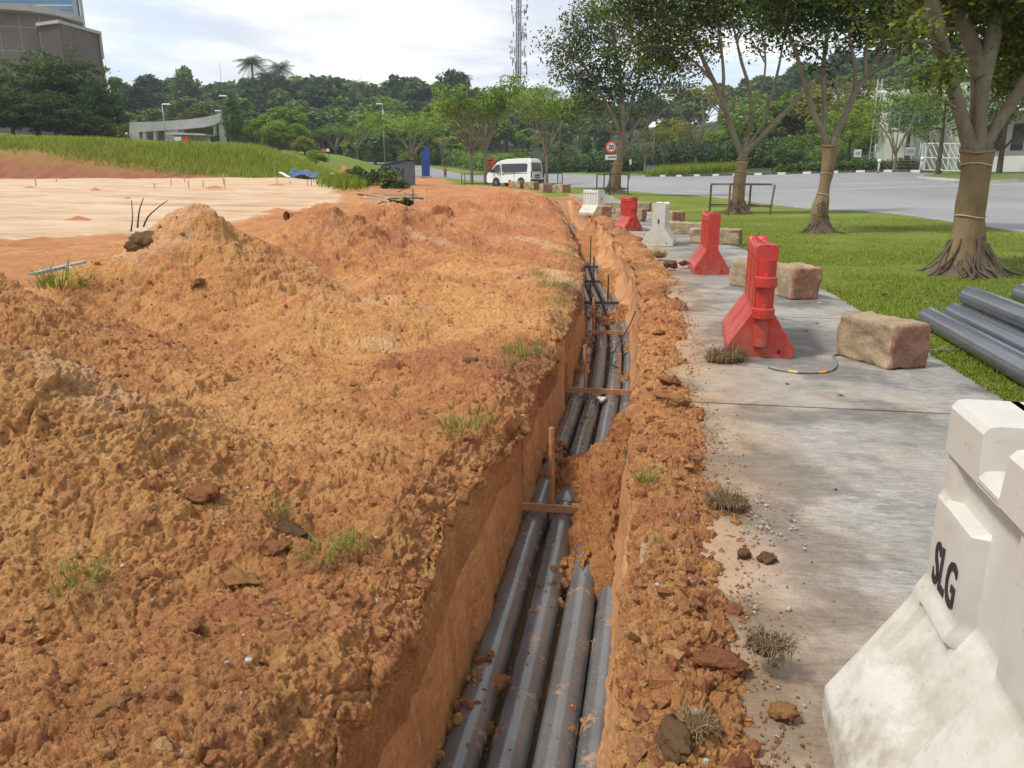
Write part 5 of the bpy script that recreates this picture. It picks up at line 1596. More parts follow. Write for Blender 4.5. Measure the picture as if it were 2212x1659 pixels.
T2 = near_tree('slim fig tree in twisted burlap printed with dark letters', 22.6,
    [(1770, 498, .20), (1772, 450, .15), (1783, 400, .13), (1790, 345, .14), (1793, 312, .14)],
    [[(1788, 322, .10), (1780, 285, .10), (1757, 250, .085), (1746, 200, .075), (1730, 150, .065), (1714, 95, .05), (1692, 40, .04), (1680, -40, .03)],
     [(1781, 290, .085), (1782, 240, .07), (1779, 185, .06), (1778, 120, .05), (1790, 60, .04), (1800, -10, .03)],
     [(1797, 322, .12), (1808, 282, .11), (1832, 238, .10), (1845, 200, .09), (1872, 165, .08), (1908, 140, .065), (1952, 108, .055), (1992, 62, .045), (2030, 10, .03)],
     [(1870, 166, .07), (1868, 120, .055), (1880, 60, .045), (1892, -20, .03)], [(1846, 200, .07), (1848, 150, .06), (1838, 95, .045), (1828, 30, .03)],
     [(1872, 165, .05), (1900, 110, .04), (1930, 50, .03), (1950, -10, .02)]],
    [(1700, 60, 0, 42), (1690, 10, .8, 50), (1740, 20, 0, 50), (1790, 30, .5, 50), (1840, 20, 0, 50), (1730, 110, .5, 28, .6), (1780, 90, -.5, 30, .6), (1850, 75, .6, 38, .8), (1895, 60, 0, 44), (1950, 50, .5, 50), (2010, 10, 0, 60), (1920, 0, .5, 60),
     (1760, -40, 0, 70), (1850, -50, 0, 80), (1940, -70, 0, 80), (1660, -40, 0, 70), (1975, 105, .3, 34, .5), (1770, 150, .2, 18, .4), (1905, 105, .4, 26, .6), (2030, 70, .5, 40, .6), (1850, -140, 0, 110)],
    .135, 2300, 102, wrap=[(1768, 487, .23), (1770, 462, .225), (1773, 440, .22), (1778, 420, .165), (1781, 404, .14), (1787, 372, .175), (1791, 340, .18), (1793, 315, .215)], twig=.03)
T3 = near_tree('tall open fig tree with forked pale limbs and a timber guard', 32,
    [(1592, 463, .24), (1596, 420, .19), (1601, 370, .18), (1606, 325, .18)],
    [[(1603, 335, .16), (1588, 300, .15), (1574, 258, .14), (1560, 218, .125), (1544, 180, .11), (1520, 132, .095), (1500, 85, .08), (1465, 55, .05), (1430, 40, .04)],
     [(1561, 222, .09), (1564, 170, .08), (1560, 120, .07), (1552, 60, .05), (1540, 0, .04)],
     [(1543, 180, .07), (1500, 130, .06), (1455, 105, .05), (1410, 110, .035)],
     [(1608, 332, .17), (1640, 300, .15), (1682, 258, .135), (1722, 214, .12), (1755, 178, .10), (1802, 130, .08), (1845, 85, .06), (1880, 40, .04)],
     [(1606, 328, .13), (1620, 280, .12), (1625, 230, .10), (1617, 180, .085), (1600, 130, .07), (1590, 80, .05), (1575, 20, .04)],
     [(1612, 318, .10), (1648, 272, .09), (1662, 220, .075), (1682, 150, .06), (1692, 90, .045), (1700, 20, .03)],
     [(1626, 230, .06), (1652, 180, .05), (1655, 120, .04), (1640, 50, .03)]],
    [(1400, 60, 0, 45), (1440, 30, .8, 50), (1480, 60, 0, 45), (1520, 30, .8, 55), (1570, 30, 0, 50), (1620, 20, .8, 50), (1660, 40, 0, 45, .7), (1430, 100, .8, 42), (1480, 110, 0, 38), (1530, 95, .8, 30, .8), (1390, 120, 0, 30, .8),
     (1700, 10, .5, 50), (1560, -30, 0, 70), (1480, -40, 0, 70), (1640, -50, 0, 80), (1400, -10, 0, 55), (1340, 20, 0, 45, .8), (1360, -40, 0, 60), (1600, 70, .5, 26, .5), (1640, 100, 0, 22, .4), (1450, 140, .5, 30, .7), (1500, 150, .8, 26, .6), (1615, 272, .2, 9, 1.2), (1585, -130, 0, 110), (1290, 5, .4, 26, .5)],
    .16, 1250, 103, wrap=[(1593, 455, .24), (1594, 440, .235), (1597, 400, .225), (1600, 372, .235), (1604, 345, .225)], twig=.035)
T4 = near_tree('dense dark fig tree in burlap beside the speed limit sign', 50,
    [(1325, 418, .34), (1328, 380, .28), (1338, 335, .24), (1345, 300, .24)],
    [[(1344, 305, .18), (1330, 262, .16), (1300, 205, .12), (1270, 150, .09), (1235, 110, .06)], [(1346, 300, .2), (1346, 230, .16), (1340, 160, .12), (1325, 90, .08)],
     [(1348, 305, .17), (1380, 262, .13), (1420, 205, .1), (1440, 150, .07)], [(1333, 345, .16), (1368, 305, .13), (1412, 255, .11), (1450, 225, .09), (1490, 200, .06)],
     [(1347, 280, .12), (1365, 220, .1), (1385, 160, .08), (1380, 90, .06)]],
    [(1187, 92, 0, 20, .8), (1205, 118, .5, 26), (1235, 140, 0, 34), (1238, 60, .5, 20, .8), (1255, 95, 0, 34), (1235, 40, 0, 14, .7), (1280, 60, .8, 34), (1290, 120, 0, 44), (1320, 70, .5, 42), (1340, 130, 0, 46), (1300, 170, .8, 46), (1250, 180, .5, 36), (1260, 215, 0, 30, .9),
     (1350, 185, 0, 42), (1395, 150, .5, 42), (1400, 90, 0, 42), (1430, 120, .8, 34), (1440, 175, 0, 34), (1400, 205, .5, 32, .8), (1320, 215, .5, 34, .8), (1240, 240, 0, 20, .7), (1290, 30, .5, 30), (1345, 30, .5, 34), (1260, 15, 0, 14, .7), (1215, 165, 0, 20, .8), (1465, 200, .5, 24, .6), (1380, 240, 0, 22, .6), (1290, 245, .6, 22, .6), (1230, 265, 0, 16, .6)],
    .22, 480, 104, 'leaf_ficus', wrap=[(1324, 412, .40), (1326, 395, .36), (1331, 370, .32), (1336, 345, .29)], twig=.05)
# lettering on the second tree's sacking
def wrap_text(body, P_, B, parent, zc, ang, size, tilt, squeeze=.9):
    t = text_obj(body, size, M['ink'], parent, (0, 0, 0), (0, 0, 0), 0, 'lettering', 1.0, .0)
    zz = P_[:, 2] - B[2]; o_ = np.argsort(zz)
    for v_ in t.data.vertices:
        x, y = v_.co.x * math.cos(tilt) - v_.co.y * math.sin(tilt), v_.co.x * math.sin(tilt) + v_.co.y * math.cos(tilt)
        z = zc + y
        r = float(np.interp(z, zz[o_], P_[o_, 3])) * 1.085; cx = float(np.interp(z, zz[o_], P_[o_, 0])) - B[0]; cy = float(np.interp(z, zz[o_], P_[o_, 1])) - B[1]
        a = ang + x / r
        v_.co = (cx + math.cos(a) * r, cy + math.sin(a) * r, z)
r_t2, P_t2, B_t2, _ = T2
vd = math.atan2(-B_t2[1], -B_t2[0])
for body, da, zc in (('PRODUCE', .55, .52), ('COTE D', .05, .55), ('CO', -.55, .42)):
    wrap_text(body, P_t2, B_t2, r_t2, zc, vd + da, .17, -1.35)
r_t1, P_t1, B_t1, _ = T1
vd = math.atan2(-B_t1[1], -B_t1[0])
for body, da, zc in (('CO', .95, .42), ('D', 1.0, .60)):
    wrap_text(body, P_t1, B_t1, r_t1, zc, vd + da, .12, -1.2)

# ---- timber guards
def guard(u, v, Y, w, label, lean=0, mat='timber_dark', h=1.15):
    p = at(u, v, Y); z = Ts(p.x, p.y)
    root = empty('tree_guard', (p.x, p.y, z), .18, label, 'tree guard', 'timber guards round the verge trees')
    hw_ = w / 2
    cs = [(-hw_, -hw_), (hw_, -hw_), (hw_, hw_), (-hw_, hw_)]
    for i, (x, y) in enumerate(cs):
        MB().bar((x, y, -.1), (x + lean * (.12 if i == 1 else 0), y, h), .07, .05).build('post', M[mat], root, bevel=.004)
    for i in range(4):
        a, b = cs[i], cs[(i + 1) % 4]
        MB().bar((a[0], a[1], h + .02), (b[0], b[1], h + .02), .035, .07).build('top_rail', M[mat], root)
        MB().bar((a[0] * 1.03, a[1] * 1.03, .30), (b[0] * 1.03, b[1] * 1.03, .30 + lean * .05), .035, .07).build('rail', M[mat], root)
    return root
M['guardwood'] = simple('weathered guard timber', (.17, .105, .06), .8, .3, 2, .4, 9)
guard(1596, 462, 32, 1.75, 'largest timber guard, round the open fig tree', 1, 'guardwood')
guard(1322, 414, 50, 1.55, 'timber guard round the tree beside the speed limit sign')
guard(1190, 405, 67, 1.55, 'timber guard round the small tree right of the van')
guard(1030, 399, 76, 2.6, 'wide timber guard round the twin trunks left of the van')

# ---- generic trees
def proto(name, seed, kind, mat, n=3200, size=.42):
    """unit tree about 10 m tall; returns list of (mesh, child name, mat)"""
    r_ = np.random.default_rng(seed)
    mb = MB(); Vs = []
    def tb(pts, rad, k_=7): mb.tube(pts, rad, k_, cap=False)
    if kind == 'umbrella':
        ht = 2.6; tb([(0, 0, -.8), (0.05, 0, .8), (0, 0.1, ht)], [.24, .19, .16], 9)
        tips = []
        for i in range(9):
            a = i * 2.4 + r_.uniform(-.3, .3); L = r_.uniform(3.0, 5.2); e = r_.uniform(.75, 1.15)
            p0 = np.array([0, 0.1, ht - r_.uniform(0, .5)]); d = np.array([math.cos(a) * math.cos(e), math.sin(a) * math.cos(e), math.sin(e)])
            p1 = p0 + d * L * .5; p2 = p1 + (d * (1, 1, .8)) * L * .55 + (0, 0, r_.uniform(-.2, .3))
            tb(smoothline([p0, p1, p2], 8, 1), np.linspace(.10, .035, 8), 6)
            for _ in range(3):
                q = p1 + (p2 - p1) * r_.uniform(0, .8); e2 = q + np.array([math.cos(a + r_.normal() * .7), math.sin(a + r_.normal() * .7), r_.uniform(.3, .8)]) * r_.uniform(1, 2.2)
                tb([q, (q + e2) / 2, e2], [.04, .03, .015], 5); tips.append(e2)
            tips.append(p2)
        nper = int(n / len(tips))
        for t in tips:
            Vs.append(leaf_cards(t + (0, 0, .2), nper, size, np.array([1.45, 1.45, .55]) * r_.uniform(.7, 1.2), r_, .9, .3))
    elif kind == 'bare':
        ht = 2.0; tb([(0, 0, -.8), (0, 0, .8), (0, 0, ht)], [.24, .2, .17], 9)
        for i in range(8):
            a = i * 2.4 + r_.uniform(-.3, .3); e = r_.uniform(.9, 1.3)
            p = np.array([0, 0, ht - r_.uniform(0, .5)]); d = np.array([math.cos(a) * math.cos(e), math.sin(a) * math.cos(e), math.sin(e)]); pts = [p]
            for s_ in range(5):
                p = p + d * 1.1; d = d + r_.normal(size=3) * .13; d /= np.linalg.norm(d); pts.append(p)
                if s_ > 0:
                    e2 = p + (d + r_.normal(size=3) * .5) * r_.uniform(.8, 1.9); tb([p, (p + e2) / 2 + r_.normal(size=3) * .08, e2], [.045, .03, .012], 5)
            tb(pts, np.linspace(.11, .03, 6), 6)
            Vs.append(leaf_cards(pts[-1] + (0, 0, .6), n // 8, size, np.array([1.2, 1.2, .8]), r_, .4, .2))
    elif kind == 'round':
        tb([(0, 0, -1), (.1, 0, 2.2), (0, .1, 5.5)], [.32, .24, .1], 8)
        for i in range(7):
            a = i * 2.4; z0 = r_.uniform(1.8, 4.5); e2 = np.array([math.cos(a) * 2.4, math.sin(a) * 2.4, z0 + 2.2]); tb([(0, 0, z0), (e2[0] * .5, e2[1] * .5, z0 + 1.3), e2], [.12, .08, .03], 5)
        nc = 34
        for i in range(nc):
            d = r_.normal(size=3); d /= np.linalg.norm(d); d[2] = abs(d[2]) * 1.2 - .25
            c = np.array([0, 0, 5.2]) + d * (2.5, 2.5, 3.3) * r_.uniform(.75, 1.12)
            R_ = r_.uniform(.75, 1.55)
            Vs.append(leaf_cards(c, int(n / nc), size, np.array([R_, R_, R_ * .72]), r_, .6, .6))
    elif kind == 'tall':
        tb([(0, 0, -1), (.1, 0, 3), (0, .1, 7.5)], [.26, .2, .07], 8)
        nc = 30
        for i in range(nc):
            z = 2.2 + 7.2 * (i + .5) / nc; w = 1.9 * math.sin(min(1, (z - 1.2) / 4.0) * 1.57) * (1 - max(0, z - 6) / 5.0)
            a = i * 2.4; c = np.array([math.cos(a) * w * .75, math.sin(a) * w * .75, z]); R_ = r_.uniform(.6, 1.15)
            Vs.append(leaf_cards(c, int(n / nc), size, np.array([R_, R_, R_ * .8]), r_, .5, .5))
    elif kind == 'feather':
        tb([(0, 0, -1), (.2, 0, 2.5), (0, .1, 6)], [.3, .22, .08], 8)
        nc = 60
        for i in range(nc):
            d = r_.normal(size=3); d /= np.linalg.norm(d); d[2] = abs(d[2]) * 1.25 - .35
            c = np.array([0, 0, 4.6]) + d * (3.1, 3.1, 4.1) * r_.uniform(.6, 1.08)
            ax = np.array([d[0], d[1], .35]); ax /= np.linalg.norm(ax)
            m = int(n / nc); s_ = r_.uniform(-1, 1, m)
            pp = c + ax * s_[:, None] * 1.3 + r_.normal(size=(m, 3)) * (.34, .34, .13) - np.array([0, 0, 1]) * (s_ ** 2)[:, None] * .22
            Vs.append(leaf_at(pp, size, r_, .9, .42))
    elif kind == 'palm':
        pts = [(.0, 0, -1), (.15, 0, 3), (.1, 0, 7.4)]; tb([(0, 0, -1), (.3, 0, 7), (.1, 0, 17.4)], [.26, .2, .17], 8)
        for i in range(38):
            a = i * 2.4; el = r_.uniform(-1.0, 1.35); L = r_.uniform(2.4, 3.9)
            P0 = np.array([.1, 0, 17.4]); prev = P0; n_ = 14
            mid = []
            for s_ in np.linspace(0, 1, n_):
                zz = math.sin(el) * L * s_ - 1.5 * s_ ** 2.2; hh = L * s_ * math.cos(el * .8)
                mid.append(P0 + (math.cos(a) * hh, math.sin(a) * hh, zz))
            side = np.array([-math.sin(a), math.cos(a), 0])
            for q in range(1, n_ - 1):
                wl = .8 * math.sin(math.pi * (q / n_) ** .7) + .15
                f_ = mid[q + 1] - mid[q]
                for sg in (-1, 1):
                    tip = mid[q] + side * sg * wl + f_ * .9 - (0, 0, .8 * wl)
                    Vs.append(np.array([[mid[q] - f_ * .05, mid[q] + f_ * .45, tip, tip - f_ * .1]]))
    tm = mb.build('trunk', M['bark'] if kind in ('umbrella', 'bare') else M['bark_dark'])
    cm = cards_obj('crown', Vs, M[mat])
    me = (tm.data, cm.data)
    bpy.data.objects.remove(tm); bpy.data.objects.remove(cm)
    return me
PR_ = {}
def get_proto(kind, mat, n, size, seed):
    k_ = (kind, mat, n, seed)
    if k_ not in PR_: PR_[k_] = proto(kind, seed, kind, mat, n, size)
    return PR_[k_]
HT = dict(umbrella=7.4, bare=7.6, round=9.4, tall=10.0, feather=9.4, palm=19.5)
def plant(kind, mat, u, vtop, Y, label, seed=1, n=2800, size=.5, wide=1.0, name='tree', cat='tree', group=None, sink=0.0, zb=None, gap=None):
    me = get_proto(kind, mat, n, size, seed)
    p = at(u, vtop, Y); z0 = (Ts(p.x, p.y) if zb is None else zb) - sink
    s = (p.z - z0) / HT[kind]
    root = empty(name, (p.x, p.y, z0), random.uniform(0, 6), label, cat, group)
    root.scale = (s * wide, s * wide, s)
    for m_, nm in zip(me, ('trunk', 'crown')):
        o = bpy.data.objects.new(nm, m_); link(o, root)
    return root

# verge trees further on
plant('umbrella', 'leaf_light', 1184, 178, 66, 'slender light green tree right of the white van', 3, 3600, .26, .62, group='trees along the grass verge')
plant('umbrella', 'leaf_light', 1046, 178, 80, 'light green tree whose trunk stands just left of the van, right of a pair', 4, 4200, .30, .72, group='trees along the grass verge')
plant('umbrella', 'leaf_light', 1016, 190, 82, 'light green tree left of the van, left of a pair', 5, 4200, .30, .66, group='trees along the grass verge')
plant('umbrella', 'leaf_light', 888, 246, 112, 'spreading light green tree behind the tall blue panel', 4, 4200, .30, 1.15, group='trees along the grass verge')
plant('umbrella', 'leaf_mid', 768, 262, 128, 'dark umbrella shaped tree left of the shed, right of a pair', 3, 3600, .26, 1.1, group='trees along the grass verge')
plant('umbrella', 'leaf_mid', 722, 268, 136, 'dark umbrella shaped tree above the grassy bank end, left of a pair', 5, 4200, .30, 1.1, group='trees along the grass verge')
for i, (u, vt, Y, lab) in enumerate([(1396, 290, 100, 'first bare limbed tree across the road, beside the blue sign'), (1438, 282, 100, 'second bare limbed tree across the road'), (1473, 275, 100, 'third bare limbed tree across the road'),
                         (1512, 200, 98, 'largest bare limbed tree across the road'), (1168, 300, 118, 'bare limbed tree behind the tree right of the van'), (955, 300, 150, 'bare limbed tree behind the blue panel')]):
    plant('bare', 'leaf_olive', u, vt, Y, lab, 7 + i % 2, 500, .4, 1.0, group='bare limbed trees across the road')
# dark clump before the left building
for i, (u, vt, Y, w, lab) in enumerate([(55, 98, 84, 1.15, 'broad dark feathery tree before the brown building, middle one'), (150, 92, 88, 1.0, 'tall dark feathery tree rising before the brown building'), (205, 165, 82, .85, 'dark feathery tree at the right end of the clump by the brown building'),
                        (15, 175, 77, 1.3, 'low dark feathery tree at the left front of the clump'), (190, 235, 78, 1.3, 'low dark feathery tree at the right front of the clump'), (-30, 125, 80, 1.2, 'dark feathery tree cut by the left edge of the picture'), (110, 190, 78, 1.3, 'lower dark feathery tree at the front of the clump')]):
    plant('feather', 'leaf_deep', u, vt, Y, lab, 11, 9000, .38, w, group='dark trees before the brown building', sink=1.0)
plant('feather', 'leaf_olive', 245, 258, 80, 'small olive tree by the white pole left of the pavilion', 12, 2500, .4, 1.2, sink=.5)
plant('feather', 'leaf_olive', 262, 285, 79, 'low yellowish bush left of the pavilion', 12, 2500, .4, 1.8, cat='bush', name='bush', sink=.5)
# around the pavilion
plant('tall', 'leaf_mid', 497, 208, 104, 'dense upright green tree at the right end of the pavilion', 13, 6000, .30, 1.05)
for i, (u, vt, Y, m, w, lab) in enumerate([(565, 245, 104, 'leaf_mid', 1.25, 'rounded green tree right of the upright tree by the pavilion'), (600, 255, 98, 'leaf_light', 1.3, 'yellowish tree above the grass bank'), (640, 262, 100, 'leaf_light', 1.3, 'yellow green bushy tree near the bank end'),
                           (585, 278, 92, 'leaf_olive', 1.15, 'brownish small tree on the bank with thin trunks'), (655, 292, 88, 'leaf_olive', 1.4, 'olive bush at the right end of the bank'), (680, 320, 80, 'leaf_light', 1.6, 'low green bush at the foot of the bank end'),
                           (430, 218, 150, 'leaf_olive', 1.2, 'yellow green leafy tree rising behind the pavilion'), (615, 225, 118, 'leaf_mid', 1.3, 'dark rounded tree behind the yellowish trees'), (540, 232, 120, 'leaf_far', 1.3, 'dark tree behind the upright tree')]):
    plant('round', m, u, vt, Y, lab, 14 + i % 3, 4200, .42, w, sink=.6)
# the wood behind: rows on the hill
su = [-200, 150, 215, 300, 400, 450, 520, 640, 700, 760, 800, 850, 900, 960, 1010, 1060, 1200, 1300, 1400, 1500, 1600, 1700, 1800, 1900, 2000, 2212, 2500]
sv = [170, 165, 166, 160, 158, 166, 156, 152, 160, 168, 170, 164, 160, 166, 184, 200, 200, 200, 195, 185, 160, 130, 105, 90, 70, 50, 40]
rt = np.random.default_rng(33)
WL = dict(far='tree on the skyline', mid='tree on the wooded slope', low='tree in the lower wood across the road', right='tree behind the wire fence')
def wlabel(kd, m, base, u):
    sh = {'round': 'rounded', 'tall': 'tall narrow', 'feather': 'feathery'}[kd]
    co_ = {'leaf_far': 'dark green', 'leaf_mid': 'mid green', 'leaf_light': 'light green', 'leaf_olive': 'olive', 'leaf_dark': 'very dark'}[m]
    where = 'left of the lattice tower' if u < 1110 else ('behind the fig trees' if u < 1700 else 'towards the pale building')
    return ' '.join((co_ + ' ' + sh + ' ' + base + ' ' + where).split()[:16])
def row(Y, u0, u1, step, dv, jit, mats, label, group, wide=(1.1, 1.6), sink=1.0, seeds=(21, 22, 23, 24), n=2600, size=.62, kinds=('round', 'round', 'tall')):
    u = u0
    while u < u1:
        vt = float(np.interp(u, su, sv)) + dv + rt.normal() * jit
        kd = kinds[rt.integers(len(kinds))]
        m_ = mats[rt.integers(len(mats))]; LK = (kd, m_)
        plant(kd, m_, u + rt.normal() * step * .2, vt, Y + rt.normal() * 6, None, int(seeds[rt.integers(len(seeds))]), n, size, rt.uniform(*wide), group=group, sink=sink)['label'] = wlabel(LK[0], LK[1], label, u)
        u += step
row(250, 150, 1150, 44, 6, 7, ['leaf_far'], WL['far'], 'trees on the skyline', n=2600, size=.8)
row(250, 1150, 2500, 60, 10, 8, ['leaf_far'], WL['far'], 'trees on the skyline', n=2600, size=.8)
row(215, 190, 1250, 50, 36, 9, ['leaf_far', 'leaf_far', 'leaf_mid'], WL['mid'], 'trees on the wooded slope', n=2600, size=.8)
row(205, 1250, 2450, 62, 44, 10, ['leaf_far', 'leaf_mid'], WL['mid'], 'trees on the wooded slope', n=2600, size=.8)
row(185, 230, 1300, 50, 70, 10, ['leaf_mid', 'leaf_mid', 'leaf_far', 'leaf_light'], WL['mid'], 'trees on the wooded slope', n=2600, size=.8)
row(160, 700, 1700, 52, 100, 12, ['leaf_mid', 'leaf_light', 'leaf_far', 'leaf_olive'], WL['low'], 'trees in the lower wood across the road', size=.62)
row(150, 1650, 2350, 60, 110, 14, ['leaf_mid', 'leaf_light', 'leaf_far'], WL['low'], 'trees in the lower wood across the road')
row(128, 1080, 1660, 46, 132, 16, ['leaf_mid', 'leaf_far', 'leaf_dark'], WL['low'], 'trees in the lower wood across the road', seeds=(25, 26), n=3600, size=.45)
row(104, 1540, 1880, 46, 150, 18, ['leaf_mid', 'leaf_light', 'leaf_mid'], WL['right'], 'trees behind the fence', seeds=(25, 26), n=3600, size=.45, kinds=('feather', 'round'))
row(92, 1690, 1880, 52, 185, 16, ['leaf_light', 'leaf_olive', 'leaf_mid'], WL['right'], 'trees behind the fence', seeds=(25, 26), n=3600, size=.45, kinds=('feather', 'round'))
row(112, 1640, 2500, 50, 190, 12, ['leaf_mid', 'leaf_far', 'leaf_light'], WL['right'], 'trees behind the fence', seeds=(25, 26), n=3600, size=.45)
row(135, 1350, 2500, 55, 160, 12, ['leaf_mid', 'leaf_far'], WL['low'], 'trees in the lower wood across the road', wide=(1.4, 1.9))
row(119, 1440, 2050, 46, 60, 18, ['leaf_mid', 'leaf_light', 'leaf_mid', 'leaf_olive'], WL['right'], 'trees behind the fence', wide=(1.0, 1.3), seeds=(25, 26), n=3600, size=.45, kinds=('feather', 'round', 'round'))
row(98, 1990, 2500, 62, 130, 22, ['leaf_mid', 'leaf_dark'], WL['right'], 'trees behind the fence', seeds=(25, 26), n=3600, size=.45)
for i, (u, vt, Y, lab) in enumerate([(543, 112, 235, 'tall broad palm standing above the skyline'), (600, 126, 240, 'smaller palm right of the tall one on the skyline'), (575, 146, 238, 'low palm between two taller ones on the skyline'), (1078, 186, 240, 'palm left of the lattice tower'), (1118, 180, 245, 'palm at the foot of the lattice tower'),
                         (1165, 180, 240, 'palm right of the lattice tower'), (1195, 188, 245, 'palm just left of the dense fig tree crown'), (985, 150, 238, 'round headed palm on the skyline left of the lattice tower'), (770, 165, 236, 'palm in the middle of the skyline')]):
    plant('palm', 'leaf_far', u, vt, Y, lab, 31 + i % 3, 0, 0, 1.25, name='palm_tree', cat='palm', sink=0)
plant('round', 'leaf_far', 398, 138, 232, 'dark round tree standing above the skyline over the pavilion', 21, 2600, .8, .7)
plant('round', 'leaf_far', 975, 142, 228, 'dark dense tree standing above the skyline left of the tower', 22, 2600, .8, .75)
# dark leaning trunk on the island, feathery trees by the building
plant('feather', 'leaf_dark', 2060, 120, 57, 'dark trunked tree on the traffic island in front of the gate', 27, 3000, .35, .75, gap=1)
plant('round', 'leaf_dark', 2200, 110, 56, 'tree at the right edge behind the nearest fig tree', 28, 3000, .35, .8)
plant('feather', 'leaf_mid', 1985, 140, 70, 'leafy green tree covering the wall left of the gate', 29, 3600, .35, .8)
plant('round', 'leaf_mid', 2145, 120, 78, 'rounded green tree behind the guard house', 26, 3600, .45, .9)
plant('bare', 'leaf_mid', 1950, 215, 66, 'thin leafy tree before the pale building wall', 9, 1400, .3, .8)
plant('feather', 'leaf_light', 1850, 205, 78, 'light green feathery tree left of the pale building', 29, 3600, .35, 1.1)

# bushes and undergrowth along the far side of the road
def bush_row(pts, h, label, mat, name='bush', n=2600, size=.28, w=2.2, dense=1, cat='undergrowth'):
    r_ = np.random.default_rng(len(pts) + int(h * 10)); Vs = []
    P_ = smoothline(pts, int(40 * dense), 1)
    for q in P_:
        z = Ts(q[0], q[1])
        for _ in range(2):
            R_ = h * r_.uniform(.5, .85)
            c = np.array([q[0] + r_.normal() * w * .5, q[1] + r_.normal() * w * .5, z + R_ * .55])
            Vs.append(leaf_cards(c, n // 40, size, np.array([R_ * 1.3, R_ * 1.3, R_]), r_, .6, .5))
    o = cards_obj(name, Vs, M[mat]); return tag(o, label, cat, kind='stuff')
bush_row([(XY((u, v, Y))[0], XY((u, v, Y))[1]) for u, v, Y in [(1120, 377, 128), (1250, 378, 116), (1340, 379, 106)]], 2.2, 'dark low undergrowth along the far side of the road', 'leaf_far', n=5200, size=.4, dense=1.3)
bush_row([(XY((u, v, Y))[0], XY((u, v, Y))[1]) for u, v, Y in [(690, 345, 205), (830, 352, 182), (960, 362, 158), (1120, 372, 132)]], 2.6, 'green undergrowth beyond the far bend of the road', 'leaf_mid', n=5200, size=.5, dense=1.6)
bush_row([(XY((u, v, Y))[0], XY((u, v, Y))[1]) for u, v, Y in [(1340, 378, 108), (1440, 378, 104), (1560, 378, 96), (1700, 376, 92)]], 3.0, 'dark hedge behind the bare limbed trees', 'leaf_far', n=5200, size=.4, dense=1.4)
bush_row([(XY((u, v, Y))[0], XY((u, v, Y))[1]) for u, v, Y in [(1690, 376, 76), (1800, 374, 74), (1980, 370, 69)]], .9, 'low clipped planting along the foot of the fence', 'leaf_dark', n=4200, size=.22, w=.8, dense=1.2)

def grass_patch(name, fn, n, L, w, seed, label, mat='blade', lean=.6):
    r_ = np.random.default_rng(seed)
    x, y = fn(r_, n)
    z = T(x, y)
    V, Fs = blades(x, y, z, len(x), L, 0, w, seed, lean)
    o = npmesh(name, V, Fs, M[mat]); return tag(o, label, 'grass', kind='stuff')
M['bankgrass'] = leafmat('tall bank grass', [(.085, .14, .014), (.15, .20, .024), (.24, .27, .035), (.34, .33, .07)], .4, .6)
def fbank(r_, n):
    x = r_.uniform(-62, -12.5, n); y = 61.0 + 15 * r_.random(n) ** .8
    xt = -13.5 - (y - 61) * .15
    lim = 61.5 + np.clip((-x - 20) * .30, 0, 6.0)
    ok = (x < xt) & (y > lim + r_.normal(size=n) * .5)
    return x[ok], y[ok]
grass_patch('grass', fbank, 60000, .62, .060, 3, 'tall yellow green grass covering the bank beyond the levelled field', 'bankgrass')
def fverge(r_, n):
    y = 100 + 20 * r_.random(n); t = r_.random(n)
    u = r_.uniform(1380, 1580, n); yy_ = r_.uniform(88, 97, n)
    return (u - CX) * yy_ / F * 1.02, yy_
grass_patch('grass', fverge, 9000, .95, .09, 4, 'bright long grass under the bare limbed trees', 'bankgrass')
def flawn(r_, n):
    y = 2.5 + 27 * r_.random(n) ** 1.9; o = 2.52 + r_.random(n) ** 1.15 * (y * .75 + 1)
    x, y2 = along(o, y)
    ok = (x < 14.2)
    return x[ok], y2[ok]
M['lawn'] = leafmat('lawn blades', [(.055, .085, .010), (.105, .155, .016), (.17, .225, .026), (.27, .29, .06)], .35, .6)
grass_patch('grass', flawn, 230000, .050, .010, 5, 'mown green lawn beside the concrete path', 'lawn', 1.1)
def fweed(r_, n):
    u = r_.normal(765, 20, n); Y_ = r_.normal(52, 2.4, n); return (u - CX) * Y_ / F * 1.03, Y_
grass_patch('grass', fweed, 3600, .7, .05, 6, 'bright weeds beside the dark shrub left of the shed', 'bankgrass')
def fweed2(r_, n):
    u = np.where(r_.random(n) < .7, r_.normal(900, 14, n), r_.normal(865, 12, n)); Y_ = r_.uniform(24.5, 27, n); return (u - CX) * Y_ / F * 1.03, Y_
grass_patch('grass', fweed2, 900, .42, .03, 7, 'yellow green weeds behind the red mound in front of the debris', 'bankgrass')
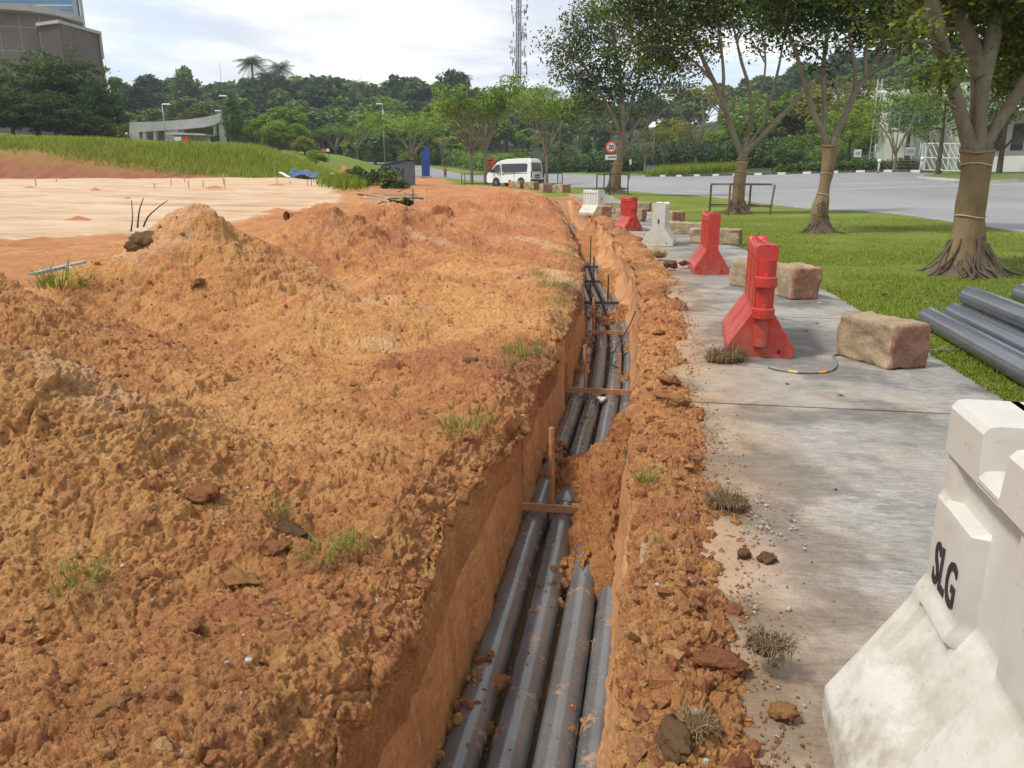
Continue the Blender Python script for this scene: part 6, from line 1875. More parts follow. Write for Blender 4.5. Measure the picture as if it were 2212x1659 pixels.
# shrubs by the shed
for i, (u, v, Y, ru, rv, m, lab) in enumerate([(800, 388, 52, 38, 26, 'leaf_dark', 'dark shrub with yellowish leaves left of the shed'), (850, 398, 49, 34, 26, 'leaf_dark', 'dark heaped shrub before the shed door'), (770, 376, 55, 22, 16, 'leaf_olive', 'olive shrub at the left end by the dirt mound'),
                            (850, 440, 26, 42, 12, 'leaf_dark', 'uprooted dark weeds piled before the debris')]):
    r_ = np.random.default_rng(60 + i); p = at(u, v, Y); s = Y / F
    root = empty('shrub', (p.x, p.y, Ts(p.x, p.y)), 0, lab, 'shrub'); Vs = []
    for _ in range(16):
        c = np.array([r_.normal() * ru * s * .5, r_.normal() * ru * s * .4, p.z - Ts(p.x, p.y) + r_.normal() * rv * s * .35])
        Vs.append(leaf_cards(c, 130, .22 if Y > 30 else .10, np.array([1, 1, .8]) * rv * s * .6, r_, .6, .5))
    cards_obj('leaves', Vs, M[m], root)
    mb = MB()
    for q in range(7): mb.tube([(r_.normal() * .1, r_.normal() * .1, -.1), (r_.normal() * ru * s * .3, r_.normal() * .3, rv * s * .7), (r_.normal() * ru * s * .6, r_.normal() * .3, rv * s * 1.3)], [.04, .03, .015], 5)
    mb.build('stems', M['bark_dark'], root)
# bare twigs on the first mound
for i, (pts, lab) in enumerate([([(283, 500), (287, 470), (284, 432)], 'straight dead twig standing behind the tallest mound'), ([(297, 492), (300, 455), (310, 428)], 'dead forked twig behind the tallest mound'), ([(310, 490), (318, 468), (345, 445), (362, 433)], 'dead twig bending right behind the tallest mound')]):
    P_ = smoothline([tuple(at(u, v, 9.4)) for u, v in pts], 12, 2)
    tag(MB().tube(P_, np.linspace(.011, .005, 12), 6).build('twig', M['bark_dark'], smooth=True), lab, 'twig')

# ------------------------------------------------------------------ vehicles, people, signs, buildings
M['carwhite'] = simple('white car paint', (.68, .68, .67), .25, .03, 2, spec=.6)
M['glass'] = simple('dark tinted glass', (.018, .022, .026), .08, .2, 1, spec=.8)
M['rubber'] = simple('black rubber', (.02, .02, .02), .7, .2)
M['alloy'] = simple('silver wheel', (.45, .45, .46), .35, .1, metal=.6)
M['bumper'] = simple('grey bumper plastic', (.045, .047, .05), .55, .1)
M['taillight'] = simple('red tail light', (.30, .02, .02), .2, .1)
M['concrete'] = simple('fair faced concrete', (.36, .36, .35), .8, .14, .6, .2, 6)
M['concrete_pale'] = simple('pale concrete', (.50, .50, .485), .8, .08, .6)
M['dark'] = simple('painted interior shade', (.035, .038, .042), .6, .3, 1)  # near-black colour standing in for shade inside openings
M['metal'] = simple('galvanised metal', (.36, .37, .38), .45, .12, 5, metal=.4)
M['metal_dark'] = simple('dark painted metal', (.04, .042, .045), .5, .15)
M['gatewhite'] = simple('white painted steel', (.55, .56, .57), .5, .08)
M['blue'] = simple('blue painted sheet', (.012, .065, .33), .45, .12, 2)
M['bluetarp'] = simple('blue tarpaulin', (.03, .09, .22), .4, .3, 3, .3, 4)
M['signorange'] = simple('orange sign face', (.72, .11, .015), .5, .1)
M['signred'] = simple('red sign face', (.62, .04, .03), .5, .1)
M['signrim'] = simple('orange red rim', (.70, .10, .03), .45, .08)
M['signwhite'] = simple('white sign face', (.66, .66, .64), .5, .05)
M['signblue'] = simple('blue sign face', (.04, .16, .42), .5, .1)
M['shed'] = simple('blue grey sheet metal', (.115, .145, .185), .55, .2, 2, .4, 5, stretch=(8, 8, 1))
M['sheddark'] = simple('dark blue door sheet', (.03, .05, .085), .6, .25, 2)
M['roofdark'] = simple('rusty roof sheet', (.06, .045, .045), .7, .3, 3)
M['skin'] = simple('brown skin', (.20, .11, .07), .6, .1)
M['trousers'] = simple('dark trousers', (.025, .028, .04), .85, .2)
M['vest'] = simple('red vest', (.50, .045, .035), .8, .15)
M['hydrant'] = simple('yellow hydrant paint', (.60, .34, .03), .5, .1)
M['claypipe'] = simple('orange clay pipe', (.44, .18, .08), .7, .25, 6)

# ---- van (its own frame: +Y is the way it points, origin on the ground)
vp = at(1112, 403, 68)
van = empty('van', (vp.x, vp.y, Ts(vp.x, vp.y) + .02), math.radians(51), 'white high roofed van parked on the grass verge, rear turned to the camera', 'van')
prof = [(-2.38, .38), (-2.40, .95), (-2.36, 1.35), (-2.24, 2.05), (-2.08, 2.25), (-1.7, 2.30), (.2, 2.26), (.9, 2.16), (1.35, 1.98), (1.75, 1.55), (2.10, 1.18), (2.38, 1.02), (2.45, .80), (2.45, .42), (2.3, .30), (-2.3, .30)]
def tum(z): return .87 - .0 * z - max(0, z - 1.05) * .115 - max(0, z - 2.0) * .45
xs = [-1, -.96, -.5, 0, .5, .96, 1]
V, Fs = [], []
for f_ in xs:
    for (y, z) in prof:
        in_ = .06 if abs(f_) > .99 else 0
        zc_ = 1.2; V.append((f_ * tum(z), y + (-.0 if not in_ else -math.copysign(.03, y)), z + (-.03 * np.sign(z - zc_) if in_ else 0)))
n_ = len(prof)
for i in range(len(xs) - 1):
    for j in range(n_):
        k2 = (j + 1) % n_
        Fs.append((i * n_ + j, i * n_ + k2, (i + 1) * n_ + k2, (i + 1) * n_ + j))
Fs.append(tuple(range(n_ - 1, -1, -1))); Fs.append(tuple((len(xs) - 1) * n_ + j for j in range(n_)))
smooth_angle(MB().add(V, Fs).build('body', M['carwhite'], van), 30)
def side_panel(name, pts, mat, off=.012, sides=(-1, 1)):
    for sg in sides:
        Vp = [(sg * (tum(z) + off), y, z) for y, z in pts] + [(sg * (tum(z) - .03), y, z) for y, z in pts]
        m = len(pts)
        MB().add(Vp, [tuple(range(m)), tuple(range(2 * m - 1, m - 1, -1))] + [(i, (i + 1) % m, m + (i + 1) % m, m + i) for i in range(m)]).build(name, M[mat], van)
side_panel('side_window', [(-1.95, 1.22), (.62, 1.20), (.70, 1.24), (.80, 1.80), (.72, 1.86), (-1.82, 1.88), (-1.93, 1.8)], 'glass')
side_panel('window_divider', [(-.50, 1.19), (-.45, 1.19), (-.45, 1.88), (-.50, 1.88)], 'bumper', .018)
side_panel('front_window', [(1.0, 1.20), (1.92, 1.20), (1.95, 1.26), (1.42, 1.78), (1.08, 1.84)], 'glass')
side_panel('door_gap', [(.86, .45), (.88, .45), (.92, 1.95), (.90, 1.95)], 'bumper', .004)
side_panel('door_gap', [(-.62, .45), (-.60, .45), (-.60, 1.17), (-.62, 1.17)], 'bumper', .004)
side_panel('door_rail', [(-2.0, 1.10), (.80, 1.09), (.80, 1.12), (-2.0, 1.13)], 'bumper', .004)
side_panel('door_handle', [(.58, .98), (.62, .98), (.62, 1.12), (.58, 1.12)], 'bumper', .03)
side_panel('door_handle', [(1.06, 1.02), (1.22, 1.02), (1.22, 1.08), (1.06, 1.08)], 'bumper', .03)
MB().add([(-.66, -2.41, 1.25), (.66, -2.41, 1.25), (.60, -2.295, 1.95), (-.60, -2.295, 1.95), (-.66, -2.3, 1.25), (.66, -2.3, 1.25), (.60, -2.2, 1.95), (-.60, -2.2, 1.95)], [(0, 1, 2, 3), (7, 6, 5, 4), (0, 4, 5, 1), (1, 5, 6, 2), (2, 6, 7, 3), (3, 7, 4, 0)]).build('rear_window', M['glass'], van)
for sg in (-1, 1):
    MB().box((sg * .80, -2.385, 1.0), (.12, .07, .48)).build('tail_light', M['taillight'], van, bevel=.01)
    MB().box((sg * .70, 2.40, .86), (.28, .10, .22)).build('headlight', M['glass'], van, bevel=.02)
    MB().box((sg * 1.02, 1.78, 1.28), (.16, .10, .26)).build('mirror', M['bumper'], van, bevel=.02)
MB().box((0, -2.42, .48), (1.72, .20, .26)).build('rear_bumper', M['bumper'], van, bevel=.03)
MB().box((0, 2.44, .48), (1.70, .14, .24)).build('front_bumper', M['bumper'], van, bevel=.03)
pl_ = MB().box((0, -2.43, .86), (.56, .03, .26)).build('number_plate', M['black'], van)
MB().box((0, -2.449, .83), (.40, .006, .08)).build('plate_characters', M['signwhite'], pl_)
for sg in (-1, 1):
    for yy_ in (-1.35, 1.35):
        w = MB().tube([(sg * .66, yy_, .33), (sg * .875, yy_, .33)], .335, 26).build('wheel', M['rubber'], van)
        rm = MB()
        rm.tube([(sg * .868, yy_, .33), (sg * .884, yy_, .33)], .225, 20)
        rm.build('rim', M['bumper'], w)
        for q in range(6):
            a = q * math.pi / 3
            MB().bar((sg * .89, yy_, .33), (sg * .89, yy_ + math.cos(a) * .2, .33 + math.sin(a) * .2), .05, .02).build('spoke', M['alloy'], w)
        # arch
        MB().tube([(sg * tum(.7) * .93, yy_, .36), (sg * (tum(.7) + .004), yy_, .36)], .41, 26).build('wheel_arch', M['bumper'], van)

# ---- worker
pw = at(962, 385, 122)
pe = empty('person', (pw.x, pw.y, Ts(pw.x, pw.y)), .3, 'person in a red vest and dark trousers standing at the road edge', 'person')
J = {'pel': (0, 0, .95), 'chest': (0, .02, 1.35), 'neck': (0, .02, 1.47), 'head': (0, .03, 1.60), 'top': (0, .03, 1.70), 'ls': (-.19, .02, 1.40), 'le': (-.24, 0, 1.12), 'lh': (-.22, .10, .90), 'rs': (.19, .02, 1.40), 're': (.25, 0, 1.12), 'rh': (.20, .12, .92),
     'lk': (-.11, .02, .50), 'lf': (-.12, 0, .08), 'lt': (-.13, .16, .05), 'rk': (.13, .05, .50), 'rf': (.17, .02, .08), 'rt': (.19, .18, .05)}
Rr = {'pel': .15, 'chest': .17, 'neck': .06, 'head': .10, 'top': .08, 'ls': .07, 'le': .048, 'lh': .04, 'rs': .07, 're': .048, 'rh': .04, 'lk': .075, 'lf': .05, 'lt': .04, 'rk': .075, 'rf': .05, 'rt': .04}
E = [('pel', 'chest'), ('chest', 'neck'), ('neck', 'head'), ('head', 'top'), ('chest', 'ls'), ('ls', 'le'), ('le', 'lh'), ('chest', 'rs'), ('rs', 're'), ('re', 'rh'), ('pel', 'lk'), ('lk', 'lf'), ('lf', 'lt'), ('pel', 'rk'), ('rk', 'rf'), ('rf', 'rt')]
def skin_fig(name, names, edges, mat, parent, grow=0.0):
    ids = {n: i for i, n in enumerate(names)}
    me = bpy.data.meshes.new(name); me.from_pydata([J[n] for n in names], [(ids[a], ids[b]) for a, b in edges], [])
    o = bpy.data.objects.new(name, me); COL.objects.link(o)
    o.modifiers.new('skin', 'SKIN'); o.modifiers.new('sub', 'SUBSURF').render_levels = 1; o.modifiers['sub'].levels = 1
    if not me.skin_vertices: me.attributes.new('skin', 'FLOAT', 'POINT')
    for n, i in ids.items():
        sv_ = me.skin_vertices[0].data[i]; sv_.radius = (Rr[n] + grow,) * 2; sv_.use_root = (i == 0)
    dg = bpy.context.evaluated_depsgraph_get()
    m2 = bpy.data.meshes.new_from_object(o.evaluated_get(dg)); bpy.data.objects.remove(o)
    m2.materials.clear(); m2.materials.append(mat); m2.polygons.foreach_set('use_smooth', [True] * len(m2.polygons))
    return link(bpy.data.objects.new(name, m2), parent)
try:
    bd = bpy.data.meshes.new('t'); bd.from_pydata([(0, 0, 0)], [], []); ob_ = bpy.data.objects.new('t', bd); COL.objects.link(ob_); ob_.modifiers.new('s', 'SKIN')
    ok_skin = len(bd.skin_vertices) > 0; bpy.data.objects.remove(ob_)
except Exception: ok_skin = False
if ok_skin:
    skin_fig('body', list(J), E, M['skin'], pe)
    skin_fig('trousers', ['pel', 'lk', 'lf', 'rk', 'rf'], [('pel', 'lk'), ('lk', 'lf'), ('pel', 'rk'), ('rk', 'rf')], M['trousers'], pe, .018)
    skin_fig('vest', ['pel', 'chest', 'ls', 'rs'], [('pel', 'chest'), ('chest', 'ls'), ('chest', 'rs')], M['vest'], pe, .022)
else:
    mb = MB()
    for a, b in E: mb.tube([J[a], [(x + y) / 2 for x, y in zip(J[a], J[b])], J[b]], [Rr[a], (Rr[a] + Rr[b]) / 2, Rr[b]], 10)
    mb.build('body', M['skin'], pe, smooth=True)
    mb = MB()
    for a, b in [('pel', 'lk'), ('lk', 'lf'), ('pel', 'rk'), ('rk', 'rf')]: mb.tube([J[a], J[b]], [Rr[a] + .02, Rr[b] + .02], 10)
    mb.build('trousers', M['trousers'], pe, smooth=True)
    MB().tube([(0, 0, .88), (0, .02, 1.2), (0, .02, 1.42), (0, .02, 1.46)], [.17, .18, .19, .10], 12).build('vest', M['vest'], pe, smooth=True)
MB().tube([(0, .03, 1.64), (0, .03, 1.70), (0, .03, 1.735)], [.115, .10, .04], 12).build('hair', M['black'], pe, smooth=True)

# ---- blue panel, shed, mound, debris
def standing(u, v, Y): p = at(u, v, Y); return Vector((p.x, p.y, Ts(p.x, p.y)))
def sc_(px, Y): return px * Y / F
b0 = standing(920, 382, 100)
pan = empty('blue_panel', b0, .15, 'tall slant topped blue panel standing at the road edge behind the shed', 'sign panel')
w_ = sc_(17, 100); ht_ = at(920, 313, 100).z - b0.z
MB().prism([(-w_ / 2, 0), (w_ / 2, 0), (w_ / 2, ht_), (0.0, ht_ * .93), (-w_ / 2, ht_ * .72)], .25).build('panel_face', M['blue'], pan)
for q in range(4): MB().box((-w_ / 2 + w_ * (q + .6) / 4.2, -.16, ht_ * .34), (.10, .08, ht_ * .62)).build('rib', M['blue'], pan)
MB().box((0, 0, .12), (w_ * 1.4, .9, .3)).build('plinth', M['kerb'], pan)

s0 = standing(865, 392, 54); s0b = s0
shed = empty('shed', s0, -.35, 'small blue grey sheet metal shed with sloping roof and dark door', 'shed')
sw, sh_ = sc_(46, 54), at(865, 350, 54).z - s0.z
MB().prism([(-sw / 2, -.1), (sw / 2, -.1), (sw / 2, sh_ * 1.04), (-sw / 2, sh_ * .86)], 1.5).build('wall', M['shed'], shed)
MB().bar((-sw * .68, 0, sh_ * .85), (sw * .64, 0, sh_ * 1.09), 1.9, .05).build('roof', M['roofdark'], shed)
MB().box((sw * .14, -.77, sh_ * .36), (sw * .62, .04, sh_ * .72)).build('door', M['sheddark'], shed)
for a, b in (((-.15, -.80, .8), (sw * .45, -.80, .15)), ((sw * .02, -.80, .15), (sw * .42, -.80, .8)), ((-sw * .1, -.80, .82), (sw * .47, -.80, .84)), ((-sw * .12, -.80, -.1), (-sw * .12, -.80, .85))):
    MB().bar((a[0], a[1], a[2] * sh_), (b[0], b[1], b[2] * sh_), .05, .03).build('frame_bar', M['metal'], shed)
for sx_ in (-sw * .6, -sw * .5): MB().bar((sx_, -.7, 0), (sx_, -.7, sh_ * .84), .07).build('post', M['timber_dark'], shed)

def cone_heap(u, v, Y, w, h, label, mat='soil', seed=3, name='dirt_mound', cat='soil mound'):
    p = standing(u, v, Y); n = 70
    s_, t_ = np.meshgrid(np.linspace(0, 1, 40), np.linspace(0, 2 * math.pi, n), indexing='ij')
    R_ = w / 2 * s_; x = p.x + R_ * np.cos(t_); y = p.y + R_ * np.sin(t_)
    z = p.z + h * np.clip(1 - s_ * (1 + .2 * fbm(np.cos(t_) * 1.5, np.sin(t_) * 1.5, seed, 2, seed)), -.1, 1) ** 1.1 if False else p.z + h * (1 - s_) * (1 + .15 * fbm(x, y, seed, 3, seed)) + .12 * h * fbm(x * 3, y * 3, 0, 3, seed) - .1
    m = np.stack([x, y, z], -1).reshape(-1, 3)
    o = npmesh(name, m, gridfaces(40, n), M[mat], attrs=dict(tone=np.full(len(m), .7), pale=np.full(len(m), -.3), dark=np.full(len(m), -.3), rid=np.full(len(m), .5)))
    if o.data.polygons[400].normal.z < 0: o.data.flip_normals()
    return tag(o, label, cat)
cone_heap(840 - 10, 370, 92, sc_(42, 92), 0.1, 'x') if False else None
cone_heap(744, 373, 70, sc_(46, 70), at(744, 350, 70).z - Ts(at(744, 373, 70).x, 70), 'pointed reddish brown mound of earth beyond the blue tarpaulin')
for i, (u, v, Y, w, h, lab) in enumerate([(66, 403, 44, 1.6, .22, 'low double lump of earth on the pale field at the left'), (205, 405, 43, .9, .2, 'small dark lump of earth on the pale field'), (275, 414, 37, .8, .18, 'small lump of earth nearer on the pale field'),
                               (165, 455, 27, 1.6, .20, 'reddish lump of earth near the left front of the pale field'), (465, 401, 46, 1.8, .2, 'flat reddish lump by the stakes'), (598, 397, 49, 1.9, .25, 'low orange heap by the far stakes'),
                               (600, 436, 31, 2.2, .26, 'long orange heap at the right of the pale field')]):
    cone_heap(u, v, Y, w * .9, h, lab, seed=i + 4)
# stakes on the levelled field
for i, (u, v1, v0) in enumerate([(78, 405, 386), (122, 393, 384), (370, 402, 388), (399, 394, 381), (408, 408, 391), (334, 406, 396), (439, 406, 393), (482, 388, 380), (483, 398, 378), (486, 408, 388), (598, 394, 383), (664, 402, 390), (626, 398, 391)]):
    q = gz(u, v1, 0)
    Y_ = 24.0
    for _ in range(60):
        if at(u, v1, Y_).z > Ts(at(u, v1, Y_).x, Y_): Y_ += .6
        else: break
    p = standing(u, v1, Y_)
    mb = MB().bar((0, 0, -.1), (.02, 0, sc_(v1 - v0, Y_)), .05)
    pos = 'left of the field' if u < 200 else ('in the middle group' if u < 500 else 'towards the right of the field')
    tag(mb.build('stake', M['timber_pale'], loc=p), 'thin pale stake standing ' + pos + ' on the levelled ground', 'stake', 'survey stakes on the levelled field')
# clay pipe and a grey wooden frame
q = at(628, 468, 22); q.z = max(q.z, Ts(q.x, q.y) + .12)
cp_ = empty('clay_pipe', q, 0, 'short orange clay pipe lying open end towards the camera on the ridge', 'pipe')
MB().tube([(-.12, 0, 0), (.12, .35, 0), (.4, .8, 0)], .15, 24, cap=False).build('pipe_body', M['claypipe'], cp_, smooth=True)
MB().tube([(-.05, .12, 0), (-.04, .13, 0)], .145, 20).build('bore_shade_disc', M['dark'], cp_)  # added dark disc, paints the shade inside the open end
for a, b, lab in (((70, 592), (182, 566), 'upper grey board in the gap left of the tallest mound'), ((145, 578), (190, 590), 'lower grey board crossing the other in the gap')):
    A, B = gz(*a, .10), gz(*b, .12)
    A.z = Ts(A.x, A.y) + .1; B.z = Ts(B.x, B.y) + .12
    tag(MB().bar(A, B, .10, .05).build('board', M['metal'], bevel=.005), lab, 'board')
# blue tarpaulin, white plank, sheets
p = standing(655, 384, 61)
n = 26; s_, t_ = np.meshgrid(np.linspace(0, 1, n), np.linspace(0, 1, n), indexing='ij')
x = p.x + (s_ - .5) * sc_(60, 61); y = p.y + t_ * 1.6; z = T(x, y) + .12 + .28 * np.abs(fbm(s_ * 3, t_ * 2, 1, 3, 9)) + .5 * t_ * (1 - .5 * s_)
o = npmesh('tarpaulin', np.stack([x, y, z], -1).reshape(-1, 3), gridfaces(n, n), M['bluetarp']); tag(o, 'crumpled blue tarpaulin at the foot of the grassy bank', 'tarpaulin')
sol = o.modifiers.new('s', 'SOLIDIFY'); sol.thickness = .02
A, B = at(605, 372, 61), at(625, 383, 60.5); A.z = max(A.z, Ts(A.x, A.y) + .1)
tag(MB().bar(A, B, .3, .06).build('plank', M['signwhite']), 'white plank leaning on the bank left of the tarpaulin', 'plank')
for i, (a, b, Y, w, mt, lab) in enumerate([((815, 372), (826, 384), 62, .35, 'signwhite', 'white sheet leaning by the bright weeds, upper one'), ((806, 378), (815, 392), 60, .3, 'metal', 'grey sheet lying by the bright weeds, lower one')]):
    A, B = at(a[0] - 98, a[1] + 2, Y), at(b[0] - 98, b[1] + 2, Y - .5)
    tag(MB().bar(A, B, w, .04).build('sheet', M[mt]), lab, 'sheet')
# debris of boards and pipes behind the ridge
r_ = random.Random(4)
for i, (a, b, Y, w, mt, lab) in enumerate([((775, 419), (845, 432), 34, .10, 'metal_dark', 'long dark pipe in the debris pile'), ((792, 424), (835, 431), 33, .13, 'signwhite', 'white board in the debris pile'),
    ((800, 417), (905, 424), 36, .08, 'metal', 'thin grey tube across the back of the debris pile'), ((830, 422), (900, 420), 35, .09, 'metal', 'pale tube lying level in the debris pile'), ((845, 428), (915, 428), 34, .08, 'metal_dark', 'dark tube at the right of the debris pile'),
    ((850, 432), (900, 424), 33.5, .07, 'metal', 'slanting grey strip in the debris pile'), ((870, 417), (915, 432), 35, .06, 'shed', 'blue grey strip at the right end of the debris pile'), ((815, 414), (850, 408), 36, .06, 'metal', 'bent grey strip on top of the debris pile'), ((858, 415), (890, 400), 37, .05, 'metal_dark', 'dark bar leaning up from the debris pile')]):
    A, B = at(*a, Y), at(*b, Y)
    g = min(A.z - Ts(A.x, A.y), B.z - Ts(B.x, B.y))
    if g < 0: A.z -= g - .05; B.z -= g - .05
    A.y += r_.uniform(-.6, .6)
    tag(MB().bar(A, B, w, w * .6).build('scrap', M[mt]), lab, 'scrap', 'scrap boards and tubes behind the red mound')
for u, v1, v0, Y, lab, mt in ((893 - 1, 446, 408, 26, 'dark thin rod standing before the debris pile', 'timber_dark'), (922 - 1, 440, 408, 27, 'pale thin rod standing right of the dark rod', 'timber_pale')):
    u = u - 0
    p = at(u - 0, v1, Y); A = Vector((p.x, p.y, Ts(p.x, p.y) - .1)); B = at(u, v0, Y)
    tag(MB().bar(A, B, .035).build('rod', M[mt]), lab, 'rod')
P_ = [at(u, v, 29) for u, v in ((838, 448), (850, 444), (862, 446), (875, 442), (890, 441))]
tp = empty('warning_tape', P_[0], 0, 'red and white warning tape lying across the earth before the debris', 'tape')
for i in range(len(P_) - 1):
    for q in range(3):
        a, b = P_[i].lerp(P_[i + 1], q / 3), P_[i].lerp(P_[i + 1], (q + 1) / 3)
        MB().bar(a - P_[0], b - P_[0], .11, .012).build('tape_band', M['signred' if (i * 3 + q) % 2 else 'signwhite'], tp)
# red and white barrier board and stop sign at far left of the road
p = standing(706, 372, 95); sb = empty('road_barrier', p, 0, 'small red and white road barrier at the end of the bank', 'barrier')
MB().box((0, 0, .75), (sc_(16, 95), .08, .35)).build('board', M['signred'], sb); MB().box((sc_(5, 95), -.05, .75), (.35, .04, .34)).build('stripe', M['signwhite'], sb)
for sx_ in (-.4, .4): MB().bar((sx_, 0, 0), (sx_, 0, 1.0), .07).build('post', M['metal_dark'], sb)
def sign_post(u, vtop, Y, label, cat='sign', face='disc', r=.35, mat='signwhite', name='road_sign', post=.035, rz=0.0, w=.6, h=.5, postmat='metal_dark', zb=None, w2=1):
    t = at(u, vtop, Y); z0 = Ts(t.x, t.y) if zb is None else zb
    root = empty(name, (t.x, t.y, z0), rz, label, cat)
    zt = t.z - z0
    for sx_ in ((0,) if w2 == 1 else (-w * .35, w * .35)):
        MB().tube([(sx_, .05, -.2), (sx_, .05, zt + (r if face == 'disc' else h / 2))], post, 8).build('post', M[postmat], root, smooth=True)
    if face == 'disc': MB().tube([(0, -.02, zt), (0, 0.012, zt)], r, 32).build('sign_face', M[mat], root)
    elif face == 'oct':
        MB().prism([(r * math.cos(math.pi / 8 + i * math.pi / 4), zt + r * math.sin(math.pi / 8 + i * math.pi / 4)) for i in range(8)], .03).build('sign_face', M[mat], root)
    elif face == 'box': MB().box((0, 0, zt), (w, .03, h)).build('sign_face', M[mat], root)
    return root, zt
sg_, zt = sign_post(1320, 318, 47.5, 'round orange rimmed speed limit sign reading 20 left of a fig tree', r=sc_(11.5, 47.5), mat='signrim')
MB().tube([(0, -.035, zt), (0, -.021, zt)], sc_(8, 47.5), 32).build('sign_plate', M['signwhite'], sg_)
text_obj('20', sc_(12.5, 47.5), M['black'], sg_, (0, -.038, zt - .005), (math.pi / 2, 0, 0), .001, 'lettering', .95, .012)
pl = MB().box((0, -.01, zt - sc_(20, 47.5)), (sc_(23, 47.5), .03, sc_(10, 47.5))).build('name_plate', M['signwhite'], sg_)
text_obj('AWAS', sc_(5.5, 47.5), M['black'], sg_, (.06, -.03, zt - sc_(20, 47.5)), (math.pi / 2, 0, 0), .001, 'lettering', 1.0, .006)
so, zt = sign_post(1058, 353, 84, 'orange rectangular works sign behind the front of the van', face='box', w=sc_(22, 84), h=sc_(20, 84), mat='signorange', w2=2)
for zz, ww in ((.28, .5), (.02, .35), (-.22, .45)): MB().box((0, -.022, zt + zz), (ww, .006, .10)).build('printed_line', M['black'], so)
sign_post(825 - 1, 0, 1, 'x') if False else None
sign_post(718, 327 + 45 - 20, 118, 'red octagonal stop sign seen from the side under the dark umbrella trees', face='oct', r=sc_(9, 118), mat='signred', w2=1)
sign_post(1362, 350, 86, 'small white oval sign on a post across the road', r=.30, mat='signwhite', rz=1.0)
sign_post(1527, 315, 88, 'dark grey back of a round sign on a tall post across the road', r=.40, mat='metal_dark')
sign_post(1407, 363, 92, 'low blue rectangular direction sign under the bare limbed trees', face='box', w=1.3, h=.5, mat='signblue', w2=2, zb=1.6)
sx, zt = sign_post(1853, 331, 68, 'white notice board fixed on the wire fence', face='box', w=.62, h=.62, mat='signwhite')
for zz in (.08, -.02, -.12): MB().box((0, -.02, zt + zz), (.42, .006, .035)).build('printed_line', M['black'], sx)
sx, zt = sign_post(1966, 327, 66, 'white notice board with two printed lines left of the sliding gate', face='box', w=.78, h=.62, mat='signwhite')
for zz in (.12, .0, -.12): MB().box((0, -.02, zt + zz), (.6, .006, .05)).build('printed_line', M['black'], sx)
sign_post(1930, 326, 66.5, 'small yellow sign against the pale wall', face='box', w=.28, h=.4, mat='orange')
p = at(1338, 413, 48)
# street lamps
def lamp(u, vh, Y, label, side=1, zb=None, arm=.9):
    t = at(u, vh, Y); z0 = Ts(t.x, t.y) - .3
    root = empty('street_lamp', (t.x, t.y, z0), 0, label, 'street lamp', 'street lamps'); H_ = t.z - z0
    MB().tube([(0, 0, 0), (0, 0, H_ * .5), (0, 0, H_)], [.08, .065, .045], 8).build('pole', M['metal'], root, smooth=True)
    MB().box((side * arm * .6, 0, H_ + .06), (arm * 1.3, .3, .16), taper=.7).build('lamp_head', M['signwhite'], root, bevel=.03)
lamp(350, 226, 108, 'street lamp standing in front of the pavilion wall')
lamp(490, 208, 112, 'street lamp behind the upright tree, head just showing', -1)
lamp(478, 240, 132, 'lower street lamp head above the right end of the pavilion', -1)
lamp(826, 225, 132, 'street lamp behind the dark umbrella trees', -1)
t_ = at(224, 128, 100)
tag(MB().tube([(t_.x + .9, 100, 3), (t_.x, 100, t_.z)], [.16, .10], 8).build('pole', M['signwhite'], smooth=True), 'tall thin pale pole at the corner of the brown building', 'pole')
t_ = at(474, 135, 250)
tag(MB().tube([(t_.x, 250, 14), (t_.x, 250, t_.z)], [.12, .05], 6).build('mast', M['metal_dark'], smooth=True), 'thin mast standing above the skyline trees', 'mast')
# utility poles across the road
for u, vt, Y, lab in ((1212, 210, 108, 'dark wooden pole right of the van trees'), (1415, 280, 97, 'dark pole among the bare limbed trees')):
    t_ = at(u, vt, Y); tag(MB().tube([(t_.x, Y, Ts(t_.x, Y) - .2), (t_.x, Y, t_.z)], [.20, .15], 8).build('utility_pole', M['bark_dark'], smooth=True), lab, 'pole')
# orange marker cone-tube near van
p = standing(1207 - 1, 408, 55)
t_ = at(1208, 448, 50)
p = at(1206 - 1, 416, 57); p = Vector((p.x, p.y, Ts(p.x, p.y)))
tag(MB().tube([(0, 0, 0), (0, 0, .55)], .11, 12).build('marker_post', M['signorange'], loc=standing(1098 + 3, 405, 58)), 'short orange marker post by the front wheel of the van', 'post')

# ---- fence and gate on the right
def fence(a, b, Ya, Yb, h, label, step=2.6, green=True):
    A, B = at(*a, Ya), at(*b, Yb); A.z = Ts(A.x, A.y); B.z = Ts(B.x, B.y)
    root = empty('wire_fence', A, 0, label, 'fence'); D = B - A; L = math.hypot(D.x, D.y); n = max(2, int(L / step))
    m = 'metal_dark' if green else 'metal'
    for i in range(n + 1):
        q = D * (i / n); MB().tube([(q.x, q.y, q.z - .2), (q.x, q.y, q.z + h)], .04, 8).build('post', M[m], root, smooth=True)
    mb = MB()
    for i in range(9):
        z = h * (i + .3) / 9; mb.bar((0, 0, z), (D.x, D.y, D.z + z), .016)
    for i in range(int(L / .28)):
        q = D * (i * .28 / L); mb.bar((q.x, q.y, q.z), (q.x, q.y, q.z + h), .010)
    mb.build('mesh_panel', M[m], root)
fence((1668, 372), (1882, 370), 78, 72, 2.3, 'dark wire mesh fence behind the painted kerb')
fence((1886, 370), (1982, 368), 72, 66.5, 2.3, 'grey chain link fence before the pale building', green=False)
g0 = at(1988, 370, 65); g1 = at(2108, 370, 60.5); g0.z = Ts(g0.x, g0.y); g1.z = Ts(g1.x, g1.y)
gate = empty('sliding_gate', g0, 0, 'white steel sliding gate with slanting bars', 'gate'); D = g1 - g0; gh = 2.15
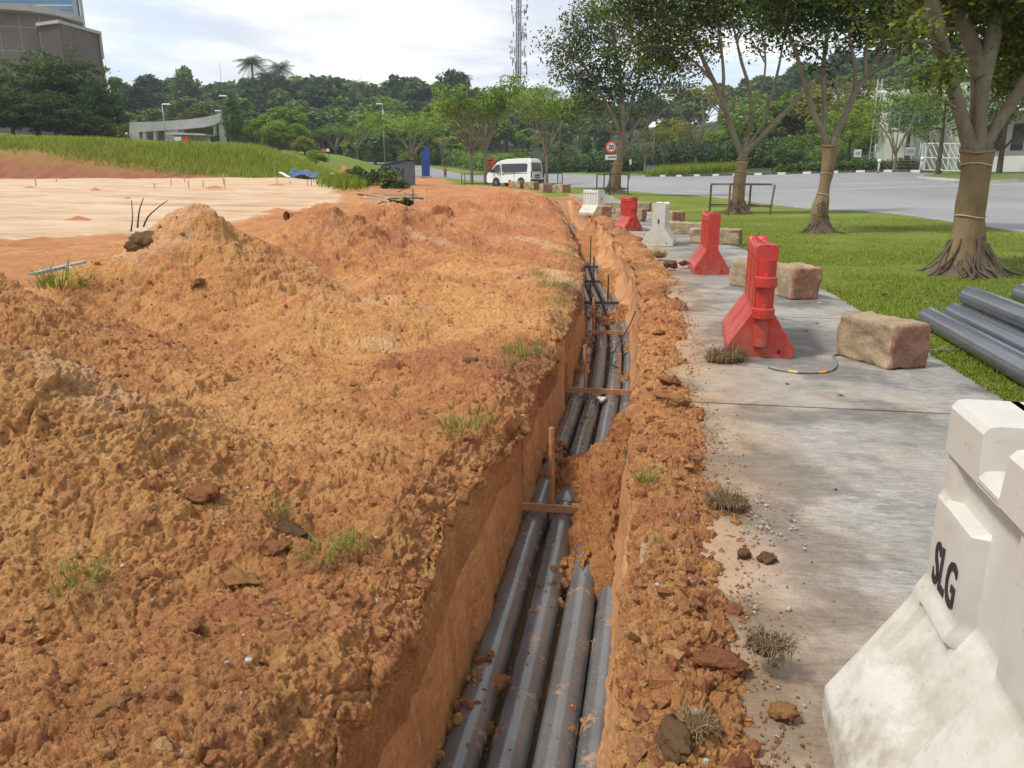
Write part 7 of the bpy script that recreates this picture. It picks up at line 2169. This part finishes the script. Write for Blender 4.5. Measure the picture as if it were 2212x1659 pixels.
for f_ in (0, .06, .5, 1.0):
    q = D * f_; MB().bar((q.x, q.y, q.z), (q.x, q.y, q.z + gh), .14 if f_ < .1 else .09).build('post', M['gatewhite'], gate)
for z in (.12, gh * .5, gh):
    MB().bar((0, 0, z), (D.x, D.y, D.z + z), .08).build('rail', M['gatewhite'], gate)
for i in range(9):
    a, b = D * (.06 + .1 * i), D * min(1, .06 + .1 * i + .14)
    MB().bar((a.x, a.y, a.z + gh), (b.x, b.y, b.z + gh * .52), .045).build('slanting_bar', M['gatewhite'], gate)
    MB().bar((a.x, a.y, a.z + gh * .5), (b.x, b.y, b.z + .12), .045).build('slanting_bar', M['gatewhite'], gate)
for i, (u, lab) in enumerate([(1897, 'ball topped bollard lamp left of the gate'), (1989, 'ball topped bollard lamp at the gate post'), (2079, 'ball topped bollard lamp right of the leaning trunk')]):
    p = standing(u, 372, 63.5); r0 = empty('bollard_lamp', p, 0, lab, 'lamp', 'ball topped bollard lamps')
    MB().tube([(0, 0, -.1), (0, 0, .85)], .08, 10).build('post', M['concrete'], r0, smooth=True)
    bm = bmesh.new(); bmesh.ops.create_uvsphere(bm, u_segments=14, v_segments=8, radius=.16); me = bpy.data.meshes.new('globe'); bm.to_mesh(me); bm.free(); me.materials.append(M['signwhite'])
    o = bpy.data.objects.new('globe', me); o.location = (0, 0, 1.0); link(o, r0)
p = standing(1664 + 267, 376, 70)
p = standing(1932, 375, 66); p = at(1932, 375, 64)
hy = standing(1931, 376, 70)
hp0 = at(1931, 376, 70)
h_ = empty('hydrant', standing(1932 - 0, 376, 69), 0, 'small yellow fire hydrant by the painted kerb', 'hydrant')
MB().tube([(0, 0, 0), (0, 0, .08), (0, 0, .10), (0, 0, .5), (0, 0, .62)], [.16, .16, .10, .11, .03], 12).build('barrel', M['hydrant'], h_, smooth=True)
MB().tube([(-.18, 0, .4), (.18, 0, .4)], .05, 8).build('nozzle', M['hydrant'], h_)
# traffic island
isl = [(XY((1976, 385, 55.5))), (XY((2000, 379, 58))), (XY((2230, 378, 57))), (66, 56), (66, 46), (XY((2230, 388, 47))), (XY((2040, 388, 50)))]
I_ = smoothline(isl + [isl[0]], 90, 1)[:-1]
iz = T(I_[:, 0], I_[:, 1])
mb = MB()
zi = float(iz.mean())
mb.add([(x, y, z - .2) for (x, y), z in zip(I_, iz)] + [(x, y, z + .16) for (x, y), z in zip(I_, iz)], [tuple(range(len(I_), 2 * len(I_)))] + [(i, (i + 1) % len(I_), len(I_) + (i + 1) % len(I_), len(I_) + i) for i in range(len(I_))])
tag(mb.build('traffic_island_kerb', M['kerb']), kind='structure')
ci = I_.mean(0); Ii = ci + (I_ - ci) * .985
mb = MB(); mb.add([(x, y, z + .175) for (x, y), z in zip(Ii, iz)], [tuple(range(len(Ii)))])
M['turf'] = simple('island turf', (.085, .12, .016), .9, .35, 3, .5, 30)
tag(mb.build('grass_verge', M['turf']), kind='structure')

# ---- pale building on the right
def corner_box(name, P4, z0, z1, mat, parent):
    n = len(P4)
    V = [(x, y, z0) for x, y in P4] + [(x, y, z1) for x, y in P4]
    return MB().add(V, [tuple(range(n - 1, -1, -1)), tuple(range(n, 2 * n))] + [(i, (i + 1) % n, n + (i + 1) % n, n + i) for i in range(n)]).build(name, mat, parent)
M['greenwall'] = simple('pale greenish render', (.42, .45, .36), .8, .12, .5)
M['tealglass'] = simple('teal window glass', (.06, .16, .15), .12, .2, 1, spec=.8)
bx = at(1890, 368, 76); bz = Ts(bx.x, bx.y)
bld = empty('building', (0, 0, 0), 0, 'pale greenish building with teal windows behind the fence', 'building')
A = XY((1888, 368, 76)); B = XY((2065, 368, 68)); zt_ = at(1900, 200, 76).z
dx, dy = B[0] - A[0], B[1] - A[1]; L = math.hypot(dx, dy); n2 = (dy / L, -dx / L)
def off(p, s, o): return (p[0] + dx / L * s - n2[0] * o, p[1] + dy / L * s - n2[1] * o)
corner_box('wall', [A, B, off(B, 0, 10), off(A, 0, 10)], bz - 1, zt_, M['greenwall'], bld)
for s_, z_, w, h in ((1.2, 3.6, 3.0, 2.2), (4.6, 3.6, 1.8, 2.2)):
    a, b = off(A, s_, -.06), off(A, s_ + w, -.06); c_, d_ = off(A, s_ + w, .2), off(A, s_, .2)
    f_ = corner_box('window', [a, b, c_, d_], bz + z_, bz + z_ + h, M['tealglass'], bld)
    a, b = off(A, s_ - .1, -.12), off(A, s_ + w + .1, -.12); c_, d_ = off(A, s_ + w + .1, .1), off(A, s_ - .1, .1)
    corner_box('sill', [a, b, c_, d_], bz + z_ - .2, bz + z_ - .03, M['concrete_pale'], f_)
mb = MB()
a0 = off(A, -.25, -.25)
for i in range(16): mb.bar((a0[0] - .2, a0[1], bz + .5 * i), (a0[0] + .2, a0[1], bz + .5 * i), .05)
mb.bar((a0[0] - .2, a0[1], bz), (a0[0] - .2, a0[1], bz + 8), .06); mb.bar((a0[0] + .2, a0[1], bz), (a0[0] + .2, a0[1], bz + 8), .06)
mb.build('ladder', M['gatewhite'], bld)
bld2 = empty('building', (0, 0, 0), 0, 'low pale guard house with canopy and long windows behind the gate', 'building')
A = XY((2085, 370, 66)); B = XY((2420, 372, 56)); z0 = Ts(*A)
dx, dy = B[0] - A[0], B[1] - A[1]; L = math.hypot(dx, dy); n2 = (dy / L, -dx / L)
corner_box('wall', [A, B, off(B, 0, 8), off(A, 0, 8)], z0 - 1, z0 + 4.2, M['concrete_pale'], bld2)
corner_box('canopy', [off(A, -.5, -2.2), off(B, .5, -2.2), off(B, .5, 8.5), off(A, -.5, 8.5)], z0 + 4.21, z0 + 4.75, M['concrete_pale'], bld2)
for i in range(5):
    s_ = .8 + i * 2.6
    f_ = corner_box('window', [off(A, s_, -.05), off(A, s_ + 2.1, -.05), off(A, s_ + 2.1, .2), off(A, s_, .2)], z0 + 1.5, z0 + 3.5, M['glass'], bld2)
    corner_box('mullion', [off(A, s_ + 1.0, -.1), off(A, s_ + 1.1, -.1), off(A, s_ + 1.1, .1), off(A, s_ + 1.0, .1)], z0 + 1.5, z0 + 3.5, M['gatewhite'], f_)
corner_box('name_wall', [off(A, 2, -3.2), off(B, 0, -3.2), off(B, 0, -2.9), off(A, 2, -2.9)], z0 - .5, z0 + 1.0, M['concrete_pale'], bld2)
bld3 = empty('building', (0, 0, 0), 0, 'large grey block high behind the nearest fig tree', 'building')
A = XY((2070, 300, 95)); B = XY((2500, 300, 80)); dx, dy = B[0] - A[0], B[1] - A[1]; L = math.hypot(dx, dy); n2 = (dy / L, -dx / L)
corner_box('wall', [A, B, off(B, 0, 12), off(A, 0, 12)], 0, at(2070, 150, 95).z, M['concrete_pale'], bld3)
for i in range(9):
    for z in (6, 10):
        corner_box('window', [off(A, 1 + i * 2.7, -.05), off(A, 3 + i * 2.7, -.05), off(A, 3 + i * 2.7, .2), off(A, 1 + i * 2.7, .2)], z, z + 1.8, M['glass'], bld3)

# ---- concrete pavilion
pav = empty('pavilion', (0, 0, 0), 0, 'low grey concrete pavilion with a long upswept roof edge beyond the grass bank', 'pavilion')
YP = 112
def pz(u, v): p = at(u, v, YP); return (p.x, p.z)
zb_ = Ts(*XY((380, 300, YP))) - 1.0
def facade(name, poly, y, th, mat, parent=None):
    """poly in photo points, as a wall of thickness th at distance y"""
    P_ = [pz(*q) for q in poly]
    P_ = [(x, max(z, zb_)) for x, z in P_]
    m = MB().prism(P_, th); m.v = [(a, b + y, c) for a, b, c in m.v]
    return m.build(name, mat, parent or pav)
facade('beam', [(282, 264), (282, 287), (340, 283), (400, 279), (440, 275), (466, 270), (478, 262), (478, 244), (466, 249), (440, 254), (400, 259), (340, 263)], YP, .7, M['concrete'])
for poly in ([(282, 286), (303, 285), (305, 330), (284, 330)], [(310, 284), (316, 284), (318, 330), (312, 330)], [(333, 283), (338, 283), (340, 330), (335, 330)], [(356, 281.5), (362, 281), (364, 330), (358, 330)], [(362, 281), (384, 280), (388, 330), (364, 330)], [(471, 268), (478, 262), (490, 330), (476, 330)], [(460, 272), (463, 271.5), (464, 292), (461, 292)]):
    facade('pillar', poly, YP + .003 * poly[0][0] - .9, .66, M['concrete'])
facade('canopy', [(378, 290), (378, 293), (462, 295), (464, 292), (400, 289)], YP - 1.6, 3.4, M['concrete_pale'])
wl_ = facade('room', [(390, 293), (453, 294), (454, 312), (392, 312)], YP - .4, 1.2, M['concrete_pale'])
for uu in (408, 422, 434, 445): facade('joint', [(uu, 294), (uu + .7, 294), (uu + .7, 312), (uu, 312)], YP - 1.02, .05, M['concrete'], wl_)
facade('back_wall', [(300, 283), (376, 279), (376, 330), (300, 330)], YP + 3, .4, M['dark'])  # wall coloured dark to paint in the shade behind the openings
facade('back_wall', [(384, 280), (392, 280), (392, 290), (384, 290)], YP + .6, .4, M['concrete'])
sp_, zt = sign_post(386 - 2, 300, 104, 'white signal board before the pavilion', face='box', w=.9, h=.5, mat='signwhite', zb=5.0)
sign_post(403 - 1, 302, 104, 'round red no entry sign before the pavilion', r=.38, mat='signred', zb=5.0)

# ---- brown building and glass tower, left
bb = empty('building', (0, 0, 0), 0, 'large purplish brown building with a thin projecting roof slab at the top left', 'building')
k = NT('brown cladding panels')
sx_ = k.n('ShaderNodeSeparateXYZ'); k.l(k.co(), sx_.inputs[0])
fx = k.math('FRACT', k.math('MULTIPLY', k.math('ADD', sx_.outputs[0], k.math('MULTIPLY', sx_.outputs[1], .4)), .34)); fz = k.math('FRACT', k.math('MULTIPLY', sx_.outputs[2], .30))
j_ = k.math('MAXIMUM', k.math('LESS_THAN', fx, .03), k.math('LESS_THAN', fz, .03))
c = k.mix(j_, k.ramp(k.noise(.3, 5, .6), [(.3, (.125, .098, .088)), (.7, (.175, .140, .125))]), (.30, .27, .25))
M['clad'] = k.done(c, .7)
M['cladplain'] = simple('brown render', (.115, .085, .075), .8, .12, .5)
M['cladshade'] = simple('dark brown render', (.055, .042, .038), .8, .12, .5)  # darker copy of the wing render, for its shaded side
M['slabedge'] = simple('pale slab edge', (.34, .32, .29), .8, .1, .5)
zs_ = at(178, 36, 132).z
edge = [gz(u, v, zs_) for u, v in [(-260, -8), (-120, 0), (0, 5), (60, 9), (110, 17), (150, 27), (178, 36)]]
back = [Vector((edge[-1].x * (1 + 22 / edge[-1].y) - 1, edge[-1].y + 22, 0)), Vector((edge[0].x, edge[0].y + 40, 0))]
P4 = [(p.x, p.y) for p in edge + back]
corner_box('roof_slab', P4, zs_ - .9, zs_, M['slabedge'], bb)
wallp = [(p.x - .0, p.y + 2.6) for p in edge[:-2]] + [(edge[-2].x - 1.5, edge[-2].y + 3.0), ((edge[-2].x - 1.5) * (1 + 20 / edge[-2].y), edge[-2].y + 20), (edge[0].x, edge[0].y + 38)]
corner_box('wall', wallp, 0, zs_ - .92, M['clad'], bb)
z2 = at(130, 50, 118).z
a, b, c_ = gz(84, 57, z2), gz(130, 51, z2), gz(216, 76, z2)
fr = corner_box('wing', [(a.x, a.y), (b.x, b.y), (c_.x, c_.y), (c_.x * (1 + 14 / c_.y) - 1, c_.y + 14), (a.x - 12, a.y + 20)], 0, z2, M['cladplain'], bb)
corner_box('wing_parapet', [(a.x - .3, a.y - .2), (b.x, b.y - .4), (c_.x + .4, c_.y - .3), (c_.x * (1 + 14 / c_.y) - .7, c_.y + 14), (a.x - 12, a.y + 20)], z2 + .01, z2 + .45, M['slabedge'], bb)
d_ = b - a
corner_box('shaded_face', [(a.x + .1, a.y - .05), (b.x - .05, b.y - .06), (b.x - .04, b.y + .1), (a.x + .1, a.y + .1)], 1, z2 - .02, M['cladshade'], bb)  # thin sheet over the left face, shade painted as darker render
MB().tube([(c_.x + .2, c_.y - .4, 2), (c_.x + .2, c_.y - .4, z2)], .22, 8).build('downpipe', M['slabedge'], bb)
M['towerglass'] = simple('blue curtain wall glass', (.10, .24, .33), .15, .2, .1, spec=.8)
tw_ = empty('building', (0, 0, 0), 0, 'distant blue glass tower behind the brown building', 'building')
YT = 190; a, b = at(-60, 20, YT), at(158, 20, YT + 0); c_ = at(180, 20, YT + 14)
zt_ = at(100, -60, YT).z
corner_box('curtain_wall', [(a.x, a.y), (b.x, b.y), (b.x * 1.1, b.y + 20), (a.x, a.y + 20)], 5, zt_, M['towerglass'], tw_)
corner_box('side_wall', [(b.x + .01, b.y - .1), (c_.x, c_.y), (c_.x * 1.06, c_.y + 12), (b.x * 1.1, b.y + 19)], 5, zt_, M['concrete'], tw_)
for i in range(12):
    z = at(100, 66 - i * 9, YT).z
    MB().bar((a.x, a.y - .08, z), (b.x, b.y - .08, z), .12, .25).build('floor_band', M['signblue'] if i % 3 else M['concrete_pale'], tw_)
    q = b.lerp(c_, .5); MB().box((q.x + .1, q.y - .1, z + .5), (1.2, .5, .9), Matrix.Rotation(math.atan2(c_.y - b.y, c_.x - b.x), 3, 'Z')).build('window', M['glass'], tw_)

# ---- lattice tower
lt = at(1120, 190, 258); zl0 = Ts(lt.x, lt.y); LT_H = at(1120, -70, 258).z - zl0
tower = empty('lattice_tower', (lt.x, lt.y, zl0), .3, 'tall grey lattice telecom tower hung with antennas above the skyline', 'tower')
M['tower'] = simple('tower steel', (.30, .28, .29), .6, .15)
legs = [(math.cos(a), math.sin(a)) for a in (.3, .3 + math.pi / 2, .3 + math.pi, .3 + 1.5 * math.pi)]
def tr_(z):
    zz = z / LT_H
    return .95 + 3.8 * max(0, .30 - zz) ** 1.2 + (max(0, .0))
zz_ = np.linspace(0, LT_H, 34)
for (cx_, cy_) in legs:
    MB().tube([(cx_ * tr_(z), cy_ * tr_(z), z) for z in zz_], .11, 6).build('leg', M['tower'], tower)
br = MB()
for i in range(33):
    for q in range(4):
        a, b = legs[q], legs[(q + 1) % 4]; r0, r1 = tr_(zz_[i]), tr_(zz_[i + 1])
        br.bar((a[0] * r0, a[1] * r0, zz_[i]), (b[0] * r1, b[1] * r1, zz_[i + 1]), .09); br.bar((b[0] * r0, b[1] * r0, zz_[i]), (a[0] * r1, a[1] * r1, zz_[i + 1]), .09)
        br.bar((a[0] * r0, a[1] * r0, zz_[i]), (b[0] * r0, b[1] * r0, zz_[i]), .09)
br.build('bracing', M['tower'], tower)
MB().tube([(0, 0, 0), (0, 0, LT_H)], .22, 8).build('cable_run', M['bark_dark'], tower)
r_ = random.Random(8)
for i in range(44):
    z = LT_H * r_.uniform(.42, .98); a = r_.uniform(0, 6.28); R_ = r_.uniform(1.7, 2.6)
    x, y = math.cos(a) * R_, math.sin(a) * R_
    mb = MB(); mb.bar((x * .4, y * .4, z), (x, y, z), .08); mb.box((x, y, z + .1), (.28, .28, r_.uniform(1.2, 2.6)))
    mb.build('antenna', M['tower'], tower)
for i in range(16):
    z = LT_H * (.40 + .5 * (i / 16) ** 1.1); a = r_.choice([0, .3, 3.1, 2.8, 5.9]) + r_.uniform(-.3, .3); R_ = r_.uniform(1.9, 2.7); x, y = math.cos(a) * R_, math.sin(a) * R_
    rr_ = r_.uniform(.35, .6) if i != 2 else 1.1
    mb = MB(); mb.bar((x * .4, y * .4, z), (x, y, z), .1)
    d = Vector((x, y, 0)).normalized(); mb.tube([Vector((x, y, z)), Vector((x, y, z)) + d * .3], [rr_, rr_ * .92], 14)
    mb.build('dish', M['tower'], tower)

# ---- thin humid air
hz = MB().box((0, 140, 22), (640, 320, 68)).build('haze', None)
hm = bpy.data.materials.new('haze'); hm.use_nodes = True
ht = hm.node_tree
for n in list(ht.nodes): ht.nodes.remove(n)
ho = ht.nodes.new('ShaderNodeOutputMaterial'); hv = ht.nodes.new('ShaderNodeVolumePrincipled')
hv.inputs['Density'].default_value = .00035; hv.inputs['Color'].default_value = (.86, .92, 1.0, 1); hv.inputs['Anisotropy'].default_value = .2
ht.links.new(hv.outputs[0], ho.inputs['Volume'])
hz.data.materials.append(hm); tag(hz, kind='stuff'); hz['label'] = 'thin pale haze over the distant wood'
